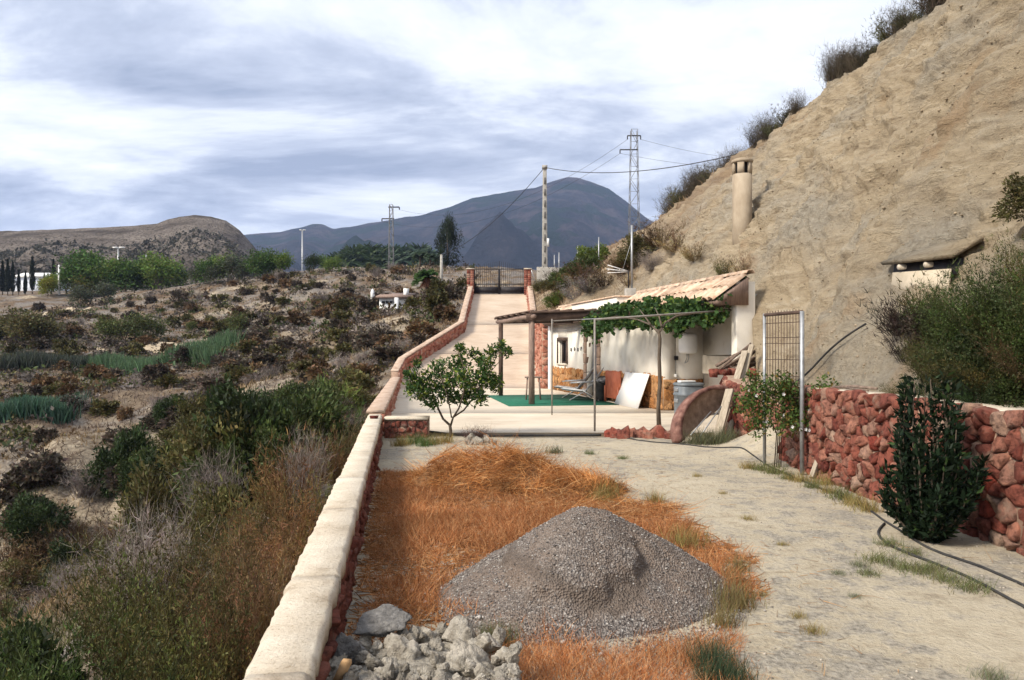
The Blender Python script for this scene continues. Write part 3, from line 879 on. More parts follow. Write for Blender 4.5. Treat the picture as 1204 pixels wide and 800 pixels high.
# stub wall across the planting strip
w3 = tag(empty('stub_wall', (-2.33, 14.40, 0)), 'short stub wall beside the little lemon tree at the terrace edge', 'wall')
wall_body([(0, 0), (0.80, 0)], 0.32, C(-0.1), C(0.40), M['mortar'], w3, cap=M['whitewash'], cap_over=0.02, cap_h=0.05)
stones_on([(0, -0.14), (0.80, -0.14)], C(0.0), C(0.34), 0.12, w3, M['red_stone_old'], -1, 0.025, 0.008, 8)
tag(MB().box((-0.06, -0.05, 0), (0.07, 0.05, 0.045), 0.006).build('loose_stone', M['red_stone'], loc=(-2.37, 13.4, 0.452)), 'small flat red stone left on top of the low wall', 'stone')

# wall on the ravine side of the ramp
wp = [(-4.70, 31.3), (-4.70, 33.4), (-2.66, 41.0), (-2.72, 46), (-2.78, 52.6)]
def ramp_path_z(path, add):
    pts, d = poly_path(path)
    def f(s):
        y = np.interp(s, d, pts[:, 1])
        return float(ramp_z(y) + add(y) if callable(add) else ramp_z(y) + add)
    return f
w4 = tag(empty('ramp_wall', (wp[0][0], wp[0][1], 0)), 'red stone wall bending up the ravine side of the ramp', 'wall')
pr = rel(wp, w4)
def rz_rel(path, o, add):
    g = ramp_path_z([(p[0] + o.location.x, p[1] + o.location.y) for p in path], add); return g
wall_body(pr, 0.30, rz_rel(pr, w4, -0.8), rz_rel(pr, w4, 0.62), M['mortar'], w4, cap=M['cap_pink'], cap_over=0.01, cap_h=0.05)
pts_, d_ = poly_path(pr)
def offset_path(path, o):
    pts, d = poly_path(path)
    t = np.gradient(pts, axis=0); t /= np.linalg.norm(t, axis=1)[:, None]
    return [(p[0] - q[1] * o, p[1] + q[0] * o) for p, q in zip(pts, t)]
po = offset_path(pr, -0.135)
stones_on(po, rz_rel(po, w4, -0.02), rz_rel(po, w4, 0.56), 0.26, w4, M['red_mix'], -1, 0.04, 0.018, 9, joined=True)
# wall on the hill side of the ramp, high beside the house
wp = [(1.30, 30.6), (1.25, 33.0), (1.22, 37), (1.18, 43), (1.2, 52.5)]
hz = lambda y: float(np.interp(y, [30, 31, 33, 35.5, 38.5, 43, 53], [2.75, 2.75, 2.55, 1.75, 1.15, 0.66, 0.62]))
w5 = tag(empty('ramp_wall', (wp[0][0], wp[0][1], 0)), 'rubble retaining wall on the hill side of the ramp, tall beside the house', 'wall')
pr = rel(wp, w5)
wall_body(pr, 0.30, rz_rel(pr, w5, -0.5), rz_rel(pr, w5, hz), M['mortar'], w5, cap=M['cap_pink'], cap_over=0.02, cap_h=0.05)
po = offset_path(pr, 0.135)
stones_on(po, rz_rel(po, w5, -0.02), rz_rel(po, w5, lambda y: hz(y) - 0.07), 0.27, w5, M['red_mix'], 1, 0.05, 0.02, 10, joined=True)
stones_on([(-0.13, 0.01), (0.13, 0.01)], C(0.06), C(2.68), 0.24, w5, M['red_mix'], -1, 0.05, 0.02, 12, joined=True)

# red rubble wall under the hillside
wp = [(4.16, 11.35), (4.18, 10.2), (4.24, 8.2), (4.36, 6.4), (4.62, 4.8), (5.05, 3.4), (5.7, 2.0)]
w6 = tag(empty('stone_wall', (wp[0][0], wp[0][1], 0)), 'red rubble retaining wall with pale mortar top under the bushy hillside', 'wall')
pr = rel(wp, w6)
top6 = lambda s: float(np.interp(s, [0, 0.5, 3, 6, 12], [1.06, 1.13, 1.15, 1.12, 1.08]))
wall_body(pr, 0.52, C(-0.15), top6, M['mortar'], w6, cap=M['whitewash'], cap_over=-0.035, cap_h=0.06)
po = offset_path(pr, -0.235)
vis = [p for p in po]
stones_on(vis[:6], C(-0.05), lambda s: top6(s) + 0.02 * math.sin(9 * s) + 0.01, 0.155, w6, M['red_stone'], -1, 0.05, 0.004, 21, aspect=1.0)
# lower wall behind the trough
wp = [(5.0, 16.9), (4.55, 15.9), (4.30, 14.8), (4.42, 13.2), (4.6, 12.3)]
w7 = tag(empty('stone_wall', (wp[0][0], wp[0][1], 0)), 'low wall of rough red stones behind the leaning planks and woodpile', 'wall')
pr = rel(wp, w7)
top7 = lambda s: float(np.interp(s, [0, 2, 3.5, 5], [1.12, 1.10, 0.95, 0.62]))
wall_body(pr, 0.44, C(-0.1), top7, M['mortar'], w7)
po = offset_path(pr, -0.20)
stones_on(po, C(0.0), top7, 0.26, w7, M['red_stone'], -1, 0.07, 0.010, 23)
# ledge of loose red stones edging the terrace front
for k, px in enumerate([716, 724, 733, 741, 752, 762, 770, 779, 786]):
    b = G(px, 514 + (k % 3), 0.0)
    V_, F_ = stone_shape(voronoi_cells(0.22, 0.16, 0.5, np.random.default_rng(90 + k))[0], 0.01, 0.10, np.random.default_rng(70 + k))
    V_ = V_ - [0.11, 0.08, 0]
    tag(obj('edging_stone', V_, F_, M['red_stone'], loc=(b[0], b[1] - 0.02, 0.05), rot=(0, 0, rng.uniform(-0.4, 0.4)), scale=rng.uniform(0.8, 1.2)), 'loose red stone laid along the front edge of the terrace', 'stone', 'edging stones at the terrace front')
# ================================================================== CAVE HOUSE
HROT = math.atan2(-0.976, 0.2164)
house = tag(empty('cave_house', (1.57, 30.0, TZ), HROT), 'low cream cave house with tiled eaves and orange stone skirting', 'house')
E_ = np.array([0.2164, -0.976]); N_ = np.array([0.976, 0.2164])
def HW(x, y, z=0.0):
    """house-local to world"""
    q = np.array([1.57, 30.0]) + E_ * x + N_ * y
    return np.array([q[0], q[1], z])
def hx(px):
    r = (px - 602) / FPX
    return (30 - (1.57 + 6.648) / (r + 0.2216)) / 0.976
LH = 10.43
ZE = 2.62                          # eaves above the terrace
wx0, wx1, wz0, wz1 = 0.75, 1.85, 1.02, 1.86      # window
dx0, dx1, dz1 = 4.2, 5.3, 2.08                    # door
# facade with openings
mb = MB()
T = 0.35
for a, b, c, d in ((0, wx0, 0, ZE), (wx0, wx1, 0, wz0), (wx0, wx1, wz1, ZE), (wx1, dx0, 0, ZE), (dx0, dx1, dz1, ZE), (dx1, LH, 0, ZE)):
    mb.box((a, 0, c), (b, T, d))
mb.build('facade_wall', M['plaster'], house)
MB().box((LH - T + 0.003, T + 0.001, 0), (LH - 0.001, 1.45, ZE)).build('end_wall', M['plaster'], house)
MB().box((LH + 0.002, 1.1, 0), (13.7, 1.3, ZE - 0.15)).build('porch_wall', M['plaster'], house)
MB().box((13.72, 0.12, 0), (13.95, 0.56, 2.98)).build('buttress', M['plaster'], house, bevel=0.02)
MB().box((13.72, 0.562, 0), (13.93, 0.9, 2.2)).build('side_wall', M['plaster'], house)
MB().box((-0.30, -0.12, 0), (-0.002, 0.4, ZE)).build('corner_post', M['white_paint'], house, bevel=0.015)
MB().box((-0.1, T + 0.003, ZE - 0.12), (10.42, 1.6, ZE + 0.30)).build('flat_roof', M['concrete'], house)
MB().box((10.422, T + 0.003, ZE - 0.12), (13.7, 1.15, ZE + 0.12)).build('flat_roof', M['concrete'], house)
MB().box((dx0 - 0.3, 0.55, 0), (dx1 + 0.3, 0.6, 2.3)).build('passage', M['iron'], house)
# window
win = MB().box((wx0, 0.22, wz0), (wx1, 0.25, wz1)).build('window', M['glass_dark'], house)
f = MB()
for a, b in (((wx0, 0.14, wz0), (wx0 + 0.06, 0.21, wz1)), ((wx1 - 0.06, 0.14, wz0), (wx1, 0.21, wz1)), ((wx0 + 0.061, 0.14, wz0), (wx1 - 0.061, 0.21, wz0 + 0.06)), ((wx0 + 0.061, 0.14, wz1 - 0.06), (wx1 - 0.061, 0.21, wz1)), ((wx0 + 0.53, 0.15, wz0 + 0.061), (wx0 + 0.57, 0.20, wz1 - 0.061))):
    f.box(a, b)
f.build('frame', M['wood_dark'], win)
for k in range(5):
    x = wx0 + 0.12 + k * (wx1 - wx0 - 0.24) / 4
    MB().tube([(x, 0.06, wz0), (x, 0.06, wz1)], 0.012, 6).build('bar', M['iron'], win)
MB().box((wx0 - 0.08, -0.05, wz0 - 0.06), (wx1 + 0.08, 0.14, wz0 - 0.004)).build('sill', M['whitewash'], win)
M['skirt_bed'] = simple('skirting_mortar', [(0.3, (0.24, 0.12, 0.05)), (0.7, (0.40, 0.22, 0.10))], 8, bump=0.5)
# surround stones
for (a, b) in (((wx0 - 0.13, -0.03, wz0), (wx0 - 0.004, 0.12, wz1 + 0.1)), ((wx1 + 0.004, -0.03, wz0), (wx1 + 0.15, 0.12, wz1)), ((wx0 - 0.003, -0.035, wz1 + 0.003), (wx1 + 0.15, 0.12, wz1 + 0.12))):
    MB().box(a, b, 0.006).build('surround', M['wood_dark'], win)
# door
door = MB().box((dx0, 0.20, 0), (dx1, 0.25, dz1)).build('door', M['iron'], house)
M['bluegrey'] = simple('bluegrey_paint', [(0.3, (0.05, 0.055, 0.075)), (0.7, (0.10, 0.11, 0.14))], 5, rough=0.5, bump=0.1)
for k in range(2):
    a = dx0 + 0.08 + k * 0.5
    MB().box((a, 0.17, 0.15), (a + 0.44, 0.199, dz1 - 0.15)).build('panel', M['bluegrey'], door, bevel=0.01)
MB().tube([(dx1 - 0.14, 0.15, 0.98), (dx1 - 0.14, 0.13, 1.12)], 0.015, 6).build('handle', M['galvanised'], door)
M['door_stone'] = simple('door_stone', [(0.3, (0.20, 0.13, 0.095)), (0.7, (0.40, 0.28, 0.21))], 6, bump=0.6)
r_ = np.random.default_rng(4)
for side, x0 in ((0, dx0 - 0.24), (1, dx1 + 0.004)):
    z = 0.0
    while z < dz1:
        h = r_.uniform(0.22, 0.38)
        MB().box((x0 + (r_.uniform(-.05, .0) if side == 0 else 0), -0.05, z + 0.01), (x0 + 0.236 + (r_.uniform(0, .05) if side else 0), 0.14, min(z + h, dz1 + 0.2)), 0.005).build('jamb_stone', M['door_stone'], house, bevel=0.02)
        z += h
MB().box((dx0 - 0.26, -0.055, dz1 + 0.22), (dx1 + 0.26, 0.14, dz1 + 0.48), 0.005).build('lintel', M['door_stone'], house, bevel=0.02)
MB().box((dx0 - 0.003, -0.03, dz1 + 0.002), (dx1 + 0.003, 0.14, dz1 + 0.215), 0.0).build('lintel', M['door_stone'], house)
# stone skirting, every slab a piece
for a, b in ((0.003, dx0 - 0.25), (dx1 + 0.25, LH - 0.003)):
    MB().box((a, -0.012, 0.0), (b, -0.001, 0.84)).build('skirting_bed', M['skirt_bed'], house)
MB().box((LH + 0.001, 0.003, 0.0), (LH + 0.012, 1.09, 0.78)).build('skirting_bed', M['skirt_bed'], house)
for k, (a, b) in enumerate(((0.0, dx0 - 0.3), (dx1 + 0.3, LH))):
    L = b - a
    rr = np.random.default_rng(30 + k)
    for poly in voronoi_cells(L, 0.86, 0.30, rr, 0.8):
        if poly[:, 1].max() > 0.82: poly = poly + [0, rr.uniform(0, 0.07)]
        Vv, F = stone_shape(poly, 0.010, 0.03 * rr.uniform(0.8, 1.3), rr)
        W = np.stack([a + Vv[:, 0], -Vv[:, 2] * 0.9, Vv[:, 1] + 0.0], -1)
        c = W.mean(0); obj('slab_stone', W - c, F, M['clad_stone'], house, loc=tuple(c))
rr = np.random.default_rng(36)
for poly in voronoi_cells(1.08, 0.80, 0.30, rr, 0.8):
    Vv, F = stone_shape(poly, 0.010, 0.03, rr)
    W = np.stack([LH + Vv[:, 2] * 0.9, Vv[:, 0] + 0.01, Vv[:, 1]], -1)
    c = W.mean(0); obj('slab_stone', W - c, F, M['clad_stone'], house, loc=tuple(c))
# porch window and parapet block
pw = MB().box((12.35, 1.04, 1.02), (12.95, 1.098, 1.72)).build('window', M['glass_dark'], house)
MB().box((12.15, 1.02, 1.74), (13.05, 1.097, 1.86)).build('lintel', M['wood_dark'], pw)
MB().box((12.35, 1.02, 1.02), (12.39, 1.038, 1.72)).build('frame', M['wood_dark'], pw)
M['cream_block'] = simple('cream_block', [(0.3, (0.40, 0.34, 0.25)), (0.7, (0.58, 0.50, 0.39))], 4, bump=0.3)
MB().box((11.9, 0.35, 0.98), (12.1, 1.05, 1.42)).build('parapet', M['cream_block'], house, bevel=0.015)
MB().box((12.102, 0.35, 0.98), (13.4, 0.52, 1.40)).build('parapet', M['cream_block'], house, bevel=0.015)
# tiled roof
roof_z0, roof_z1, roof_y0, roof_y1 = ZE - 0.02, ZE + 0.50, -0.40, 0.36
M['tile'] = simple('roof_tile', [(0.3, (0.36, 0.22, 0.15)), (0.5, (0.50, 0.36, 0.26)), (0.7, (0.60, 0.47, 0.36))], 9, bump=0.4, var=0.28)
sl = math.atan2(roof_z1 - roof_z0, roof_y1 - roof_y0)
def roof_deck(a, b, nm):
    Vv = [(x, y, z) for x in (a, b) for (y, z) in ((roof_y0, roof_z0 - 0.05), (roof_y1, roof_z1 - 0.05), (roof_y1, roof_z0 - 0.12), (roof_y0 + 0.1, roof_z0 - 0.12))]
    F = [(0, 1, 2, 3), (7, 6, 5, 4), (0, 4, 5, 1), (1, 5, 6, 2), (2, 6, 7, 3), (3, 7, 4, 0)]
    return obj(nm, Vv, F, M['wood_post'], house)
def tile_mesh(L, r0, r1, under=False):
    n = 7; Vv = []
    for yv, rr2 in ((0, r0), (L, r1)):
        for th_ in (0.018, 0):
            for k in range(n):
                a = math.pi * k / (n - 1)
                sgn = -1 if under else 1
                Vv.append(((rr2 - th_) * math.cos(a), yv, sgn * (rr2 - th_) * math.sin(a) * 0.75))
    F = []
    for k in range(n - 1):
        F.append((n + k, n + k + 1, 3 * n + k + 1, 3 * n + k)); F.append((k + 1, k, 2 * n + k, 2 * n + k + 1))
        F.append((k, k + 1, n + k + 1, n + k)); F.append((2 * n + k + 1, 2 * n + k, 3 * n + k, 3 * n + k + 1))
    return mesh_data('tile', Vv, F, M['tile'])
tm = tile_mesh(0.50, 0.115, 0.095); tu = tile_mesh(0.50, 0.10, 0.11, True); tr = tile_mesh(0.42, 0.11, 0.10)
SL = math.hypot(roof_z1 - roof_z0, roof_y1 - roof_y0)
for (a, b) in ((-0.25, 3.45), (7.85, 14.02)):
    roof = roof_deck(a, b, 'roof')
    n = int(round((b - a) / 0.225))
    for i in range(n):
        x = a + 0.11 + i * (b - a - 0.22) / (n - 1)
        for j in range(2):
            d = -0.05 + j * 0.45
            ty = roof_y0 + d * math.cos(sl); tz = roof_z0 + d * math.sin(sl) + 0.005 * j + 0.012
            link('tile', tm, roof, loc=(x + rng.normal(0, 0.008), ty + rng.normal(0, 0.012), tz), rot=(sl + rng.normal(0, 0.02) - 0.02, 0, rng.normal(0, 0.02)))
        if i < n - 1:
            xm = x + (b - a - 0.22) / (n - 1) / 2
            link('tile', tu, roof, loc=(xm, roof_y0 + 0.0 * math.cos(sl), roof_z0 + 0.06), rot=(sl, 0, 0))
    m_ = int((b - a) / 0.36)
    for i in range(m_):
        link('ridge_tile', tr, roof, loc=(a + i * (b - a) / m_, roof_y1 + 0.02, roof_z1 + 0.03), rot=(0, rng.normal(0, 0.03), -math.pi / 2))
# white flat section of the roof between the tiled parts
MB().box((3.47, -0.30, ZE - 0.03), (7.83, 0.9, ZE + 0.42)).build('parapet', M['plaster'], house, bevel=0.02)
MB().box((3.44, -0.34, ZE + 0.423), (7.86, 0.95, ZE + 0.46)).build('coping', M['tile'], house)
MB().box((-0.2, -0.3, ZE - 0.20), (13.7, -0.22, ZE - 0.145)).build('eaves_beam', M['wood_dark'], house)

# ---- things on and about the house
hs = MB()
def horseshoe():
    t = np.linspace(-0.75 * math.pi, 0.75 * math.pi, 18)
    m = MB(); m.tube(np.stack([0.055 * np.sin(t), 0 * t, -0.065 * np.cos(t)], -1), 0.011, 5); return m
hmesh = None
for k, x in enumerate((2.45, 2.85, 3.25, 3.62)):
    o = horseshoe().build('horseshoe', M['iron'], loc=tuple(HW(x, -0.014, 1.62 + 0.02 * (k % 2))), rot=(0, (0, 0.5, 0, 2.6)[k], HROT))
    tag(o, 'small dark iron horseshoe hung on the cream wall between window and door', 'horseshoe', 'horseshoes on the house wall')
# water heater
wh = tag(empty('water_heater', tuple(HW(LH + 0.27, 0.55, 1.52)), HROT), 'white cylindrical water heater hung on the porch wall above the grey tank', 'water heater')
MB().lathe([(0.05, 0), (0.19, 0.01), (0.225, 0.05), (0.23, 0.10), (0.23, 0.42), (0.225, 0.46), (0.19, 0.50), (0.05, 0.51)], 28).build('tank', M['white_paint'], wh, smooth=True)
for x in (-0.05, 0.05): MB().tube([(x, 0, 0.01), (x, 0, -0.10), (x * 1.2 - 0.08, 0, -0.2), (-0.22, 0.02, -0.24)], 0.011, 6).build('pipe', M['galvanised'], wh)
MB().box((-0.27, -0.06, 0.1), (-0.20, 0.06, 0.4)).build('bracket', M['galvanised'], wh)
sw = tag(empty('switch_box', tuple(HW(LH + 0.015, 0.34, 1.36)), HROT), 'small dark switch box with cable on the porch wall left of heater', 'switch')
MB().box((-0.012, -0.045, 0), (0.05, 0.045, 0.1)).build('box', M['iron'], sw, bevel=0.005)
MB().tube([(0.0, 0, 0), (0.0, 0.0, -0.2), (0.0, 0.0, -0.36)], 0.006, 5).build('cable', M['galvanised'], sw)
MB().box((-0.012, -0.03, -0.44), (0.035, 0.03, -0.36)).build('socket', M['white_paint'], sw, bevel=0.005)
# grey water tank
bp = G(812, 489, TZ)
M['greyplastic'] = simple('grey_plastic', [(0.3, (0.10, 0.115, 0.13)), (0.7, (0.20, 0.225, 0.25))], 4, rough=0.5, bump=0.1)
bt = tag(empty('water_tank', (bp[0], bp[1] + 0.2, TZ), HROT), 'squat grey plastic water tank standing under the water heater', 'tank')
def rsq(w, z, k=0.28):
    t = np.linspace(0, 2 * math.pi, 24, endpoint=False)
    c, s = np.cos(t), np.sin(t)
    return np.stack([w * np.sign(c) * np.abs(c) ** 0.6, w * np.sign(s) * np.abs(s) ** 0.6, np.full(24, z)], -1)
def loft(rings, mb=None):
    mb = mb or MB(); n = len(rings[0]); V_ = np.concatenate(rings); F = []
    for i in range(len(rings) - 1):
        for k in range(n): F.append((i * n + k, i * n + (k + 1) % n, (i + 1) * n + (k + 1) % n, (i + 1) * n + k))
    F.append(tuple(range(n - 1, -1, -1))); F.append(tuple((len(rings) - 1) * n + k for k in range(n)))
    return mb.add(V_, F)
loft([rsq(0.28, 0), rsq(0.305, 0.04), rsq(0.31, 0.46), rsq(0.325, 0.47), rsq(0.325, 0.51), rsq(0.31, 0.52), rsq(0.315, 0.66), rsq(0.30, 0.70)]).build('body', M['greyplastic'], bt)
loft([rsq(0.325, 0.70), rsq(0.33, 0.715), rsq(0.33, 0.745), rsq(0.30, 0.765)]).build('lid', M['greyplastic'], bt)
for z in (0.30, 0.56): MB().box((-0.1, -0.335, z), (0.1, -0.30, z + 0.09)).build('grip', M['galvanised'], bt, bevel=0.01)
tag(MB().box((-0.22, -0.12, 0), (0.16, 0.12, 0.05), 0.005).build('foam_block', M['white_paint'], loc=(bp[0] - 0.02, bp[1] + 0.2, TZ + 0.768), rot=(0, 0, 0.2), bevel=0.01), 'flat white block lying on the grey tank lid', 'block')
# board and reddish panel leaning on the facade
def lean(name, x0, x1, y0, y1, z1, t, mat, label, cat, skew=0.0):
    a = HW(x0, y0, TZ + 0.002); root = (a[0], a[1], a[2])
    Vv = []
    for (x, y, z) in ((x0, y0, 0), (x1, y0, 0), (x1 + skew, y1, z1), (x0 + skew, y1, z1)):
        for k in (0, t):
            w = HW(x, y + k, TZ + 0.002 + z) - a
            Vv.append(w)
    F = [(0, 2, 4, 6), (7, 5, 3, 1), (0, 1, 3, 2), (2, 3, 5, 4), (4, 5, 7, 6), (6, 7, 1, 0)]
    return tag(obj(name, Vv, F, mat, loc=root), label, cat)
M['board_white'] = simple('board_white', [(0.3, (0.78, 0.78, 0.78)), (0.7, (0.83, 0.83, 0.82))], 2, rough=0.6, bump=0.03)
lean('white_board', 8.0, 9.75, -0.42, -0.10, 0.90, 0.025, M['board_white'], 'blank white board leaning against the stone skirting', 'board')
M['red_wood'] = simple('red_wood', [(0.3, (0.20, 0.05, 0.025)), (0.7, (0.33, 0.10, 0.05))], 5, rough=0.6, bump=0.2)
rp = tag(empty('wooden_table', tuple(HW(7.45, -0.30, TZ)), HROT), 'reddish wooden table tipped on its side behind the white board', 'table')
MB().box((-0.62, 0.02, 0.12), (0.62, 0.06, 0.92)).build('tabletop', M['red_wood'], rp, bevel=0.008)
for x, z in ((-0.55, 0.18), (0.55, 0.18), (-0.55, 0.86), (0.55, 0.86)):
    if z < 0.5: MB().box((x - 0.03, -0.03, 0), (x + 0.03, 0.018, z + 0.3)).build('leg', M['red_wood'], rp)
# folding loungers
M['canvas'] = simple('canvas', [(0.3, (0.30, 0.28, 0.26)), (0.7, (0.46, 0.43, 0.40))], 6, bump=0.2)
M['canvas_light'] = simple('canvas_light', [(0.3, (0.46, 0.45, 0.43)), (0.7, (0.62, 0.60, 0.57))], 6, bump=0.2)
def lounger(px, py, rz, canvas, label):
    b = G(px, py, TZ + 0.012)
    t = tag(empty('folding_lounger', (b[0], b[1], TZ + 0.012), rz), label, 'lounger')
    def sling(pts, w, th, nm):
        pts = np.array(pts, float)
        mb = MB(); V_ = []
        for p in pts:
            for s in (-1, 1):
                for k in (0, -th): V_.append((p[0], s * w / 2, p[1] + k))
        n = len(pts); F = [(0, 1, 3, 2), (4 * n - 4, 4 * n - 2, 4 * n - 1, 4 * n - 3)]
        for i in range(n - 1):
            a = 4 * i; c = a + 4
            F += [(a, a + 2, c + 2, c), (a + 1, c + 1, c + 3, a + 3), (a, c, c + 1, a + 1), (a + 2, a + 3, c + 3, c + 2)]
        return mb.add(V_, F).build(nm, canvas, t, smooth=True)
    sling([(-0.68, 0.36), (-0.45, 0.33), (-0.2, 0.31), (0.02, 0.31)], 0.5, 0.05, 'seat')
    sling([(0.03, 0.32), (0.22, 0.52), (0.42, 0.78), (0.52, 0.95)], 0.5, 0.06, 'backrest')
    for s in (-1, 1):
        MB().tube([(-0.72, s * 0.27, 0.36), (0.0, s * 0.27, 0.28), (0.56, s * 0.27, 0.98)], 0.014, 6).build('frame', M['galvanised'], t)
        MB().tube([(-0.45, s * 0.28, 0.0), (0.10, s * 0.28, 0.34)], 0.013, 6).build('leg', M['galvanised'], t)
        MB().tube([(-0.10, s * 0.29, 0.33), (0.42, s * 0.29, 0.0)], 0.013, 6).build('leg', M['galvanised'], t)
        MB().tube([(-0.45, s * 0.30, 0.52), (0.30, s * 0.30, 0.56)], 0.016, 6).build('armrest', M['galvanised'], t)
    for x in (-0.45, 0.42): MB().tube([(x, -0.28, 0.013), (x, 0.28, 0.013)], 0.012, 6).build('crossbar', M['galvanised'], t)
lounger(679, 467.5, R(-12), M['canvas'], 'grey folding lounger near the window skirting, behind the paler lounger')
lounger(688, 470.5, R(-8), M['canvas_light'], 'pale folding lounger beside the black bin')
# black bin with a bundled cloth
b = G(708, 471, TZ + 0.012)
bn = tag(empty('black_bin', (b[0], b[1] + 0.1, TZ + 0.012)), 'black round bin with a crumpled cloth on top beside the loungers', 'bin')
MB().lathe([(0.20, 0), (0.24, 0.03), (0.27, 0.5), (0.285, 0.52), (0.28, 0.56)], 20).build('body', M['rubber'], bn, smooth=True)
cl = []
for i in range(7):
    for k in range(16):
        th = 2 * math.pi * k / 16; ph = i / 6 * math.pi / 2
        rr2 = 0.29 * (1 + 0.15 * math.sin(3 * th + i)) * math.cos(ph) + 0.01
        cl.append((rr2 * math.cos(th), rr2 * math.sin(th), 0.56 + 0.16 * math.sin(ph) + 0.02 * math.sin(5 * th + 2 * i)))
F = [(i * 16 + k, i * 16 + (k + 1) % 16, (i + 1) * 16 + (k + 1) % 16, (i + 1) * 16 + k) for i in range(6) for k in range(16)] + [tuple(96 + k for k in range(16)), tuple(range(15, -1, -1))]
obj('cloth', cl, F, simple('dark_cloth', [(0.3, (0.03, 0.03, 0.035)), (0.55, (0.16, 0.16, 0.17)), (0.7, (0.34, 0.33, 0.32))], 14, bump=0.3), bn)
# green mat
M['green_mat'] = simple('green_mat', [(0.3, (0.012, 0.085, 0.052)), (0.7, (0.022, 0.135, 0.085))], 5, bump=0.4, bscale=90)
q = [(-0.08, 21.2), (3.05, 21.75), (2.05, 26.6), (-0.86, 26.1)]
Vv = [(x, y, TZ + z) for z in (0.002, 0.012) for x, y in q]
mid = [(x, y, z) for x, y, z in Vv]
tag(obj('green_mat', Vv, [(3, 2, 1, 0), (4, 5, 6, 7), (0, 1, 5, 4), (1, 2, 6, 5), (2, 3, 7, 6), (3, 0, 4, 7)], M['green_mat']), 'green artificial turf mat lying under the pergola', 'mat')
# small table
b = G(627, 470, TZ + 0.012)
st = tag(empty('small_table', (b[0], b[1], TZ + 0.012)), 'small wooden table standing on the green mat behind the pergola post', 'table')
MB().box((-0.26, -0.2, 0.66), (0.26, 0.2, 0.70)).build('tabletop', M['wood_post'], st, bevel=0.006)
for x in (-0.2, 0.2):
    for y in (-0.15, 0.15): MB().bar((x * 1.1, y * 1.1, 0), (x * 0.9, y, 0.66), 0.04).build('leg', M['wood_post'], st)

# ---- pergola
p1 = (-0.37, 25.9); p2 = (0.55, 21.9)
pg = tag(empty('pergola', (p1[0], p1[1], TZ)), 'flat wooden pergola roof on posts beside the house facade', 'pergola')
def PL(x, y, z): return np.array([x - p1[0], y - p1[1], z - TZ])
MB().tube([PL(*p1, TZ), PL(*p1, 2.52)], 0.075, 8).build('post', M['wood_dark'], pg)
MB().tube([PL(*p2, TZ), PL(*p2, 2.50)], 0.085, 8).build('post', M['wood_post'], pg)
h1 = HW(8.25, -0.02); h2 = HW(3.6, -0.02)
MB().bar(PL(0.40, 21.86, 2.52), PL(h1[0] + 0.0, h1[1], 2.64), 0.14, 0.20).build('front_beam', M['wood_dark'], pg)
MB().tube([PL(0.62, 21.6, 2.54), PL(0.25, 23.3, 2.56), PL(-0.2, 25.2, 2.53), PL(-0.50, 26.5, 2.55)], [0.06, 0.065, 0.07, 0.06], 8).build('side_beam', M['wood_post'], pg)
MB().bar(PL(-0.5, 26.3, 2.56), PL(h2[0], h2[1], 2.60), 0.12, 0.16).build('rear_beam', M['wood_dark'], pg)
for k in range(7):
    f = k / 6
    a = np.array([0.62 + (-0.50 - 0.62) * f, 21.75 + (26.45 - 21.75) * f]); c = h1[:2] + (h2[:2] - h1[:2]) * f
    MB().bar(PL(a[0] - 0.1, a[1] - 0.02, 2.66), PL(c[0], c[1] + 0.0, 2.74), 0.09, 0.06).build('rafter', M['wood_dark'], pg)
for k in range(9):
    f = k / 8
    i0 = 0.0 + f
    a = np.array([0.60, 21.72]) * (1 - f) + h1[:2] * f; c = np.array([-0.52, 26.5]) * (1 - f) + h2[:2] * f
    MB().bar(PL(a[0], a[1], 2.70 + 0.075 * f + 0.012), PL(c[0], c[1], 2.70 + 0.075 * f + 0.012), 0.115, 0.025).build('cane_strip', M['wood_post'], pg)
# ---- metal trellis for the vine
M['pole_grey'] = simple('pole_grey', [(0.3, (0.17, 0.15, 0.13)), (0.7, (0.29, 0.265, 0.24))], 10, rough=0.6, bump=0.2)
tp = (1.57, 14.85)
tl = tag(empty('vine_trellis', (tp[0], tp[1], TZ)), 'thin galvanised pole frame carrying the grape vine', 'trellis')
def TL(x, y, z): return np.array([x - tp[0], y - tp[1], z - TZ])
q3 = (0.945, 18.5)
MB().tube([TL(*tp, TZ), TL(*tp, 2.2)], 0.02, 8).build('pole', M['pole_grey'], tl)
MB().tube([TL(*q3, TZ), TL(*q3, 2.35)], 0.016, 8).build('pole', M['pole_grey'], tl)
be = HW(13.7, 0.2, 2.47)
MB().tube([TL(*tp, 2.2), TL(*be)], 0.02, 8).build('crossbar', M['pole_grey'], tl)
be2 = HW(9.0, -0.35, 2.5)
MB().tube([TL(*q3, 2.3), TL(*be2)], 0.014, 8).build('crossbar', M['pole_grey'], tl)
for f in (0.35, 0.7):
    a = np.array(TL(*tp, 2.2)) * (1 - f) + TL(*be) * f; c = TL(*q3, 2.3) * (1 - f) + TL(*be2) * f
    MB().tube([a, c], 0.012, 6).build('wire', M['galvanised'], tl)
# wires on the facade
for k in range(2):
    a = HW(-0.1, -0.05, 2.42 - 0.1 * k); c = HW(4.0, -0.05, 2.44 - 0.1 * k)
    tag(MB().tube([a * (1 - f) + c * f - np.array([0, 0, 0.05 * math.sin(f * math.pi)]) - a for f in np.linspace(0, 1, 8)], 0.012, 5).build('clothes_line', M['galvanised'], loc=tuple(a)), 'thin wire strung along the house wall above the window', 'wire', 'wires above the house window')

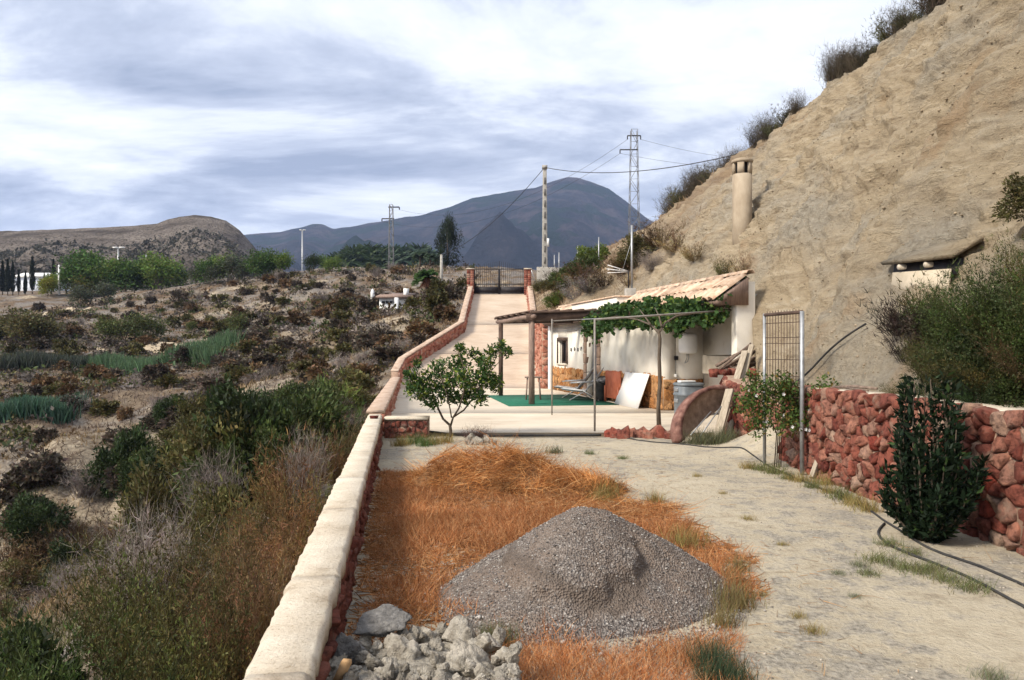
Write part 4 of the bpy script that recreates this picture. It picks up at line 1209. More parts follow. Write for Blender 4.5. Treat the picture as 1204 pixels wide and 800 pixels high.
# ---- trough, planks, woodpile
M['trough'] = simple('trough_pink', [(0.3, (0.08, 0.038, 0.03)), (0.5, (0.18, 0.088, 0.07)), (0.7, (0.29, 0.17, 0.135))], 7, bump=0.5)
M['trough_in'] = simple('trough_inside', [(0.3, (0.12, 0.08, 0.055)), (0.5, (0.22, 0.15, 0.105)), (0.7, (0.33, 0.24, 0.175))], 6, bump=0.5)
Rr = 0.66
A_ = G(799, 521, 0.02); B_ = P(866, 466, 14.6)
ch = B_ - A_; cl_ = np.linalg.norm(ch); u = ch / cl_
view = np.array([0.35, -1.0, 0.15]); view /= np.linalg.norm(view)
w = np.cross(view, u); w = w / np.linalg.norm(w)
if w[2] < 0: w = -w
nn = np.cross(u, w); 
if nn[1] > 0: nn = -nn
Rr = cl_ / 2
cen = (A_ + B_) / 2
def arc(rad, dn, a0=0, a1=math.pi, n=26):
    t = np.linspace(a0, a1, n)
    return np.array([cen - u * rad * math.cos(x) + w * rad * math.sin(x) * 0.56 + nn * dn for x in t]) - A_
tr_ = tag(empty('half_round_trough', tuple(A_)), 'half-round pinkish metal trough tipped on its side beneath the leaning planks', 'trough')
def band(arcs, mat, nm, close=True):
    n = len(arcs[0]); V_ = np.concatenate(arcs); F = []
    m = len(arcs)
    for i in range(m if close else m - 1):
        j = (i + 1) % m
        for k in range(n - 1): F.append((i * n + k, i * n + k + 1, j * n + k + 1, j * n + k))
    if close:
        F.append(tuple(i * n for i in range(m))); F.append(tuple(i * n + n - 1 for i in range(m - 1, -1, -1)))
    return obj(nm, V_, F, mat, tr_, smooth=False)
band([arc(Rr, 0.03), arc(Rr, -0.16), arc(Rr - 0.03, -0.16), arc(Rr - 0.13, 0.02), arc(Rr - 0.12, 0.045)], M['trough'], 'rim')
band([arc(Rr - 0.125, 0.02), arc(Rr * 0.62, -0.05), arc(Rr * 0.32, -0.08), arc(0.02, -0.09)], M['trough_in'], 'bottom', close=False)
for k, (ta, tb) in enumerate((((812, 512), (836, 484)), ((822, 515), (848, 478)))):
    a = P(*ta, 13.55) - A_; c = P(*tb, 14.1) - A_
    tag(MB().tube([a, c], 0.012, 6).build('iron_rod', M['galvanised'], loc=tuple(A_)), 'thin iron rod lying inside the tipped pink trough', 'rod', 'rods in the trough')
def plank(pa, pb, w, t, label, mat=None):
    a, b = np.array(pa), np.array(pb)
    L = np.linalg.norm(b - a)
    o = MB().box((-w / 2, -t / 2, 0), (w / 2, t / 2, L), 0.004).build('plank', mat or M['wood_grey'], bevel=0.004)
    o.location = tuple(a)
    o.rotation_euler = Vector(b - a).to_track_quat('Z', 'Y').to_euler()
    return tag(o, label, 'plank')
plank(G(845, 516, 0.03), P(876, 413, 15.2), 0.12, 0.045, 'long weathered plank leaning beside the trough, broader of the two')
plank(G(856, 514, 0.03), P(884, 406, 15.3), 0.09, 0.04, 'long narrow weathered plank leaning beside the trough')
plank(G(842, 519, 0.03), P(858, 458, 14.3), 0.15, 0.05, 'short thick board leaning against the tipped trough')
M['branch'] = simple('branch_bark', [(0.3, (0.09, 0.062, 0.048)), (0.7, (0.22, 0.165, 0.13))], 20, bump=0.6, var=0.25)
for k in range(16):
    a = P(842 + rng.uniform(0, 22), 442 - rng.uniform(0, 12), 15.9) ; c = P(880 + rng.uniform(0, 26), 402 + rng.uniform(0, 26), 16.0 + rng.uniform(-0.3, 0.3))
    a[2] = max(a[2], 1.16); c[2] = max(c[2], 1.2)
    m = (a + c) / 2 + rng.normal(0, 0.05, 3)
    tag(MB().tube([a - a, m - a, c - a], [0.035, 0.03, 0.018], 6).build('branch', M['branch'], loc=tuple(a)), 'cut dry branch in the woodpile on the low wall by the porch', 'branch', 'branches of the woodpile')
for k in range(5):
    c_ = P(838 + 12 * k, 447 + 2 * (k % 2), 15.75)
    tag(MB().box((-0.10, -0.1, -0.07), (0.10, 0.1, 0.07), 0.02).build('loose_stone', M['red_stone'], loc=(c_[0] + 0.05, c_[1] + 0.12, 1.17), rot=(0, 0, rng.uniform(0, 3))), 'loose stone lying on the low wall under the woodpile', 'stone', 'loose stones under the woodpile')

# ---- mesh door frame at the wall end
ga = np.array([3.55, 11.0, 0.0]); gb = np.array([3.80, 10.25, 0.0])
gf = tag(empty('mesh_frame', tuple(ga)), 'tall galvanised frame with wire mesh standing before the red stone wall', 'frame')
dl = gb - ga
MB().tube([(0, 0, -0.05), (0, 0, 2.14)], 0.024, 8).build('post', M['galvanised'], gf)
MB().tube([dl + [0, 0, -0.05], dl + [0, 0, 2.14]], 0.03, 8).build('post', M['galvanised'], gf)
MB().tube([(0, 0, 2.12), dl + [0, 0, 2.13]], 0.024, 8).build('top_bar', M['wood_dark'], gf)
wm = MB()
for k in range(1, 13):
    p_ = dl * k / 13
    wm.tube([p_ + [0, 0, 0.9], p_ + [0, 0, 2.17]], 0.005, 4)
for z in (1.0, 1.2, 1.28, 1.5, 1.72, 1.8, 2.0): wm.tube([[0, 0, z], dl + [0, 0, z]], 0.005, 4)
wm.build('wire_mesh', M['wood_dark'], gf)
sa = G(955, 562, 0.0)
o = plank(sa, sa + np.array([0.16, 0.10, 0.33]), 0.07, 0.07, 'short round stake leaning on the red stone wall near the mesh frame')
# ================================================================== GATE, POLES, CHIMNEY, FAR BUILDINGS
GY0 = 52.8
for px, lab in ((553.2, 'square red brick gate pillar on the ravine side of the iron gate'), (620.5, 'square red brick gate pillar on the hill side of the iron gate')):
    x = (px - 602) / FPX * GY0
    p = tag(empty('gate_pillar', (x, GY0, RZ1 - 0.1)), lab, 'pillar')
    MB().box((-0.22, -0.22, 0), (0.22, 0.22, 1.78)).build('core', M['mortar'], p)
    for row in range(12):
        z = 0.03 + row * 0.146
        for k in range(2):
            w_ = 0.21; x0 = -0.235 + k * 0.24 + (0.0 if row % 2 else 0.0)
            MB().box((x0, -0.24, z), (x0 + 0.225, -0.2, z + 0.13), 0.004).build('brick', M['red_stone'], p)
            sx = 1 if x < 0 else -1
            MB().box((sx * 0.20, -0.195 + k * 0.215, z), (sx * 0.24, -0.195 + k * 0.215 + 0.2, z + 0.13), 0.004).build('brick', M['red_stone'], p)
    MB().box((-0.27, -0.27, 1.78), (0.27, 0.27, 1.85)).build('cap', M['whitewash'], p)
gate = tag(empty('iron_gate', (-0.86, GY0, RZ1)), 'black double iron gate with bars at the top of the ramp', 'gate')
GW = 1.70
for s in (-1, 1):
    leaf = MB()
    for a, b in (((0.02, 0), (0.08, 1.72)), ((GW - 0.06, 0), (GW, 1.72))): leaf.box((s * a[0], -0.03, a[1] + 0.03), (s * b[0], 0.03, b[1]))
    for z in (0.06, 0.66, 1.68): leaf.box((s * 0.081, -0.025, z), (s * (GW - 0.061), 0.025, z + 0.06))
    lf = leaf.build('gate_leaf', M['iron'], gate)
    MB().box((s * 0.081, -0.008, 0.121), (s * (GW - 0.061), 0.008, 0.5)).build('panel', M['iron'], lf)
    for k in range(11):
        x = s * (0.15 + k * (GW - 0.30) / 10)
        top = 1.74 + 0.42 * math.cos((1 - k / 10) * math.pi / 2 + 0.0) * (1 if True else 0) * (1 - k / 10 * 0.2)
        top = 1.78 + 0.40 * (1 - (k / 10) ** 1.5)
        MB().tube([(x, 0, 0.5), (x, 0, top), (x, 0, top + 0.05)], [0.012, 0.012, 0.002], 5).build('bar', M['iron'], lf)
MB().box((-0.02, -0.04, 0.02), (0.019, 0.04, 2.25)).build('centre_stile', M['iron'], gate)
# white stay by the gate
a = P(624, 316, 53.2); b = P(632, 340, 53.2)
tag(MB().tube([a - a, b - a], 0.03, 6).build('guy_stay', M['white_paint'], loc=tuple(a)), 'pale slanting stay beside the hill-side gate pillar', 'stay')

# concrete utility pole
pb = P(640.5, 334, 54.5); 
up = tag(empty('utility_pole', (pb[0], pb[1], pb[2] - 0.6)), 'tall pale concrete utility pole standing beside the gate', 'utility pole')
H_ = 1.65 + 213 * 54.5 / 920 - (pb[2] - 0.6)
mb = MB(); V_ = []
for z, w_ in ((0, 0.21), (H_, 0.13)):
    V_ += [(-w_, -w_ * 0.8, z), (w_, -w_ * 0.8, z), (w_, w_ * 0.8, z), (-w_, w_ * 0.8, z)]
mb.add(V_, [(0, 1, 5, 4), (1, 2, 6, 5), (2, 3, 7, 6), (3, 0, 4, 7), (4, 5, 6, 7), (3, 2, 1, 0)]).build('shaft', M['concrete'], up, bevel=0.03)
for k in range(9):
    z = 1.2 + k * (H_ - 1.6) / 9
    MB().box((-0.05, -0.185, z), (0.05, -0.1, z + 0.45)).build('recess_panel', simple('recess_%d' % k, [(0.3, (0.10, 0.095, 0.09)), (0.7, (0.16, 0.15, 0.14))], 5) if k == 0 else bpy.data.materials['recess_0'], up)
MB().box((-0.18, -0.2, H_ - 0.1), (0.18, 0.2, H_ + 0.12)).build('cap', M['concrete'], up)
MB().box((0.15, -0.14, 3.2), (0.30, 0.08, 3.75)).build('meter_box', M['white_paint'], up)
top_pole = np.array([pb[0], pb[1], pb[2] - 0.6 + H_])
def cable(name, a, b, sag, r, label, group=None):
    f = np.linspace(0, 1, 26)
    pts = np.outer(1 - f, a) + np.outer(f, b) - np.outer(4 * f * (1 - f), [0, 0, sag])
    return tag(MB().tube(pts - a, r, 5).build(name, M['rubber'], loc=tuple(a)), label, 'cable', group)
cable('power_cable', top_pole, np.array([10.8, 30.5, 9.75]), 0.75, 0.022, 'dark power cable sagging from the concrete pole to the hillside crest')
cb_end = on_terrain(519, 343); cb_top = np.array([cb_end[0], cb_end[1], 0.0]); cb_top[2] = EYE + 110 / FPX * cb_end[1]
cable('power_cable', top_pole, cb_top, 0.9, 0.022, 'dark power cable running from the concrete pole down to the shorter far pole')

def pole(px, py_base, py_top, label, mat, r_px=1.6, lamp=False, group=None, name='pole', depth=None):
    b = on_terrain(px, py_base) if depth is None else P(px, py_base, depth)
    if depth is not None: b[2] = min(b[2], float(terrain_z(b[0], b[1])))
    H = EYE + (410 - py_top) / FPX * b[1] - b[2]
    r = r_px * b[1] / FPX
    o = tag(empty(name, (b[0], b[1], b[2] - 0.2)), label, 'pole' if not lamp else 'lamp post', group)
    MB().tube([(0, 0, 0), (0, 0, H + 0.2)], [r, r * 0.75], 8).build('shaft', mat, o)
    if lamp:
        for s in (-1, 1):
            MB().tube([(0, 0, H + 0.1), (s * 0.9, 0, H + 0.25)], r * 0.4, 6).build('arm', mat, o)
            MB().box((s * 0.6 - 0.35, -0.2, H + 0.22), (s * 0.6 + 0.55, 0.2, H + 0.42)).build('lamp_head', M['white_paint'], o)
    else:
        MB().tube([(0, 0, H + 0.2), (0, 0, H + 0.26)], [r * 0.8, r * 0.5], 8).build('cap', mat, o)
    return b
pole(519, 343, 300, 'short pale concrete pole beside the palm above the ramp wall', M['concrete'], 2.0)
pole(355.5, 318, 271, 'thin lamp post with twin heads on the ridge before the mountain', M['galvanised'], 1.1, True)
pole(139, 343, 292, 'thin lamp post with twin heads among the far pines', M['galvanised'], 1.1, True)
pole(172, 341, 300, 'slim grey pole at the right end of the pine row', M['galvanised'], 1.1)
pole(69.5, 347, 312, 'white pole standing beside the cypress avenue', M['white_paint'], 1.4)
# fence posts on the shoulder by the gate
for k, (px, yb, yt) in enumerate(((649, 322, 300), (654, 320, 297), (676, 318, 289), (700, 308, 279), (739, 292, 278), (749, 288, 276))):
    b = hill_at(px, yb)
    H = EYE + (410 - yt) / FPX * b[1] - b[2]
    o = tag(MB().tube([(0, 0, -0.3), (0, 0, H)], 0.035, 6).build('fence_post', M['galvanised'], loc=tuple(b)), 'thin metal fence post on the scrubby shoulder above the gate', 'post', 'fence posts above the gate')
b = hill_at(647, 325)
tag(MB().box((-0.9, -0.5, -0.5), (0.9, 0.5, 0.9), 0.02).build('concrete_hut', M['concrete'], loc=(b[0], b[1] + 1.0, b[2]), bevel=0.03), 'small concrete block behind the utility pole foot', 'block')

# lattice tower and pylon
def lattice(px, top_y, depth, wb, wt, zb, arms, label, name):
    X = (px - 602) / FPX * depth; zt = EYE + (410 - top_y) / FPX * depth
    t = tag(empty(name, (X, depth, zb)), label, 'pylon')
    H = zt - zb; n = 15
    wid = lambda z: wb + (wt - wb) * z / H
    s = max(0.03, 0.00062 * depth)
    for sx in (-1, 1):
        for sy in (-1, 1):
            MB().bar((sx * wb / 2, sy * wb / 2, 0), (sx * wt / 2, sy * wt / 2, H), s * 1.1).build('leg', M['steel_dark'], t)
    br = MB()
    for i in range(n):
        z0, z1 = H * i / n, H * (i + 1) / n; a, c = wid(z0) / 2, wid(z1) / 2
        for f in range(2):
            k = 1 if (i + f) % 2 else -1
            br.bar((-a * k, -a, z0), (c * k, -c, z1), s * 0.7); br.bar((-a * k, a, z0), (c * k, c, z1), s * 0.7)
            br.bar((-a, -a * k, z0), (-c, c * k, z1), s * 0.7); br.bar((a, -a * k, z0), (c, c * k, z1), s * 0.7)
            if f == 0: break
        br.bar((-c, -c, z1), (c, -c, z1), s * 0.6)
    br.build('bracing', M['steel_dark'], t)
    ends = []
    for z_, l, r in arms:
        z = H - z_
        MB().bar((-l, 0, z), (r, 0, z), s * 1.6, s * 2.2).build('cross_arm', M['iron'], t)
        for q in (-l, r):
            if abs(q) > wt:
                MB().tube([(q, 0, z - 0.45), (q, 0, z)], s * 1.2, 6).build('insulator', M['iron'], t); ends.append((X + q, depth, zb + z - 0.45))
    return ends
e1 = lattice(745.5, 153, 95, 1.55, 0.75, 5.5, ((0.7, 0.8, 0.8), (2.4, 1.7, 0.5)), 'tall steel lattice tower behind the crest of the hillside', 'lattice_tower')
e2 = lattice(460, 241, 135, 1.0, 0.55, 10.0, ((0.4, 0.5, 1.4), (2.4, 1.6, 0.5)), 'steel lattice pylon rising behind the palms on the ridge', 'lattice_pylon')
for k in range(2):
    cable('power_line', np.array(e1[k * 2 if k * 2 < len(e1) else 0]), np.array(e2[k]), 4.0, 0.016, 'thin power line strung between the two lattice pylons', 'lines between the pylons')
    cable('power_line', np.array(e1[-1 - k]), np.array([60.0, 110 + 8 * k, 30.0 + 2 * k]), 2.5, 0.016, 'thin power line leaving the tall lattice tower over the hillside', 'lines over the hillside')

# chimney on the slope
cb_ = hill_at(871, 258)
ch_ = tag(empty('chimney', (cb_[0], cb_[1], cb_[2] - 1.2)), 'round concrete chimney with slotted cap rising from the bare slope', 'chimney')
ct = EYE + (410 - 190) / FPX * cb_[1] - (cb_[2] - 1.2)
M['chim'] = simple('chimney_plaster', [(0.3, (0.24, 0.19, 0.135)), (0.5, (0.34, 0.275, 0.20)), (0.7, (0.42, 0.35, 0.265))], 3.0, cscale=(1, 1, 0.5), bump=0.4)
cr_ = 11.3 * cb_[1] / FPX
MB().lathe([(cr_, 0), (cr_ * 0.99, ct - 0.36)], 28).build('shaft', M['chim'], ch_, smooth=False)
MB().lathe([(cr_ * 0.62, ct - 0.362), (cr_ * 0.62, ct - 0.04)], 20).build('flue', M['iron'], ch_)
for k in range(5):
    a0 = k * 2 * math.pi / 5 + 0.15; a1 = a0 + 0.72
    V_ = [(r * math.cos(a), r * math.sin(a), z) for a in np.linspace(a0, a1, 5) for r in (cr_ * 0.72, cr_) for z in (ct - 0.358, ct - 0.05)]
    F = []
    for i in range(4):
        b = i * 4
        F += [(b + 2, b + 6, b + 7, b + 3), (b, b + 1, b + 5, b + 4), (b + 1, b + 3, b + 7, b + 5), (b, b + 4, b + 6, b + 2)]
    F += [(0, 2, 3, 1), (16, 17, 19, 18)]
    obj('cap_pier', V_, F, M['chim'], ch_)
MB().lathe([(cr_ * 1.06, ct - 0.048), (cr_ * 1.10, ct - 0.02), (cr_ * 1.08, ct + 0.03), (cr_ * 0.9, ct + 0.05)], 28).build('cap', M['chim'], ch_)

# TV aerial
ab = HW(6.2, 0.75, TZ + ZE + 0.40)
aer = tag(empty('tv_aerial', tuple(ab)), 'television aerial on a mast with a concrete block foot on the roof', 'aerial')
MB().box((-0.16, -0.16, 0), (0.16, 0.16, 0.40)).build('block', M['concrete'], aer, bevel=0.01)
MB().tube([(0.05, 0.0, 0.4), (0.05, 0.0, 2.35)], 0.035, 8).build('mast', M['galvanised'], aer)
MB().tube([(-0.06, -0.05, 0.4), (-0.06, -0.05, 0.95)], 0.022, 6).build('mast', M['iron'], aer)
MB().tube([(-0.06, -0.05, 0.9), (-0.75, -0.2, 0.98)], 0.016, 6).build('boom', M['galvanised'], aer)
for k in range(3):
    dz = (-0.07, 0, 0.07)[k]
    MB().tube([(-0.10, -0.06, 0.92 + dz * 0.25), (-0.72, -0.2, 0.98 + dz * 1.7)], 0.014, 6).build('element', M['white_paint'], aer)
for k in range(4):
    x = -0.2 - k * 0.16
    MB().tube([(x, -0.22 - 0.03 * k, 0.95 + 0.005 * k), (x, 0.12 - 0.03 * k, 0.95 + 0.005 * k)], 0.010, 6).build('element', M['white_paint'], aer)
MB().tube([(0.05, 0, 1.9), (-0.25, 0.05, 0.9)], 0.008, 5).build('stay', M['galvanised'], aer)

# cave opening roofed with a slab on logs
ca = hill_at(1042, 306); cbp = hill_at(1121, 301)
out_ = np.array([-0.95, -0.12, 0.0])
ca = ca + out_ * 0.07; cbp = cbp + out_ * 0.07
ax_ = cbp - ca; dzc = ax_[2]; ax_[2] = 0.0; Lc = np.linalg.norm(ax_); ax_ /= Lc
inn = np.array([-ax_[1], ax_[0], 0.0])
if inn[0] < 0: inn = -inn
cave = tag(empty('cave_opening', tuple(ca), math.atan2(ax_[1], ax_[0])), 'dark cave opening roofed by a slab on round log ends in the slope', 'cave opening')
sgn = 1 if np.cross(ax_, inn)[2] > 0 else -1
V_ = [(-0.05, -0.14 * sgn, 0.0), (Lc + 0.03, -0.16 * sgn, dzc), (Lc - 0.10, 0.40 * sgn, dzc + 0.26), (0.12, 0.40 * sgn, 0.22)]
V_ = V_ + [(x, y + 0.04 * sgn, z - 0.04) for x, y, z in V_]
obj('roof_slab', V_, [(0, 1, 2, 3), (7, 6, 5, 4), (0, 4, 5, 1), (1, 5, 6, 2), (2, 6, 7, 3), (3, 7, 4, 0)], M['marl'], cave)
for f in (0.22, 0.62):
    MB().tube([(Lc * f, -0.10 * sgn, dzc * f - 0.085), (Lc * f, 0.4 * sgn, dzc * f - 0.07)], 0.036, 12).build('log_end', M['whitewash'], cave)
V_ = [(0.05, 0.0, -0.03), (Lc - 0.05, 0.0, dzc - 0.03), (Lc - 0.05, -0.02 * sgn, dzc - 0.22), (0.05, -0.02 * sgn, -0.22)]
V_ = V_ + [(x, y + 0.3 * sgn, z) for x, y, z in V_]
BOXF = [(0, 1, 2, 3), (7, 6, 5, 4), (0, 4, 5, 1), (1, 5, 6, 2), (2, 6, 7, 3), (3, 7, 4, 0)]
obj('back_panel', V_, BOXF, M['iron'], cave)  # near-black sheet painting in the shade of a recess not carved into the slope
V_ = [(0.10, -0.06 * sgn, -0.15), (Lc - 0.10, -0.06 * sgn, dzc - 0.15), (Lc - 0.10, -0.10 * sgn, dzc - 0.5), (0.10, -0.10 * sgn, -0.5)]
V_ = V_ + [(x, y + 0.03 * sgn, z) for x, y, z in V_]
obj('plaster_sill', V_, BOXF, M['cream_block'], cave)

# little white house on the far slope
hb = on_terrain(463, 366)
S_ = hb[1] / FPX
wh_ = tag(empty('white_cottage', (hb[0], hb[1], hb[2])), 'tiny white cottage with brown roof half hidden on the far slope', 'house')
W_ = 17 * S_
MB().box((-W_, 0, -0.5), (W_, 2.6, 17 * S_)).build('wall', M['white_paint'], wh_)
MB().box((3 * S_, -0.8, -1.0), (7 * S_, -0.4, 15 * S_)).build('pillar', M['white_paint'], wh_)
V_ = [(-W_ - 0.2, -0.3, 17.2 * S_), (W_ + 0.2, -0.3, 17.2 * S_), (W_ + 0.2, 3.0, 25 * S_), (-W_ - 0.2, 3.0, 25 * S_)]
V_ += [(x, y, z - 0.12) for x, y, z in V_]
obj('roof', V_, [(0, 1, 2, 3), (7, 6, 5, 4), (0, 4, 5, 1), (1, 5, 6, 2), (2, 6, 7, 3), (3, 7, 4, 0)], M['wood_post'], wh_)
MB().box((9 * S_, 1.0, 17 * S_), (14.5 * S_, 1.5, 28 * S_)).build('chimney', M['white_paint'], wh_)
for k in range(4): MB().box((-14 * S_ + k * 4.6 * S_, -0.06, 9 * S_), (-10.4 * S_ + k * 4.6 * S_, -0.003, 12 * S_)).build('window', M['glass_dark'], wh_)
MB().box((9 * S_, -0.05, 0), (12 * S_, -0.004, 8 * S_)).build('door', M['glass_dark'], wh_)
b = on_terrain(438, 352); s_ = b[1] / FPX
tag(MB().lathe([(2.3 * s_, -0.4), (2.3 * s_, 8 * s_), (1.6 * s_, 10 * s_), (0.3 * s_, 12 * s_)], 10).build('vent_stack', M['white_paint'], loc=tuple(b)), 'small white domed chimney stack left of the tiny cottage', 'chimney')
for k, (px, py) in enumerate(((494, 358), (509, 356))):
    b = on_terrain(px, py); s_ = b[1] / FPX
    tag(MB().box((-4 * s_, 0, -0.4), (4 * s_, 0.3, 4 * s_)).build('garden_wall', M['white_paint'], loc=tuple(b)), 'low white garden wall beside the palm right of the cottage', 'wall', 'garden walls by the cottage')
# long white shed behind the cypresses
b = P(42, 347, 152); b[2] = float(terrain_z(b[0], b[1]))
shed = tag(empty('white_shed', tuple(b)), 'long white shed behind the avenue of cypresses', 'building')
wd = 27 * 152 / FPX; hh = EYE + (410 - 326) / FPX * 152 - b[2]
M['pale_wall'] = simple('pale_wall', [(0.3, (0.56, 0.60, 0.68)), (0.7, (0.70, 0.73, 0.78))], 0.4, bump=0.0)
MB().box((-wd, 0, -1), (wd, 8, hh)).build('wall', M['pale_wall'], shed)
V_ = [(-wd - 0.3, -0.4, hh + 0.05), (wd + 0.3, -0.4, hh + 0.05), (wd + 0.3, 8.4, hh + 0.05), (-wd - 0.3, 8.4, hh + 0.05), (-wd - 0.3, 4, hh + 1.2), (wd + 0.3, 4, hh + 1.2)]
obj('roof', V_, [(0, 1, 5, 4), (2, 3, 4, 5), (1, 2, 5), (3, 0, 4), (3, 2, 1, 0)], M['white_paint'], shed)
for k in range(6): MB().box((-wd + 0.6 + k * 1.5, -0.06, hh * 0.45), (-wd + 1.3 + k * 1.5, -0.003, hh * 0.75)).build('window', M['glass_dark'], shed)
# ================================================================== HEAPS, HOSES
# gravel heap
gc = np.array([0.48, 5.28])
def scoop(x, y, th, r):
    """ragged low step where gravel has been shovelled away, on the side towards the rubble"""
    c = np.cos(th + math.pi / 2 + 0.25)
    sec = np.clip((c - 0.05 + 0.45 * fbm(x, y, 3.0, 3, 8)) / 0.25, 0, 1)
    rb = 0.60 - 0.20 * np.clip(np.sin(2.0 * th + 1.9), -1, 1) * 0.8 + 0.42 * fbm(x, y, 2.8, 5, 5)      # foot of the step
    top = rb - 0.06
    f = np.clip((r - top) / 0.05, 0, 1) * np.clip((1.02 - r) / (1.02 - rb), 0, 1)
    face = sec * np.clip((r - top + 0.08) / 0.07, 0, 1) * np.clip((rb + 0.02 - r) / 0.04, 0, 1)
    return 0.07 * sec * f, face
def heap_z(x, y):
    dx, dy = x - gc[0], y - gc[1]
    th = np.arctan2(dy, dx)
    rad = 0.99 * (1 + 0.10 * np.sin(2 * th + 0.4) + 0.05 * np.sin(3 * th + 1.2) + 0.03 * np.sin(5 * th)) * np.where(dy < 0, 1.0, 0.95)
    r = np.hypot(dx, dy * 1.05) / rad
    prof = np.clip(1 - r, 0, None)
    z = 0.62 * prof ** 0.95 + 0.02
    z = np.minimum(z, 0.56 - 1.1 * r ** 2 * np.clip(1 - r, 0, 1))
    z = np.where(r > 1, -0.10 * (r - 1), z)
    # the side towards the camera yard has been dug away: steep face above, loose fan below
    z = z - scoop(x, y, th, r)[0]
    z = z + 0.085 * fbm(x, y, 3.2, 5, 2) * np.clip(1.3 - r, 0, 1) + 0.02 * fbm(x, y, 14, 3, 4)
    return z
gxs = np.linspace(-1.15, 1.15, 170) + gc[0]; gys = np.linspace(-1.15, 1.15, 170) + gc[1]
HX, HYY = np.meshgrid(gxs, gys, indexing='ij')
HZ = heap_z(HX, HYY)
def gravel_material():
    m, nt, b = material('gravel')
    v = n_coord(nt)
    vo = nt.nodes.new('ShaderNodeTexVoronoi'); vo.inputs['Scale'].default_value = 70
    nt.links.new(v, vo.inputs['Vector'])
    sc = nt.nodes.new('ShaderNodeSeparateColor'); nt.links.new(vo.outputs['Color'], sc.inputs[0])
    c1 = n_ramp(nt, sc.outputs[0], [(0.0, (0.08, 0.07, 0.065)), (0.5, (0.165, 0.145, 0.132)), (0.85, (0.25, 0.225, 0.205)), (1.0, (0.42, 0.40, 0.37))])
    f = n_noise(nt, v, 2.4, 6, 0.6)
    c = n_mix(nt, n_ramp(nt, f, [(0.40, (0, 0, 0)), (0.60, (0.8, 0.8, 0.8))]), c1, (0.19, 0.145, 0.115))
    at = nt.nodes.new('ShaderNodeAttribute'); at.attribute_name = 'Col'      # darker, browner tone on the dug face
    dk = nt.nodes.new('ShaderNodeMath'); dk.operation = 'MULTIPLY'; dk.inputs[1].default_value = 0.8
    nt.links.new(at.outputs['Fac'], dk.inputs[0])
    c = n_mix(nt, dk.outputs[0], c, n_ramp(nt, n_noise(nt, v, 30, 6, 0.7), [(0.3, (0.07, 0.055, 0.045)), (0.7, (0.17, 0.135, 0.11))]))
    nt.links.new(c, b.inputs['Base Color']); b.inputs['Roughness'].default_value = 0.95
    b.inputs['Specular IOR Level'].default_value = 0.15
    n_bump(nt, b, vo.outputs['Distance'], 0.9, 0.02)
    return m
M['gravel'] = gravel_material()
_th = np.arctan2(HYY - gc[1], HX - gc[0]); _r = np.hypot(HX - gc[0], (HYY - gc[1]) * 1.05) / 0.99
_face_m = scoop(HX, HYY, _th, _r)[1]
gh = obj('gravel_heap', np.stack([HX - gc[0], HYY - gc[1], HZ], -1).reshape(-1, 3), grid_faces(170, 170), M['gravel'], smooth=True, loc=(gc[0], gc[1], 0), cols=np.repeat(_face_m.reshape(-1, 1), 3, 1))
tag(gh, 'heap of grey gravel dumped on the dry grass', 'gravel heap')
def pebbles(name, pts, smin, smax, parent, loc, mat, cols):
    """small irregular stones: squashed octahedra"""
    n = len(pts)
    base = np.array([[1, 0, 0], [-1, 0, 0], [0, 1, 0], [0, -1, 0], [0, 0, 1], [0, 0, -1]], float)
    F0 = np.array([[0, 2, 4], [2, 1, 4], [1, 3, 4], [3, 0, 4], [2, 0, 5], [1, 2, 5], [3, 1, 5], [0, 3, 5]])
    s = smin * (smax / smin) ** (rng.random(n) ** 2.2)
    a = rng.random(n) * 6.28
    V_ = base[None] * (s[:, None, None] * rng.uniform(0.55, 1.15, (n, 6, 1)))
    ca, sa = np.cos(a), np.sin(a)
    x = V_[..., 0] * ca[:, None] - V_[..., 1] * sa[:, None]; y = V_[..., 0] * sa[:, None] + V_[..., 1] * ca[:, None]
    V_ = np.stack([x, y, V_[..., 2] * 0.7], -1) + pts[:, None, :]
    F = (F0[None] + 6 * np.arange(n)[:, None, None]).reshape(-1, 3)
    C_ = np.repeat(cols, 6, axis=0)
    o = obj(name, V_.reshape(-1, 3), F, mat, parent, cols=C_, loc=loc)
    return tag(o, kind='stuff')
M['pebble'] = leaf_material('pebble', 0.0, 0.9)
n = 16000
a = rng.random(n) * 6.283; r = np.sqrt(rng.random(n)) * 1.08
pp = np.stack([gc[0] + r * np.cos(a), gc[1] + r * np.sin(a)], -1)
z = heap_z(pp[:, 0], pp[:, 1])
_k = scoop(pp[:, 0], pp[:, 1], np.arctan2(pp[:, 1] - gc[1], pp[:, 0] - gc[0]), r / 0.99)[1] < 0.35 + 0.65 * rng.random(len(pp))
pp = pp[_k]; z = z[_k]; n = len(pp)
pts = np.c_[pp - gc, np.maximum(z, yard_z(pp[:, 0], pp[:, 1]) if True else 0) + 0.002]
g = rng.random((n, 1))
cols = np.where(g < 0.82, np.array([[0.15, 0.132, 0.122]]) * rng.uniform(0.45, 1.6, (n, 1)), np.array([[0.40, 0.375, 0.345]]) * rng.uniform(0.7, 1.1, (n, 1)))
pebbles('gravel_grains', pts, 0.003, 0.013, gh, (0, 0, 0), M['pebble'], cols)
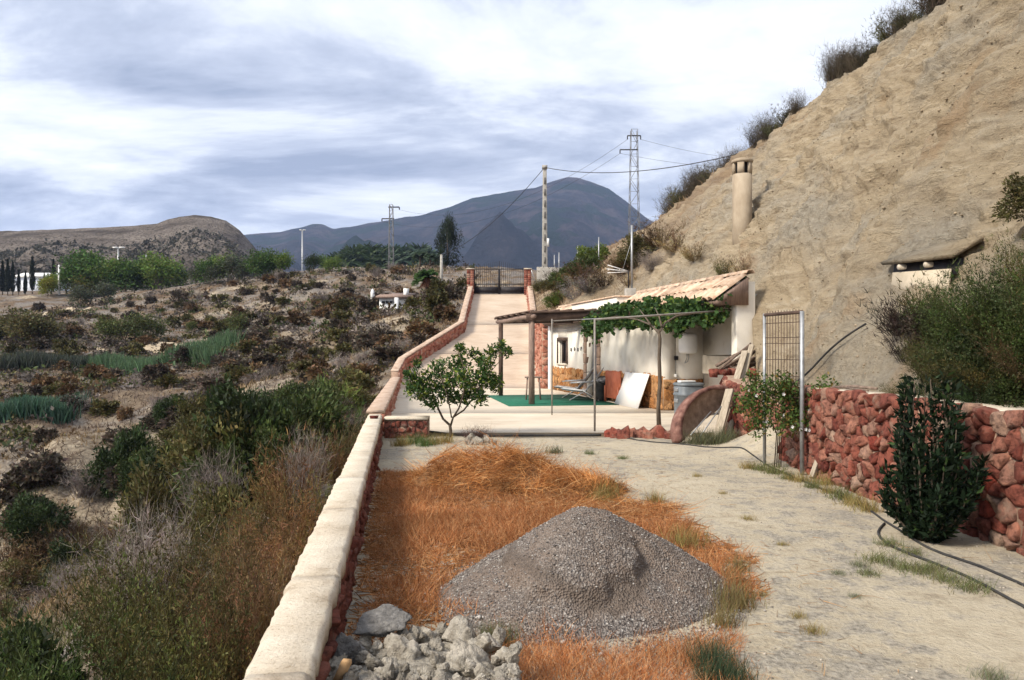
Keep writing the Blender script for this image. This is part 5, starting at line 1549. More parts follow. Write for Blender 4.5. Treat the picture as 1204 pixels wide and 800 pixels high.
# stones rolled to the foot of the heap
n = 500
a = rng.random(n) * 6.283; r = 0.93 + np.abs(rng.normal(0, 0.13, n))
pp = np.stack([gc[0] + r * np.cos(a), gc[1] + r * np.sin(a)], -1)
pts = np.c_[pp - gc, np.maximum(heap_z(pp[:, 0], pp[:, 1]), yard_z(pp[:, 0], pp[:, 1])) + 0.006]
pebbles('spilled_stones', pts, 0.006, 0.026, gh, (0, 0, 0), M['pebble'], np.array([[0.30, 0.28, 0.26]]) * rng.uniform(0.4, 1.5, (n, 1)))
# clods and chips lying on the bare slope
n = 9000
Yc = 5 + 24 * rng.random(n); tc = rng.random(n) * 0.97
Sc = hill_surface(Yc, tc); kc = fbm(Yc, tc * 9, 0.7, 4, 44) > -0.02
Sc = Sc[kc]
o = pebbles('clods', Sc, 0.008, 0.045, None, (0, 0, 0), M['pebble'], np.array([[0.34, 0.275, 0.19]]) * rng.uniform(0.5, 1.1, (len(Sc), 1)))
tag(o, 'loose clods and chips lying on the bare marl slope', 'clods', None, 'stuff')
# scattered grit on the yard
n = 9000
py_ = 3.0 + 11.5 * rng.random(n) ** 1.6; px_ = rng.uniform(-0.3, 4.0, n)
pts = np.c_[px_, py_, yard_z(px_, py_) + 0.002]
keep = fbm(px_, py_, 0.9, 4, 21) > -0.03
cols = np.array([[0.34, 0.30, 0.25]]) * rng.uniform(0.45, 1.5, (n, 1))
o = pebbles('grit', pts[keep], 0.003, 0.013, None, (0, 0, 0), M['pebble'], cols[keep])
tag(o, 'loose grit scattered over the pale dirt yard', 'grit', None, 'stuff')

# rubble: broken lumps, each a thing of its own
M['rubble'] = simple('rubble_rock', [(0.28, (0.13, 0.115, 0.095)), (0.42, (0.32, 0.285, 0.235)), (0.55, (0.46, 0.42, 0.355)), (0.75, (0.56, 0.50, 0.42))], 14, detail=10, coord='world', bump=1.0, bdist=0.05, bscale=34, var=0.25)
M['rubble_dark'] = simple('rubble_dark', [(0.3, (0.10, 0.095, 0.09)), (0.6, (0.23, 0.22, 0.21)), (0.75, (0.38, 0.36, 0.33))], 18, detail=10, coord='world', bump=1.0, bdist=0.05, bscale=45, var=0.2)
import bmesh
def rock_mesh(seed, sub=3, rough=0.28):
    r = np.random.default_rng(seed)
    bm = bmesh.new(); bmesh.ops.create_icosphere(bm, subdivisions=sub, radius=1.0)
    pl = [(lambda v: v / np.linalg.norm(v))(r.normal(size=3)) for _ in range(11)]; pd = r.uniform(0.42, 0.85, 11)
    for v in bm.verts:
        p = np.array(v.co)
        for n_, d_ in zip(pl, pd):
            s = p @ n_ - d_
            if s > 0: p = p - n_ * s * 1.0
        k = 1 + rough * float(fbm(p[0] * 1.3 + seed * 3.1 + p[2] * 0.9, p[1] * 1.3 - p[2] * 1.1, 2.6, 5, seed % 7, 0.62))
        v.co = p * k
    V_ = [tuple(v.co) for v in bm.verts]; F_ = [tuple(x.index for x in f.verts) for f in bm.faces]
    bm.free()
    return V_, F_
rocks = [mesh_data('rubble_rock', *rock_mesh(s, 4, 0.95), M['rubble']) for s in range(8)]
rocksd = [mesh_data('rubble_rock', *rock_mesh(40 + s, 4, 0.8), M['rubble_dark']) for s in range(3)]
r_ = np.random.default_rng(11)
def rock(px, py, Y, size, lab, me=None, sc=(1, 0.8, 0.7), rot=None):
    p = P(px, py, Y)
    o = link('broken_rock', me or rocks[r_.integers(8)], None, tuple(p), tuple(rot if rot is not None else r_.uniform(0, 6.28, 3)), tuple(size * k for k in sc))
    return tag(o, lab, 'rock', 'broken rocks of the rubble heap')
rock(447, 735, 4.05, 0.20, 'flat dark pitted slab topping the rubble heap by the low wall', rocksd[0], (1.05, 0.6, 0.30), (0.25, -0.15, 0.25))
rock(545, 750, 4.05, 0.11, 'broad grey boulder on top of the rubble heap', rocks[1], (1.2, 0.9, 0.8))
rock(478, 776, 3.72, 0.13, 'big rounded pale boulder at the middle of the rubble heap', rocks[2], (1.0, 0.9, 0.85))
rock(545, 786, 3.65, 0.13, 'big pinkish-grey boulder at the gravel side of the rubble heap', rocks[3], (1.2, 0.9, 0.8))
rock(405, 774, 3.7, 0.105, 'hollowed grey lump beside the low wall in the rubble heap', rocksd[1], (1.0, 0.9, 0.8))
BIGS = ((447, 735, 'the flat dark slab'), (545, 742, 'the broad grey boulder'), (478, 768, 'the big pale boulder'), (545, 778, 'the big pinkish boulder'), (405, 772, 'the hollowed lump by the wall'))
for (px, py, Y, s) in ((428, 752, 3.95, 0.075), (412, 760, 3.85, 0.09), (395, 780, 3.55, 0.10), (440, 780, 3.5, 0.10), (455, 790, 3.4, 0.075), (500, 786, 3.42, 0.07), (483, 792, 3.38, 0.06), (470, 797, 3.3, 0.055),
                       (520, 796, 3.35, 0.07), (540, 800, 3.3, 0.08), (575, 752, 3.95, 0.10), (592, 768, 3.8, 0.09), (600, 785, 3.6, 0.09), (575, 795, 3.4, 0.10), (500, 745, 4.05, 0.10), (520, 735, 4.15, 0.09),
                       (470, 745, 4.0, 0.08), (430, 800, 3.3, 0.10), (405, 803, 3.25, 0.09), (385, 800, 3.3, 0.08), (560, 760, 3.9, 0.10), (380, 785, 3.5, 0.07), (445, 762, 3.8, 0.08), (515, 760, 3.85, 0.10), (588, 742, 4.1, 0.08), (490, 800, 3.3, 0.07), (555, 812, 3.2, 0.10), (600, 806, 3.3, 0.09), (420, 785, 3.5, 0.07),
                       (460, 820, 3.1, 0.12), (520, 825, 3.1, 0.12), (400, 830, 3.05, 0.12), (590, 830, 3.1, 0.12)):
    nb = min(BIGS, key=lambda q: (q[0] - px) ** 2 + (q[1] - py) ** 2)[2]
    s *= 0.72; py += 6
    rock(px, py, Y, s, ('tiny' if s < 0.062 else 'small') + ' grey broken rock next to ' + nb + ' in the rubble heap')
for _ in range(60):
    px = r_.uniform(378, 612); py = r_.uniform(742, 806) + abs(px - 490) * 0.10; Y = 4.15 - (py - 735) * 0.0125
    nb = min(BIGS, key=lambda q: (q[0] - px) ** 2 + (q[1] - py) ** 2)[2]
    rock(px, py, Y, r_.uniform(0.025, 0.055), 'fist-sized chip of rock next to ' + nb + ' in the rubble heap')
# core of the heap below the visible lumps
V_ = []; nn_ = 20
for i in range(nn_):
    for j in range(nn_):
        x = -0.48 + (i / (nn_ - 1) - 0.5) * 1.15; y = 3.6 + (j / (nn_ - 1) - 0.5) * 1.3
        q = ((x + 0.48) / 0.55) ** 2 + ((y - 3.6) / 0.62) ** 2
        V_.append((x, y, 0.20 * max(0, 1 - q) ** 0.8 - 0.02 + 0.03 * rng.random()))
tag(obj('rubble_dirt', V_, grid_faces(nn_, nn_), M['rubble']), 'grey crumbled dirt between the broken rocks', 'dirt', None, 'stuff')
a = P(401, 790, 3.2)
o = MB().box((-0.018, -0.008, -0.07), (0.018, 0.008, 0.07), 0.004).build('wood_chip', M['red_wood'], loc=tuple(P(401, 793, 3.28)), rot=(0.3, 0.35, 0.3))
o.data.materials[0] = simple('pale_chip', [(0.3, (0.38, 0.23, 0.11)), (0.7, (0.5, 0.33, 0.18))], 10)
tag(o, 'orange splinter of wood stuck among the broken rocks', 'wood')

# hoses
def hose(pxs, r, label, z=0.02, name='hose', fixed=None):
    pts = np.array([G(x, y, z) for x, y in pxs]) if fixed is None else np.array(fixed)
    # smooth
    d = np.r_[0, np.cumsum(np.linalg.norm(np.diff(pts, axis=0), axis=1))]
    s = np.linspace(0, d[-1], max(16, int(d[-1] / 0.12)))
    q = np.stack([np.interp(s, d, pts[:, k]) for k in range(3)], -1)
    for _ in range(4): q[1:-1] = (q[:-2] + 2 * q[1:-1] + q[2:]) / 4
    if fixed is None: q[:, 2] = yard_z(q[:, 0], q[:, 1]) + r * 0.8
    return tag(MB().tube(q - q[0], r, 7).build(name, M['rubber'], loc=tuple(q[0]), smooth=True), label, 'hose')
hose([(722, 513), (760, 519), (800, 522), (840, 527), (872, 532), (905, 548), (930, 558), (960, 571), (990, 581), (1016, 594), (1040, 611), (1063, 625), (1090, 643), (1120, 655), (1150, 662), (1175, 672), (1210, 688)], 0.011, 'black irrigation hose snaking from the trough past the dark shrub')
hose([(1040, 614), (1030, 622), (1034, 633), (1050, 643), (1080, 654), (1120, 668), (1160, 685), (1215, 716)], 0.011, 'second black hose looping out from under the dark shrub')
hose(None, 0.022, 'black pipe lying along the front edge of the terrace', fixed=[(-1.62, 14.52, 0.12), (-0.9, 14.55, 0.03), (-0.3, 14.50, 0.035), (0.5, 14.49, 0.04), (1.65, 14.47, 0.05)], name='pipe')
hl = [hill_at(*p) for p in ((1012, 376), (995, 385), (975, 402), (957, 420), (940, 440), (915, 462), (905, 470))]
hose(None, 0.014, 'black hose slanting down the foot of the bare slope', fixed=[p + np.array([-0.06, -0.06, 0.05]) for p in hl])
ba = [HW(13.95, 1.2, 2.9), HW(14.1, 1.6, 2.75), HW(14.15, 1.3, 2.3), HW(14.12, 0.9, 1.7), HW(14.12, 0.75, 1.1)]
hose(None, 0.04, 'thick black pipe hanging beside the house buttress', fixed=ba, name='pipe')
# shoulder of concrete sealing the trench below the hose
# ================================================================== VEGETATION
def unit(v): return v / (np.linalg.norm(v, axis=-1, keepdims=True) + 1e-9)
def strands(base, dirs, length, width, segs=3, bend=0.3, droop=0.2, r=rng, kink=0.0):
    """thin tapered ribbons"""
    n = len(base)
    d = unit(np.asarray(dirs, float))
    side = unit(np.cross(d, r.normal(size=(n, 3))))
    b = unit(r.normal(size=(n, 3))) * bend
    length = np.broadcast_to(np.asarray(length, float), (n,)); width = np.broadcast_to(np.asarray(width, float), (n,))
    V_ = []
    p = np.array(base, float)
    for k in range(segs + 1):
        f = k / segs
        w = width * (1 - 0.85 * f) / 2
        V_.append(p - side * w[:, None]); V_.append(p + side * w[:, None])
        dd = unit(d + b * f + np.array([0, 0, -1.0]) * droop * f * f + (r.normal(size=(n, 3)) * kink if kink else 0))
        p = p + dd * (length / segs)[:, None]
    V_ = np.stack(V_, 1)               # n, 2(segs+1), 3
    m = 2 * (segs + 1)
    f0 = np.array([[2 * k, 2 * k + 1, 2 * k + 3, 2 * k + 2] for k in range(segs)])
    F = (f0[None] + m * np.arange(n)[:, None, None]).reshape(-1, 4)
    return V_.reshape(-1, 3), F, m
def leaves(pts, size, aspect=0.45, r=rng, dirs=None, up=0.3):
    """folded rhombic leaves, two quads' worth in one 4-gon"""
    n = len(pts)
    d = unit(r.normal(size=(n, 3)) + (0 if dirs is None else dirs * 1.2) + np.array([0, 0, up]))
    s = unit(np.cross(d, r.normal(size=(n, 3))))
    nrm = np.cross(d, s)
    L = np.broadcast_to(size, (n,)) * r.uniform(0.65, 1.25, n)
    L = L[:, None]
    V_ = np.stack([pts, pts + d * L * 0.45 + s * L * aspect / 2 + nrm * L * 0.06, pts + d * L, pts + d * L * 0.45 - s * L * aspect / 2 + nrm * L * 0.06], 1)
    F = np.arange(4 * n).reshape(n, 4)
    return V_.reshape(-1, 3), F
def join(parts):
    V_ = []; F = []; Cc = []; k = 0
    for v, f, c in parts:
        V_.append(v); F.append(f + k); Cc.append(c); k += len(v)
    return np.concatenate(V_), np.concatenate(F), np.concatenate(Cc)
def tint(n, rep, base, var=0.25, hue=0.12, r=rng):
    c = np.array(base)[None] * r.uniform(1 - var, 1 + var, (n, 1)) * r.uniform(1 - hue, 1 + hue, (n, 3))
    return np.repeat(c, rep, axis=0)

# ---- bush meshes (unit size: about 1 m high, 0.8 m radius); the colour comes from the object
def bush_broom(seed, n=260, w=0.0058, lean=0.9, sprigs=20, clumps=14, spl=(0.03, 0.10), tiny=7000):
    """upright shoots gathered in clumps, every clump a shade of its own"""
    r = np.random.default_rng(seed)
    ca = r.random(clumps) * 6.283; ck = lean * np.sqrt(r.random(clumps))
    ch_ = r.uniform(0.62, 1.08, clumps); ct = r.uniform(0.5, 1.45, clumps)[:, None] * r.uniform(0.85, 1.15, (clumps, 3))
    i = r.integers(0, clumps, n)
    base = np.stack([0.22 * ck[i] * np.cos(ca[i]), 0.22 * ck[i] * np.sin(ca[i]), np.zeros(n)], -1) + r.normal(0, 0.05, (n, 3)) * [1, 1, 0]
    d = np.stack([ck[i] * np.cos(ca[i]), ck[i] * np.sin(ca[i]), np.full(n, 1.0)], -1) + r.normal(0, 0.17, (n, 3))
    L = ch_[i] * r.uniform(0.6, 1.1, n)
    v, f, m = strands(base, d, L, w, 4, 0.35, 0.2, r)
    parts = [(v, f, np.repeat(ct[i] * r.uniform(0.55, 0.95, (n, 1)), m, 0))]
    q = sprigs * n
    k = r.integers(0, n, q); s = r.integers(1, 5, q)
    p = v.reshape(n, m, 3)[k, 2 * s]
    v2, f2, m2 = strands(p, unit(d[k]) + r.normal(0, 0.65, (q, 3)), r.uniform(*spl, q), w * 1.15, 2, 0.5, 0.1, r, 0.15)
    parts.append((v2, f2, np.repeat(ct[i[k]] * r.uniform(0.6, 1.5, (q, 1)) * r.uniform(0.88, 1.12, (q, 3)), m2, 0)))
    if tiny:
        k = r.integers(0, n, tiny); u_ = r.uniform(0.8, 4.0, tiny); s0 = np.floor(u_).astype(int).clip(0, 3)
        A = v.reshape(n, m, 3); p = A[k, 2 * s0] + (A[k, 2 * s0 + 2] - A[k, 2 * s0]) * (u_ - s0)[:, None] + r.normal(0, 0.035, (tiny, 3))
        v3, f3 = leaves(p, 0.026, 0.5, r, unit(d[k]) * 0.5)
        parts.append((v3, f3, np.repeat(ct[i[k]] * r.uniform(0.7, 1.7, (tiny, 1)) * r.uniform(0.85, 1.15, (tiny, 3)), 4, 0)))
    return join(parts)
def bush_round(seed, n=7000, leaf=0.06, clumps=26, asp=0.35):
    r = np.random.default_rng(seed)
    parts = []
    c = unit(r.normal(size=(clumps, 3)) + [0, 0, 0.35]) * r.uniform(0.25, 0.62, (clumps, 1)) * [1, 1, 0.85] + [0, 0, 0.42]
    rs = r.uniform(0.14, 0.30, clumps)
    i = r.integers(0, clumps, n)
    p = c[i] + unit(r.normal(size=(n, 3))) * (rs[i] * r.random(n) ** 0.5)[:, None]
    p = p[p[:, 2] > 0.02]; m_ = len(p)
    v, f = leaves(p, leaf, asp, r, unit(p - [0, 0, 0.3]))
    ci = np.argmin(((p[:, None] - c[None]) ** 2).sum(2), 1); ct = r.uniform(0.55, 1.45, clumps)[:, None]
    parts.append((v, f, np.repeat(ct[ci], 4, 0) * tint(m_, 4, (1, 1, 1), 0.35, 0.14, r)))
    nb = 60
    b0 = np.zeros((nb, 3)) + r.normal(0, 0.05, (nb, 3)) * [1, 1, 0]
    tgt = c[r.integers(0, clumps, nb)]
    vs, fs, ms = strands(b0, tgt, np.linalg.norm(tgt, axis=1), 0.016, 3, 0.2, 0, r)
    parts.append((vs, fs, tint(nb, ms, (0.7, 0.55, 0.45), 0.2, 0.05, r)))
    return join(parts)
def bush_twig(seed, n=420, w=0.009):
    r = np.random.default_rng(seed)
    th = r.random(n) * 6.283; k = 0.9 * r.random(n) ** 0.6
    d = np.stack([k * np.cos(th), k * np.sin(th), np.full(n, 1.0)], -1)
    base = np.stack([0.15 * r.normal(size=n), 0.15 * r.normal(size=n), np.zeros(n)], -1)
    v, f, m = strands(base, d, r.uniform(0.5, 1.05, n), w, 4, 0.5, 0.0, r, 0.12)
    parts = [(v, f, tint(n, m, (1, 1, 1), 0.35, 0.08, r))]
    P_ = v.reshape(n, m, 3)
    q = n * 9
    i = r.integers(0, n, q); s = r.integers(1, 5, q)
    v2, f2, m2 = strands(P_[i, 2 * s], unit(d[i]) + r.normal(0, 0.7, (q, 3)), r.uniform(0.08, 0.34, q), w * 0.55, 3, 0.5, 0, r, 0.2)
    parts.append((v2, f2, tint(q, m2, (1, 1, 1), 0.4, 0.1, r)))
    return join(parts)
BM = {}
def reg(key, gen, mat):
    v, f, c = gen
    BM[key] = mesh_data('bush', v, f, mat, cols=c)
for s in range(3): reg('broom%d' % s, bush_broom(s + 1), M['leaf'])
for s in range(3): reg('midbroom%d' % s, bush_broom(s + 5, 130, 0.016, 0.95, 10, 12, (0.08, 0.22), 0), M['leaf'])
for s in range(2): reg('fine%d' % s, bush_broom(s + 31, 240, 0.0065, 1.15, 14, 15, (0.05, 0.15), 6000), M['leaf'])
for s in range(2): reg('midfine%d' % s, bush_broom(s + 35, 130, 0.013, 1.2, 13, 13, (0.07, 0.18), 0), M['leaf'])
for s in range(3): reg('round%d' % s, bush_round(s + 11, 4200, 0.085, 24, 0.42), M['leaf'])
for s in range(3): reg('far%d' % s, bush_round(s + 71, 800, 0.19, 15, 0.6), M['leaf'])
for s in range(2): reg('twig%d' % s, bush_twig(s + 21, 260, 0.011), M['twig'])
for s in range(2): reg('fartwig%d' % s, bush_twig(s + 61, 110, 0.022), M['twig'])
def lod(key, y):
    if y > 9 and key.startswith('broom'): return 'mid' + key
    if y > 9 and key.startswith('fine'): return 'mid' + key
    return key
GREEN = (0.055, 0.075, 0.022); DGREEN = (0.030, 0.046, 0.016); OLIVE = (0.095, 0.085, 0.030); LIME = (0.10, 0.135, 0.028); BROWN = (0.13, 0.08, 0.04); RUST = (0.17, 0.092, 0.038); GREY = (0.21, 0.175, 0.155); DRY = (0.29, 0.20, 0.10); DARK = (0.075, 0.058, 0.042); BLUEG = (0.05, 0.085, 0.06)
def bush(key, x, y, z, h, w, colr, label, group=None, cat='bush', name='bush', rz=None, jit=0.12):
    o = link(name, BM[lod(key, y)], None, (x, y, z - 0.03), (rng.normal(0, 0.06), rng.normal(0, 0.06), rng.uniform(0, 6.28) if rz is None else rz), (w, w, h))
    k = rng.uniform(1 - jit, 1 + jit)
    o.color = (colr[0] * k, colr[1] * k, colr[2] * k, 1)
    return tag(o, label, cat, group)
def tbush(key, x, y, h, w, colr, label, group=None, **kw):
    return bush(key, x, y, float(terrain_z(x, y)), h, w, colr, label, group, **kw)

# ---- bushes close behind the low wall
near = []
GB = {'broom': 'broom bushes outside the low wall', 'rust': 'rusty bushes outside the low wall', 'grey': 'leafless bushes outside the low wall', 'dk': 'dark bushes in the ravine', 'green': 'green bushes by the terrace wall'}
rows = [  # kind, mesh, x, y, height, width, colour
 ('broom', 'broom0', -2.15, 3.7, 1.25, 0.95, GREEN), ('broom', 'broom1', -1.75, 4.4, 1.05, 0.8, OLIVE), ('broom', 'broom2', -2.75, 4.3, 1.30, 1.0, GREEN), ('dk', 'round2', -3.45, 4.9, 0.95, 0.95, OLIVE),
 ('broom', 'broom1', -2.5, 5.4, 1.25, 1.0, OLIVE), ('rust', 'fine0', -1.85, 5.4, 1.0, 0.75, BROWN), ('dk', 'round0', -3.9, 5.9, 1.0, 1.0, DGREEN), ('broom', 'broom0', -3.1, 6.4, 1.25, 1.0, OLIVE),
 ('rust', 'fine1', -2.25, 6.5, 0.95, 0.8, BROWN), ('broom', 'broom1', -4.7, 6.6, 1.15, 1.1, DGREEN), ('dk', 'round0', -5.6, 8.6, 1.1, 1.0, DGREEN), ('broom', 'broom2', -2.9, 7.7, 1.15, 0.9, OLIVE),
 ('rust', 'fine0', -2.55, 8.6, 1.0, 0.8, RUST), ('grey', 'twig0', -3.6, 8.0, 1.2, 0.95, GREY), ('grey', 'twig1', -4.3, 9.2, 1.25, 1.0, GREY), ('broom', 'fine1', -3.3, 9.4, 1.1, 0.9, OLIVE), ('rust', 'fine0', -2.85, 10.2, 1.15, 0.9, RUST),
 ('grey', 'twig0', -2.95, 11.2, 0.9, 0.7, GREY), ('rust', 'fine1', -3.3, 11.6, 1.2, 0.95, RUST), ('dk', 'round2', -4.0, 10.9, 0.9, 0.85, OLIVE), ('broom', 'fine1', -3.2, 12.9, 1.2, 0.9, OLIVE), ('dk', 'round1', -3.9, 13.2, 1.0, 0.9, GREEN),
 ('grey', 'twig1', -4.6, 12.2, 1.1, 1.0, GREY), ('broom', 'broom0', -4.6, 14.4, 1.35, 1.1, OLIVE), ('green', 'broom1', -3.55, 15.3, 1.0, 0.9, LIME),
 ('green', 'round1', -4.2, 17.0, 1.25, 1.2, LIME), ('green', 'broom2', -4.9, 18.6, 1.45, 1.3, LIME), ('green', 'broom0', -4.1, 19.6, 1.0, 0.9, GREEN), ('green', 'round2', -5.5, 20.3, 1.3, 1.3, GREEN), ('green', 'broom1', -5.1, 22.4, 1.3, 1.2, LIME), ('rust', 'fine1', -4.9, 16.6, 1.1, 1.0, RUST),
 ('broom', 'broom2', -5.6, 4.6, 1.2, 1.2, GREEN), ('broom', 'broom1', -4.4, 3.6, 1.3, 1.1, GREEN), ('broom', 'broom0', -3.1, 2.9, 1.25, 1.0, GREEN), ('broom', 'fine1', -1.45, 3.0, 0.7, 0.55, OLIVE), ('broom', 'broom2', -1.9, 2.4, 1.0, 0.8, GREEN), ('rust', 'fine1', -1.6, 4.9, 0.75, 0.5, BROWN), ('rust', 'fine0', -2.05, 7.4, 0.7, 0.55, RUST), ('broom', 'fine1', -2.35, 9.6, 0.75, 0.5, OLIVE), ('rust', 'fine0', -2.75, 12.1, 0.8, 0.5, RUST), ('rust', 'fine1', -3.0, 13.9, 0.8, 0.6, BROWN)]
for px_, py_, me_, h_, w_ in ((150, 575, 'round0', 1.9, 1.9), (190, 590, 'round1', 2.0, 2.0), (235, 575, 'round2', 2.1, 2.1), (275, 600, 'round0', 1.9, 1.8), (310, 585, 'round1', 1.8, 1.7), (270, 530, 'round2', 1.9, 2.0), (320, 545, 'round0', 1.7, 1.7), (235, 520, 'round1', 1.7, 1.9), (200, 505, 'round2', 1.3, 1.5), (345, 510, 'round0', 1.5, 1.6), (300, 505, 'round2', 1.5, 1.7), (365, 485, 'round1', 1.3, 1.4), (40, 640, 'round0', 1.5, 1.8), (90, 690, 'round1', 1.2, 1.4), (385, 500, 'round1', 1.2, 1.3), (10, 665, 'fine0', 1.2, 1.6), (60, 672, 'fine1', 1.1, 1.5), (110, 655, 'fine0', 1.0, 1.4), (30, 690, 'fine1', 1.2, 1.5), (150, 640, 'fine1', 0.9, 1.2), (85, 640, 'fine0', 0.9, 1.2), (5, 630, 'fine1', 1.0, 1.4)):
    q = on_terrain(px_, py_, 9.0)
    if me_[0] == 'r' and py_ < 605:
        for _k in range(2):
            dx_, dy_ = rng.normal(0, 0.9, 2)
            rows.append(('dk', 'round%d' % rng.integers(3), q[0] + dx_, q[1] + dy_ + 0.6, h_ * 0.8, w_ * 0.85, (DGREEN, GREEN, OLIVE)[_k + (int(px_) % 2)]))
    rows.append(('rust' if me_[0] == 'f' else 'dk', me_, q[0], q[1], h_, w_, BROWN if me_[0] == 'f' else (DGREEN, GREEN, DGREEN, OLIVE)[int(px_) % 4]))
NM = {'broom': 'broom_bush', 'rust': 'dry_bush', 'grey': 'dead_bush', 'dk': 'dark_bush', 'green': 'green_bush'}
def along(y):
    for lim, t in ((3.3, 'level with the near rubble'), (4.5, 'level with the rubble heap'), (5.6, 'level with the gravel heap'), (7.0, 'just past the gravel heap'), (8.4, 'level with the straw tail'), (10.0, 'level with the hay heap'), (11.4, 'just past the hay heap'), (12.6, 'short of the lemon tree'), (14.6, 'level with the stub wall'), (17, 'level with the vine trellis'), (20, 'level with the white board'), (23, 'level with the green mat')):
        if y < lim: return t
    return 'level with the ramp foot'
def away(x, y):
    k = wall_x(y) - x
    return 'touching the wall' if k < 0.85 else 'a step from the wall' if k < 1.6 else 'on the slope below the wall' if k < 2.8 else 'down in the ravine'
BASE = {'broom': 'olive-green broom bush', 'rust': 'rusty brown dry bush', 'grey': 'leafless grey twiggy bush', 'dk': 'dense dark green bush', 'green': 'fresh bright green bush'}
for kd, me, x, y, h, w_, c in rows:
    if y < 7.5 and kd == 'broom': c = tuple(0.72 * q for q in c)
    o = tbush(me, x, y, h * rng.uniform(0.9, 1.2), w_ * rng.uniform(0.74, 0.9), c, (BASE[kd] if kd != 'dk' else {DGREEN: 'dense dark green bush', GREEN: 'mid-green leafy bush', OLIVE: 'dull olive leafy bush'}[c]) + ' ' + away(x, y) + ', ' + along(y), GB[kd], name=NM[kd], jit=0.3)

# ---- scrub on the middle slopes, each bush on its own
kinds = [('far0', DARK, 'dark brown low shrub', 'dark_shrub', 0.40), ('far1', OLIVE, 'olive green shrub', 'olive_shrub', 0.25), ('fartwig0', GREY, 'grey dry twiggy shrub', 'twiggy_shrub', 0.20), ('far2', BROWN, 'reddish brown dry shrub', 'brown_shrub', 0.15)]
def zone(px, Y):
    if Y < 25: return 'on the near ravine bank'
    if px > 330: return 'on the slope round the tiny white cottage' if Y > 62 else 'on the spur outside the ramp wall'
    return 'around the reed beds' if Y < 66 else 'between the reed beds and the far grove'
r_ = np.random.default_rng(5)
cnt = 0; tries = 0
scrub_pts = []
while cnt < 640 and tries < 20000:
    tries += 1
    px = r_.uniform(-10, 560); Y = 13 * (115 / 13) ** r_.random()
    x = (px - 602) / FPX * Y
    if x > wall_x(Y) - 0.9 and Y < 54: continue
    if -8 < x and Y < 13: continue
    pz = 410 - (float(terrain_z(x, Y)) - EYE) / Y * FPX
    bank = 430 < pz < 470 and px < 250
    if bank and r_.random() < 0.8: continue
    if 60 < px < 240 and 530 < pz < 660 and r_.random() < 0.45: continue
    if 470 < pz < 560 and px < 180 and r_.random() < 0.7: continue
    if fbm(x, Y, 0.13, 3, 3) < -0.06 and r_.random() < 0.75: continue
    if 425 < px < 520 and 60 < Y < 90: continue
    if px > 470 and Y > 66: continue
    scrub_pts.append((x, Y)); cnt += 1
for k, (x, Y) in enumerate(scrub_pts):
    u_ = r_.random(); acc = 0
    for key, c, lab, nm, w_ in kinds:
        acc += w_
        if u_ <= acc: break
    s = r_.uniform(0.35, 0.95) * (1.0 + Y / 120)
    if key.startswith('far') and not key.startswith('fartwig'): key = 'far%d' % r_.integers(3)
    if Y < 24 and not key.startswith('fartwig'): key = 'round%d' % r_.integers(3) if c is not BROWN else 'fine%d' % r_.integers(2)
    elif Y < 24: key = 'twig%d' % r_.integers(2)
    zn = zone(602 + FPX * x / Y, Y)
    bush(key, x, Y, float(terrain_z(x, Y)), s * r_.uniform(0.6, 1.0), s, c, lab + ' ' + zn, lab + 's ' + zn, name=nm, jit=0.35)
# dry grass and herb cover on the slopes
n = 60000
Y = 9 * (120 / 9) ** rng.random(n); px = rng.uniform(-10, 600, n)
x = (px - 602) / FPX * Y
ok = ~((x > wall_x(Y) - 0.35) & (Y < 54)) & ~((x > -2.5) & (Y > 52) & (Y < 67)) & (fbm(x, Y, 0.25, 3, 17) > -0.10)
x, Y = x[ok], Y[ok]; n = len(x)
z = terrain_z(x, Y)
cl = vnoise(x, Y, 0.3, 40)
c = np.where((cl > 0.62)[:, None], np.array([[0.10, 0.095, 0.04]]), np.where((cl > 0.36)[:, None], np.array([[0.25, 0.175, 0.095]]), np.array([[0.14, 0.10, 0.075]])))
d = np.stack([rng.normal(0, 0.5, n), rng.normal(0, 0.5, n), np.ones(n)], -1)
v, f, m_ = strands(np.c_[x, Y, z - 0.02], d, rng.uniform(0.10, 0.32, n), 0.010 + Y * 0.0011, 2, 0.6, 0.4)
tag(obj('dry_grass', v, f, M['straw'], cols=np.repeat(c * rng.uniform(0.6, 1.3, (n, 1)), m_, 0)), 'thin dry grass and herbs over the ravine slopes', 'grass', None, 'stuff')

# low scrub too small to pick apart: one mass of leaf tufts
n0 = 4200
Y = 28 * (118 / 28) ** rng.random(n0); px = rng.uniform(-10, 560, n0); x = (px - 602) / FPX * Y
ok = ~((x > wall_x(Y) - 0.8) & (Y < 54)) & (fbm(x, Y, 0.16, 3, 27) > -0.12) & ~((px > 430) & (px < 500) & (Y > 70) & (Y < 86))
x, Y = x[ok], Y[ok]; n0 = len(x); z = terrain_z(x, Y)
sz = rng.uniform(0.18, 0.5, n0) * (0.7 + Y / 110); per = 26
p = np.repeat(np.c_[x, Y, z], per, 0) + np.abs(rng.normal(0, 0.5, (n0 * per, 3))) * [1, 1, 0.8] * np.repeat(sz, per)[:, None] * np.where(rng.random((n0 * per, 3)) < 0.5, -1, 1) ** np.array([1, 1, 0])
v, f = leaves(p, np.repeat(sz, per) * 0.55, 0.6)
pal = np.array([DARK, DARK, OLIVE, GREY, BROWN, GREEN, (0.10, 0.085, 0.075)])
c = np.repeat(pal[rng.integers(0, 7, n0)] * rng.uniform(0.6, 1.3, (n0, 1)), per, 0) * rng.uniform(0.6, 1.4, (n0 * per, 1))
tag(obj('low_scrub', v, f, M['leaf'], cols=np.repeat(c, 4, 0)), 'low scrub speckling the slopes across the ravine', 'scrub', None, 'stuff')
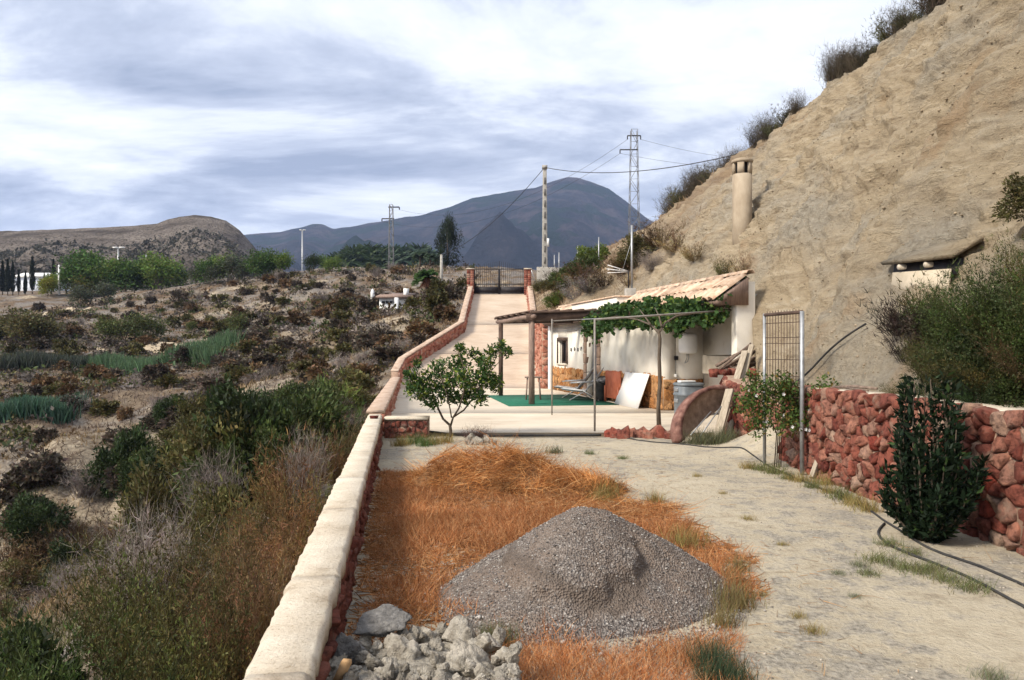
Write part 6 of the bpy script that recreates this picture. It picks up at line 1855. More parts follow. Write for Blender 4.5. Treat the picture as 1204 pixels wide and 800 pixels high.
# ---- reed strips
def reeds(pxa, pya, pxb, pyb, depth_w, h, n, colr, label):
    A = on_terrain(pxa, pya); B = on_terrain(pxb, pyb)
    f = rng.random(n); w_ = rng.uniform(0, depth_w, n)
    x = A[0] + (B[0] - A[0]) * f + rng.normal(0, 0.3, n); y = A[1] + (B[1] - A[1]) * f + w_
    z = terrain_z(x, y)
    hh = h * (0.75 + 0.5 * vnoise(x, y, 0.35, 3)) * rng.uniform(0.6, 1.1, n)
    d = np.stack([rng.normal(0, 0.18, n), rng.normal(0, 0.18, n), np.ones(n)], -1)
    v, f_, m_ = strands(np.c_[x, y, z], d, hh, 0.085, 3, 0.3, 0.35)
    return tag(obj('reed_bed', v, f_, M['leaf'], cols=tint(n, m_, colr, 0.35, 0.12)), label, 'reeds', None, 'stuff')
reeds(105, 434, 250, 434, 4.0, 1.3, 14000, (0.085, 0.14, 0.07), 'strip of blue-green reeds along the terrace across the ravine')
reeds(-10, 436, 105, 434, 4.0, 1.1, 3500, (0.055, 0.065, 0.05), 'darker low strip of scrub at the end of the reed bed')
reeds(-15, 502, 62, 498, 2.5, 0.95, 3500, (0.06, 0.115, 0.075), 'small patch of blue-green reeds in the ravine bottom')
# ================================================================== TREES
def grow(segs, tips, p, d, L, rad, level, r, spread=0.6, up=0.15, kids=3, shrink=0.68):
    n = 4; pts = [p]; dd = d
    for k in range(n):
        dd = unit(dd + r.normal(0, 0.12, 3) + np.array([0, 0, up * 0.3])); pts.append(pts[-1] + dd * L / n)
    segs.append((np.array(pts), np.linspace(rad, rad * 0.62, n + 1)))
    if level == 0:
        tips.append((pts[-1], dd)); tips.append((pts[2], dd)); return
    for k in range(kids):
        nd = unit(dd + r.normal(0, spread, 3) + np.array([0, 0, up]))
        grow(segs, tips, pts[-1] if k == 0 else pts[r.integers(2, n + 1)], nd, L * shrink * r.uniform(0.8, 1.15), rad * 0.6, level - 1, r, spread, up, kids, shrink)
def tree_mesh(seed, H, trunk_h, trunk_r, crown_w, n_leaf, leaf, clump, asp=0.4, levels=2, kids=4, spread=0.7, lowcut=0.0):
    """returns trunk (V,F) and crown (V,F,C)"""
    r = np.random.default_rng(seed)
    segs = []; tips = []
    segs.append((np.array([[0, 0, -0.2], [r.normal(0, .03), r.normal(0, .03), trunk_h * 0.5], [r.normal(0, .05), 0, trunk_h]]) , np.array([trunk_r * 1.2, trunk_r, trunk_r * 0.85])))
    p0 = segs[0][0][-1]
    for k in range(kids):
        a = 6.283 * k / kids + r.uniform(-0.4, 0.4)
        d = unit(np.array([math.cos(a) * spread, math.sin(a) * spread, 1.0]))
        grow(segs, tips, p0, d, (H - trunk_h) * 0.42, trunk_r * 0.6, levels, r, spread * 0.8, 0.15, 3)
    T = np.array([t[0] for t in tips])
    c = T.mean(0); ex = np.abs(T - c).max(0)
    # fit the crown to its size
    sx = crown_w / 2 / max(ex[0], ex[1], 1e-3) * 0.9; zt = T[:, 2].max()
    sz = (H - trunk_h) * 0.93 / (zt - trunk_h)
    def fit(q):
        q = np.array(q, float); above = np.clip((q[:, 2] - trunk_h) / (H - trunk_h) * 4, 0, 1)
        q[:, 0] *= 1 + (sx - 1) * above; q[:, 1] *= 1 + (sx - 1) * above
        q[:, 2] = np.where(q[:, 2] > trunk_h, trunk_h + (q[:, 2] - trunk_h) * sz, q[:, 2]); return q
    mb = MB()
    for pts, rad in segs: mb.tube(fit(pts), rad, 6, cap=False)
    T = fit(T)
    i = r.integers(0, len(T), n_leaf)
    p = T[i] + r.normal(0, clump, (n_leaf, 3)) * [1, 1, 0.8]
    if lowcut: p = p[p[:, 2] > lowcut]
    v, f = leaves(p, leaf, asp, r, unit(p - c) * 0.4)
    shade = r.uniform(0.7, 1.3, len(T))[i[:len(p)]] if len(p) == n_leaf else r.uniform(0.7, 1.3, len(p))
    cc = np.repeat(shade[:, None] * r.uniform(0.8, 1.2, (len(p), 3)) * r.uniform(0.75, 1.25, (len(p), 1)), 4, 0)
    return (np.concatenate(mb.V), mb.F), (v, f, cc)
def tree(name, meshes, loc, rz, sc, colr, label, cat='tree', group=None):
    t = tag(empty(name, tuple(loc), rz), label, cat, group)
    t.scale = (sc, sc, sc) if np.isscalar(sc) else sc
    link('trunk', meshes[0], t)
    o = link('crown', meshes[1], t); o.color = (*colr, 1)
    return t
def tmesh(*a, **k):
    (tv, tf), (v, f, c) = tree_mesh(*a, **k)
    return mesh_data('trunk', tv, tf, M['bark'], smooth=True), mesh_data('crown', v, f, M['leaf'], cols=c)

# lemon tree at the terrace edge, limbs set out as in the photograph
lb = np.array([-1.12, 14.28, 0.02])
lt = tag(empty('lemon_tree', tuple(lb)), 'little lemon tree with open leafy crown beside the stub wall', 'tree')
mb = MB()
k_ = 14.28 / FPX
def L2(px, py, dy=0.0): return np.array([(px - 530) * k_, dy, (512 - py) * k_])
limbs = [([(530, 516), (530, 503), (529, 496)], 0.035, 0.028, 0), ([(529, 497), (521, 490), (515, 478), (511, 466), (505, 452), (497, 440)], 0.024, 0.010, 0.08), ([(530, 498), (533, 488), (540, 477), (545, 462), (548, 445), (545, 425), (540, 410)], 0.022, 0.008, -0.1),
         ([(534, 487), (545, 480), (553, 470), (562, 455), (572, 440), (580, 425), (588, 405)], 0.018, 0.006, 0.15), ([(531, 488), (530, 478), (528, 465), (524, 450), (520, 435)], 0.014, 0.006, -0.2), ([(562, 455), (575, 447), (582, 440)], 0.010, 0.005, 0.3), ([(511, 466), (500, 466), (490, 455), (484, 440)], 0.011, 0.005, -0.15), ([(572, 440), (585, 425), (596, 413)], 0.008, 0.004, 0.1), ([(505, 452), (512, 440), (515, 425)], 0.008, 0.004, 0.2)]
lp = []
r_ = np.random.default_rng(8)
for path, r0, r1, dy in limbs:
    n = len(path)
    pts = np.array([L2(x, y, dy * (i / max(1, n - 1)) * 2.2) for i, (x, y) in enumerate(path)])
    mb.tube(pts, np.linspace(r0, r1, n), 6)
    if r0 < 0.03:
        for q, p in enumerate(pts[2:]):
            lp.append((p, 1.0))
mb.build('trunk', M['bark'], lt, smooth=True)
cl_ = [(492, 452, 17), (505, 445, 16), (484, 438, 9), (516, 432, 15), (500, 465, 12), (520, 455, 14), (540, 425, 14), (541, 408, 8), (548, 440, 15), (556, 455, 16), (566, 440, 14), (572, 425, 11), (578, 445, 13), (580, 410, 9), (565, 420, 9), (582, 452, 8), (596, 411, 7), (590, 402, 6), (531, 445, 13), (545, 465, 11), (565, 465, 10), (510, 472, 8), (494, 424, 6), (556, 412, 6), (482, 452, 8), (530, 465, 10)]
allp = []
for x, y, rad in cl_:
    n = int(8.0 * rad ** 1.35)
    dy = r_.uniform(-0.35, 0.35)
    allp.append(L2(x, y, dy) + unit(r_.normal(size=(n, 3))) * (rad * k_ * r_.random(n) ** 0.5)[:, None])
    # twig to the clump
    src = lp[np.argmin([np.linalg.norm(q - L2(x, y, dy)) for q, _ in lp])][0]
allp = np.concatenate(allp)
v, f = leaves(allp, r_.uniform(0.05, 0.10, len(allp)), 0.48, r_, None, 0.2)
n = len(allp)
c = np.repeat(np.where(r_.random((n, 1)) < 0.2, np.array([[0.16, 0.20, 0.03]]), np.array([[0.035, 0.075, 0.018]])) * r_.uniform(0.6, 1.4, (n, 1)), 4, 0)
o = obj('crown', v, f, M['leaf'], lt, cols=c)

# grape vine over the trellis
vb = np.array([2.97, 15.75, TZ])
vn = tag(empty('grape_vine', tuple(vb)), 'leafy grape vine trained over the trellis and house eaves', 'vine')
def VP(px, py, Y): return P(px, py, Y) - vb
mb = MB(); mb.tube([VP(775, 505, 15.75), VP(774, 480, 15.75), VP(776, 450, 15.76), VP(775, 420, 15.78), VP(776, 398, 15.8), VP(774, 388, 15.85)], [0.05, 0.042, 0.04, 0.036, 0.034, 0.03], 8)
mb.build('trunk', M['bark'], vn, smooth=True)
mb = MB()
for path in ([(775, 392, 15.8), (765, 382, 16.5), (750, 376, 17.6), (725, 372, 19.6), (700, 376, 21.3)], [(776, 390, 15.8), (782, 380, 16.2), (795, 372, 16.5), (820, 368, 16.6), (850, 360, 16.6), (864, 340, 16.5), (872, 330, 16.5)], [(765, 382, 16.3), (758, 372, 16.6), (752, 364, 17.0)], [(778, 384, 15.9), (775, 372, 16.2), (770, 362, 16.6)]):
    mb.tube([VP(*q) for q in path], np.linspace(0.024, 0.008, len(path)), 6)
mb.build('canes', M['bark'], vn, smooth=True)
tx = [684, 695, 705, 720, 740, 760, 775, 790, 800, 815, 830, 845, 855, 862, 868, 874]
tt_ = [376, 366, 360, 358, 357, 352, 350, 351, 352, 352, 351, 347, 342, 335, 329, 324]
bt_ = [390, 392, 394, 385, 380, 385, 384, 388, 384, 379, 382, 376, 368, 350, 340, 331]
n = 6200
px = rng.choice(np.arange(684, 875), n) + rng.random(n)
a = np.interp(px, tx, tt_); b = np.interp(px, tx, bt_)
ragged = 7 * (vnoise(px, px * 0, 0.11, 5) - 0.4) + 4 * (vnoise(px, px * 0, 0.35, 6) - 0.5)
f = rng.random(n)
py = a + (b + ragged - a) * f
Y = np.interp(px, [684, 740, 800, 875], [22.3, 20.2, 17.6, 16.6]) + rng.uniform(-0.8, 0.5, n) * np.interp(px, [684, 850, 866], [1, 1, 0.15])
clump_ok = fbm(px * 0.1, py * 0.13 + Y * 0.6, 1.3, 3, 9) > -0.05
pts = np.stack([(px - 602) / FPX * Y, Y, EYE - (py - 410) / FPX * Y], -1)[clump_ok] - vb
# hanging shoots
hang = []
for hx_, hl_ in ((690, 17), (701, 26), (718, 14), (740, 24), (741, 18), (756, 12), (762, 16), (800, 30), (802, 20), (812, 14), (835, 12), (690, 10), (728, 12), (784, 10)):
    m_ = int(hl_ * 2.2); Yh = np.interp(hx_, [684, 740, 800, 875], [21.8, 19.7, 17.0, 16.3])
    y0 = np.interp(hx_, tx, bt_) - 6
    q = np.stack([P(hx_ + rng.normal(0, 2.4), y0 + rng.random() * hl_ * 0.62, Yh + rng.normal(0, 0.05)) for _ in range(m_)]) - vb
    hang.append(q)
pts = np.concatenate([pts] + hang)
v, f = leaves(pts, rng.uniform(0.08, 0.15, len(pts)), 0.85, rng, None, -0.3)
n = len(pts)
c = np.repeat(np.where(rng.random((n, 1)) < 0.15, np.array([[0.11, 0.16, 0.03]]), np.array([[0.035, 0.075, 0.02]])) * rng.uniform(0.55, 1.45, (n, 1)), 4, 0)
obj('foliage', v, f, M['leaf'], vn, cols=c)

# dark laurel against the red wall
sb = np.array([3.58, 6.75, 0.0])
sh_ = tag(empty('laurel_shrub', tuple(sb)), 'dense dark green laurel shrub standing against the red stone wall', 'shrub')
r_ = np.random.default_rng(14)
mb = MB(); lv = []; ld = []
for k in range(58):
    a = r_.random() * 6.283; rr2 = r_.random() ** 0.6 * (0.6 if k % 3 == 0 else 1.0)
    tip = np.array([math.cos(a) * 0.43 * rr2 + 0.06 * math.sin(2.3 * k), math.sin(a) * 0.43 * rr2, (r_.uniform(0.35, 1.30) - 0.15 * rr2) if k % 6 else r_.uniform(1.25, 1.42)]) * (np.array([1, 1, 1]) if k % 6 else np.array([1.0, 0.8, 1]))
    p0 = np.array([math.cos(a) * 0.06, math.sin(a) * 0.06, 0])
    mid = p0 * 0.4 + tip * 0.55 + np.array([math.cos(a), math.sin(a), 0]) * r_.uniform(0.02, 0.2)
    f = np.linspace(0, 1, 8)[:, None]
    path = (1 - f) ** 2 * p0 + 2 * f * (1 - f) * mid + f * f * tip
    mb.tube(path, np.linspace(0.014, 0.004, 8), 5)
    m_ = 170
    g = r_.uniform(0.04, 1, m_); j = np.clip((g * 7).astype(int), 0, 6)
    q = path[j] + (path[j + 1] - path[j]) * (g * 7 - j)[:, None] + r_.normal(0, 0.022, (m_, 3))
    lv.append(q); ld.append(np.repeat(np.array([[math.cos(a) * 0.5, math.sin(a) * 0.5, 0.9]]), m_, 0))
mb.build('stems', M['bark'], sh_)
lv = np.concatenate(lv); ld = np.concatenate(ld)
v, f = leaves(lv, r_.uniform(0.05, 0.10, len(lv)), 0.36, r_, ld, 0.2); n = len(lv)
c = np.repeat(np.where(r_.random((n, 1)) < 0.07, np.array([[0.03, 0.055, 0.016]]), np.array([[0.008, 0.018, 0.0075]])) * r_.uniform(0.6, 1.5, (n, 1)), 4, 0)
obj('foliage', v, f, M['leaf'], sh_, cols=c)

# rose bush on the mesh frame, white flowers
rb = np.array([3.62, 10.5, 0.0])
ro = tag(empty('rose_bush', tuple(rb)), 'green rose bush with tiny white flowers tied to the mesh frame', 'shrub')
mb = MB()
for k in range(4): mb.tube([(0.03 * k + 0.02, 0.35, 0), (0.02 * k, 0.2, 0.5), (0.2 * k - 0.3, 0.02, 0.95 + 0.06 * (k % 3))], [0.009, 0.008, 0.004], 5)
mb.build('stems', M['bark'], ro)
n = 4200
cc_ = 1.0 * np.array([[-0.30, 0, 0.98], [-0.1, 0, 1.08], [0.12, 0, 1.05], [0.28, 0, 1.0], [-0.2, 0, 0.80], [0.1, 0, 0.85], [0.3, 0.05, 0.88], [0.0, -0.05, 1.18], [-0.35, 0, 1.15], [-0.28, 0.1, 0.62], [0.26, -0.15, 0.68], [0.02, -0.1, 0.66], [0.42, -0.3, 0.95], [0.45, -0.35, 1.12], [-0.45, 0.1, 0.9]])
i = rng.integers(0, len(cc_), n)
p = cc_[i] + unit(rng.normal(size=(n, 3))) * (0.21 * rng.random(n) ** 0.5)[:, None]
v, f = leaves(p, 0.055, 0.5)
c = np.repeat(np.where(rng.random((n, 1)) < 0.15, np.array([[0.17, 0.12, 0.03]]), np.array([[0.06, 0.10, 0.022]])) * rng.uniform(0.5, 1.5, (n, 1)), 4, 0)
obj('foliage', v, f, M['leaf'], ro, cols=c)
fm = None
for k in range(16):
    q = cc_[rng.integers(0, len(cc_))] + unit(rng.normal(size=3) + [0, -0.8, 0]) * 0.19
    m = MB()
    for s in range(5):
        a = 6.283 * s / 5
        m.add([(0, 0, 0), (0.018 * math.cos(a - .5), -0.006, 0.018 * math.sin(a - .5)), (0.026 * math.cos(a), -0.010, 0.026 * math.sin(a)), (0.018 * math.cos(a + .5), -0.006, 0.018 * math.sin(a + .5))], [(0, 1, 2, 3)])
    m.build('flower', M['white_paint'], ro, loc=tuple(q))

# ---- bushes on the right-hand slope
hb_ = [(1045, 385, 'broom0', 0.55, 0.5, DARK), (1075, 375, 'broom1', 0.6, 0.55, OLIVE), (1060, 410, 'fine0', 0.6, 0.55, DARK), (1100, 395, 'broom2', 0.8, 0.7, GREEN), (1130, 400, 'broom0', 0.85, 0.75, GREEN), (1165, 395, 'broom1', 0.9, 0.8, GREEN),
       (1200, 390, 'broom2', 1.0, 0.9, GREEN), (1090, 440, 'fine1', 0.6, 0.6, OLIVE), (1120, 448, 'broom2', 0.7, 0.65, GREEN), (1150, 450, 'fine0', 0.6, 0.6, OLIVE), (1180, 440, 'broom0', 0.8, 0.7, GREEN), (1215, 440, 'fine1', 0.8, 0.7, BROWN),
       (1080, 400, 'round0', 0.5, 0.45, DARK), (1115, 420, 'round1', 0.55, 0.5, GREEN), (1150, 425, 'round2', 0.6, 0.5, DGREEN), (1190, 415, 'round0', 0.6, 0.55, GREEN), (1075, 425, 'broom2', 0.55, 0.5, OLIVE), (1175, 465, 'round1', 0.4, 0.4, GREEN), (1140, 470, 'broom1', 0.5, 0.5, DGREEN), (1060, 455, 'fine0', 0.35, 0.4, OLIVE), (1105, 470, 'fine1', 0.4, 0.4, GREEN), (1240, 400, 'broom0', 1.0, 0.9, GREEN), (1210, 350, 'broom1', 0.8, 0.6, OLIVE)]
for px, py, me, h, w_, c in hb_:
    p = hill_at(px, py)
    bush(me, p[0], p[1], p[2] - 0.05, h, w_, tuple(0.75 * q for q in c), {GREEN: 'green', OLIVE: 'olive', DARK: 'dark brown', BROWN: 'brown', DGREEN: 'dark green'}[c] + ' broom bush ' + ('just behind the top of the red stone wall' if py > 430 else 'right below the cave opening' if px < 1110 else 'on the bank higher than the red stone wall'), 'broom bushes above the red wall', name='bank_bush')
p = hill_at(1204, 250)
bush('round1', p[0], p[1], p[2] - 0.05, 0.45, 0.5, OLIVE, 'lone olive bush on the bare slope right of the cave opening')
p = hill_at(868, 322); bush('fine0', p[0], p[1], p[2] - 0.05, 0.6, 0.55, DRY, 'yellowish dry bush on the slope behind the tiled roof')
p = hill_at(846, 318); bush('fine1', p[0], p[1], p[2] - 0.05, 0.6, 0.5, OLIVE, 'small olive bush on the slope beyond the tiled roof')
# crest bushes against the sky
crest = [(1128, 12, 0.9, 0.8), (1112, 28, 1.0, 0.9), (1062, 30, 0.9, 0.7), (1075, 22, 0.8, 0.7), (1000, 84, 1.0, 0.85), (985, 96, 1.0, 0.8), (1020, 78, 0.9, 0.7), (946, 130, 0.8, 0.6), (912, 162, 1.1, 0.9), (918, 158, 0.9, 0.8), (876, 186, 0.9, 0.8), (856, 196, 1.1, 0.9),
         (846, 214, 1.4, 1.1), (838, 222, 1.5, 1.2), (826, 226, 1.6, 1.2), (814, 238, 1.7, 1.3), (802, 246, 1.7, 1.4), (790, 258, 1.7, 1.4), (782, 262, 1.3, 1.2), (1140, 0, 1.0, 1.0), (1100, 20, 0.9, 0.9), (1050, 40, 0.9, 0.8), (1010, 80, 1.0, 0.9), (990, 90, 1.1, 0.9), (935, 140, 0.8, 0.8), (900, 170, 1.0, 0.9), (865, 190, 1.2, 1.0), (850, 210, 1.3, 1.1), (832, 222, 1.6, 1.3), (820, 230, 1.6, 1.3), (808, 240, 1.8, 1.4), (796, 250, 1.8, 1.5)]
for k, (px, py, h, w_) in enumerate(crest):
    cxx = 10.0; Y = min(49, cxx * FPX / (px - 602))
    p = hill_surface(np.array([Y]), np.array([0.985]))[0]
    me = 'twig%d' % (k % 2) if k % 3 else 'fine%d' % (k % 2)
    bush(me, p[0], p[1], p[2] - 0.1, h, w_, (0.075, 0.06, 0.042) if k % 3 else (0.085, 0.075, 0.035), ('dark wiry bush' if k % 3 else 'olive-brown wiry bush') + ' on the hillside crest against the sky, ' + ('beyond the chimney' if px < 850 else 'just above the chimney' if px < 930 else 'midway up the crest' if px < 1030 else 'high above the cave opening'), 'crest bushes', name='crest_bush')
    if k % 2 == 0:
        p = hill_surface(np.array([Y + 0.4]), np.array([1.0]))[0]
        bush('round%d' % (k % 3), p[0] + 0.3, p[1], p[2] - 0.15, h * 0.8, w_ * 0.9, (0.06, 0.05, 0.035), ('dark wiry bush' if k % 3 else 'olive-brown wiry bush') + ' on the hillside crest against the sky, ' + ('beyond the chimney' if px < 850 else 'just above the chimney' if px < 930 else 'midway up the crest' if px < 1030 else 'high above the cave opening'), 'crest bushes', name='crest_bush')
# shrubs on the lower shoulder between gate and house
for px, py, key, s, c in ((650, 340, 'round0', 1.2, OLIVE), (657, 335, 'broom0', 1.5, DARK), (668, 330, 'round1', 1.6, GREEN), (680, 328, 'fine0', 1.4, BROWN), (692, 318, 'round2', 1.3, GREEN), (697, 306, 'round0', 1.6, LIME), (648, 358, 'round1', 1.0, LIME), (655, 352, 'broom1', 1.0, OLIVE), (672, 345, 'fine1', 1.2, GREY), (690, 338, 'fine0', 1.2, GREY), (705, 330, 'fine1', 1.2, BROWN), (720, 318, 'fine0', 1.1, BROWN), (738, 310, 'round0', 1.0, OLIVE), (751, 300, 'round1', 1.2, OLIVE), (770, 285, 'fine1', 1.3, BROWN), (790, 290, 'fine0', 0.9, DRY), (760, 315, 'twig0', 0.8, GREY), (636, 338, 'round2', 1.0, OLIVE), (812, 300, 'fine1', 0.8, DRY), (735, 330, 'fine0', 0.8, DRY)):
    p = hill_at(px, py)
    bush(key, p[0], p[1], p[2] - 0.05, s * 0.8, s, c, {OLIVE: 'olive', DARK: 'dark', GREEN: 'green', BROWN: 'brown', LIME: 'bright green', GREY: 'grey', DRY: 'straw-coloured'}[c] + ' scrub bush on the shoulder ' + ('beside the gate and utility pole' if px < 660 else 'behind the white roof parapet' if px < 730 else 'below the hillside crest'), 'bushes on the shoulder', name='shoulder_bush')
# turf on the far part of the slope
n = 14000
Y = rng.uniform(26, 72, n); t = rng.random(n) * 0.98
S = hill_surface(Y, t); keep = (fbm(Y, t * 9, 0.4, 3, 2) > -0.08) & (rng.random(n) < np.clip((Y - 27) / 10, 0, 1))
S = S[keep]; n = len(S)
v, f, m_ = strands(S - [0, 0, 0.03], np.stack([rng.normal(-0.3, 0.5, n), rng.normal(0, 0.5, n), np.ones(n)], -1), rng.uniform(0.12, 0.4, n), 0.03, 2, 0.5, 0.3)
tag(obj('dry_grass', v, f, M['straw'], cols=np.repeat(np.array([[0.22, 0.15, 0.085]]) * rng.uniform(0.5, 1.5, (n, 1)), m_, 0)), 'thin dry turf on the hillside beyond the house', 'grass', None, 'stuff')

# ---- far trees
pine = [tmesh(s, 8, 0.9, 0.20, 5.8, 3200, 0.60, 0.85, 0.45, 2, 5, 0.9) for s in (51, 52, 53)]
oak = [tmesh(s, 3.4, 0.35, 0.08, 3.2, 2000, 0.28, 0.42, 0.5, 2, 5, 0.95) for s in (55, 56)]
def cyp(seed):
    r = np.random.default_rng(seed); n = 1900
    z = r.random(n); rad = 0.85 * np.sin(np.clip(z * 1.02 + 0.06, 0, 1) * math.pi) ** 0.55 * (1 - 0.55 * z)
    a = r.random(n) * 6.283; q = rad * r.random(n) ** 0.4 * (1 + 0.25 * np.sin(7 * a + 20 * z))
    p = np.stack([q * np.cos(a), q * np.sin(a), 0.9 + z * 7.1], -1)
    v, f = leaves(p, 0.45, 0.35, r, np.array([[0, 0, 1.0]]), 1.0)
    c = np.repeat(r.uniform(0.55, 1.4, (n, 1)) * np.ones((n, 3)), 4, 0)
    m = MB().tube([(0, 0, -0.3), (0, 0, 1.5), (0, 0, 6)], [0.16, 0.13, 0.04], 6)
    return mesh_data('trunk', np.concatenate(m.V), m.F, M['bark']), mesh_data('crown', v, f, M['leaf'], cols=c)
cyps = [cyp(1), cyp(2)]
PINE = (0.055, 0.10, 0.020); PINE2 = (0.10, 0.15, 0.028); CYP = (0.014, 0.02, 0.012); OLV = (0.065, 0.075, 0.045)
def place_tree(kind, px, pyb, pyt, colr, label, group=None, hbase=8.0, name='pine_tree', depth=None, wid=1.0):
    b = on_terrain(px, pyb) if depth is None else P(px, pyb, depth)
    if depth is not None: b[2] = float(terrain_z(b[0], b[1]))
    H = EYE + (410 - pyt) / FPX * b[1] - b[2]
    s = H / hbase
    return tree(name, kind[rng.integers(len(kind))], b, rng.uniform(0, 6.28), (s * wid, s * wid, s), colr, label, 'tree', group)
# cypresses
for px, yb, yt in ((3, 350, 308), (9, 350, 306), (15, 350, 309), (22, 348, 318), (30, 348, 320), (38, 348, 303), (29, 350, 326), (52, 349, 322), (63, 348, 306), (-4, 350, 310)):
    place_tree(cyps, px, yb, yt, CYP, 'dark slender cypress standing before the long white shed', 'cypresses by the shed', 8.0, 'cypress_tree', depth=141 + rng.uniform(-2, 2), wid=0.8)
for px, yb, yt in ((86, 350, 310),):
    place_tree(cyps, px, yb, yt, CYP, 'dark cypress at the edge of the pine grove', None, 8.0, 'cypress_tree', depth=136, wid=0.8)
for px, yb, yt, c in ((78, 346, 316, PINE2), (98, 345, 296, PINE), (108, 346, 297, PINE), (116, 345, 302, PINE), (128, 344, 306, PINE2), (148, 342, 306, PINE), (160, 342, 310, PINE2), (186, 340, 298, PINE2), (178, 340, 305, PINE), (198, 338, 309, PINE), (208, 336, 312, PINE), (60, 346, 322, PINE2), (122, 345, 310, PINE2)):
    place_tree(pine, px, yb, yt, c, 'green pine in the grove below the brown hill', 'pines of the far grove', 8.0, depth=133 + rng.uniform(-4, 6), wid=1.2)
for px, yb, yt, c in ((94, 362, 336, OLV), (124, 356, 332, OLV), (98, 350, 324, (0.14, 0.13, 0.03)), (56, 348, 326, (0.17, 0.17, 0.02)), (242, 335, 305, PINE), (262, 332, 300, PINE2), (275, 330, 300, OLV), (300, 328, 298, PINE), (312, 326, 297, PINE), (322, 324, 294, PINE), (332, 324, 298, PINE2), (368, 322, 300, DGREEN), (383, 320, 300, PINE), (390, 322, 302, PINE2), (230, 335, 314, OLV), (252, 334, 312, OLV), (288, 330, 310, OLV)):
    place_tree(oak, px, yb, yt, c, {OLV: 'grey-olive', PINE: 'dark green', PINE2: 'light green', DGREEN: 'blackish green'}.get(c, 'yellow-green') + ' bushy tree ' + ('in front of the pine grove' if px < 130 else 'between the brown hill and the twin-headed lamp post' if px < 340 else 'between the lamp post and the palm row'), 'trees on the middle ridge', 3.4, 'bushy_tree')
for px, yb, yt in ((127, 404, 375), (147, 405, 370), (177, 402, 370), (225, 392, 378), (276, 394, 368)):
    place_tree(oak, px, yb, yt, (0.085, 0.10, 0.03), 'small round almond tree on the terrace above the reeds', 'almond trees above the reeds', 3.4, 'almond_tree')
for px, yb, yt in ((12, 402, 372), (30, 404, 366), (46, 405, 370), (56, 402, 376), (-5, 405, 372)):
    place_tree(oak, px, yb, yt, OLIVE, 'olive-brown bushy tree in the thicket left of the almond trees', 'thicket trees', 3.4, 'bushy_tree', wid=1.3)
# tall dark pine by the short concrete pole
_v, _f, _c = bush_round(64, 5200, 0.075, 34, 0.32)
_v = _v * [1.0, 1.0, 1.0]
_v[:, :2] *= np.clip(1.15 - 0.45 * _v[:, 2:3], 0.4, 1.1)
_tm = MB().tube([(0, 0, -0.05), (0.01, 0, 0.3), (0, 0.01, 0.95)], [0.035, 0.028, 0.006], 7)
pn = (mesh_data('trunk', np.concatenate(_tm.V), _tm.F, M['bark']), mesh_data('crown', _v * 1.0 + [0, 0, 0.08], _f, M['leaf'], cols=_c))
b = on_terrain(526, 316)
H = EYE + (410 - 254) / FPX * b[1] - b[2]
tree('pine_tree', pn, b, 0.6, (H * 0.46, H * 0.46, H / 1.12), (0.018, 0.027, 0.013), 'tall dark pine beside the short concrete pole', 'tree')
# palms and yuccas
def palm_mesh(seed, nf=34, L=1.6, trunk=1.5, skirt=True, w=0.10):
    r = np.random.default_rng(seed)
    parts = []
    for k in range(nf):
        a = 6.283 * k / nf * 3.0 + r.uniform(-.2, .2); el = r.uniform(-0.1, 1.2)
        d = np.array([math.cos(a) * math.cos(el), math.sin(a) * math.cos(el), math.sin(el)])
        n = 20; f = np.linspace(0, 1, n)[:, None]
        path = np.array([0, 0, trunk]) + d * L * f - np.array([0, 0, 1]) * 0.55 * L * f ** 2.2
        q = np.repeat(path[2:], 2, 0); sgn = np.tile([1, -1], n - 2)[:, None]
        side = unit(np.cross(d, [0, 0, 1.0])) * sgn
        v, f_, m = strands(q, side + d * 0.7 + r.normal(0, .1, q.shape), 0.36 * L * np.sin(np.linspace(0.25, 1, n - 2) * math.pi).repeat(2) ** 0.5 + 0.05, w, 2, 0.1, 0.4, r)
        parts.append((v, f_, tint(len(q), m, (1, 1, 1), 0.3, 0.1, r)))
    v, f, c = join(parts)
    mb = MB().tube([(0, 0, -0.3), (0.02, 0, trunk * 0.5), (0, 0, trunk)], [0.16, 0.13, 0.15], 8)
    out = [mesh_data('trunk', np.concatenate(mb.V), mb.F, M['bark']), mesh_data('crown', v, f, M['leaf'], cols=c)]
    if skirt:
        n = 420; a = r.random(n) * 6.283
        v, f, m = strands(np.stack([0.14 * np.cos(a), 0.14 * np.sin(a), np.full(n, trunk) - 0.05], -1), np.stack([np.cos(a) * 0.6, np.sin(a) * 0.6, -np.ones(n)], -1), r.uniform(0.5, 0.95, n), 0.05, 2, 0.2, 0.5, r)
        out.append(mesh_data('dead_fronds', v, f, M['straw'], cols=tint(n, m, (0.16, 0.07, 0.04), 0.3, 0.1, r)))
    return out
pm = palm_mesh(3, 30, 1.1, 1.7)
def palm(px, yb, yt, colr, label, ht, meshes, group=None, depth=None):
    b = on_terrain(px, yb) if depth is None else P(px, yb, depth)
    if depth is not None: b[2] = float(terrain_z(b[0], b[1]))
    H = EYE + (410 - yt) / FPX * b[1] - b[2]; s = H / ht
    t = tree('palm_tree', meshes, b, rng.uniform(0, 6.28), s, colr, label, 'palm', group)
    if len(meshes) > 2:
        o = link('dead_fronds', meshes[2], t); o.color = (1, 1, 1, 1)
palm(502, 354, 312, (0.055, 0.11, 0.03), 'young palm with brown hanging fronds right of the tiny cottage', 2.6, pm)
ym = palm_mesh(5, 40, 1.3, 1.4, False, 0.12)
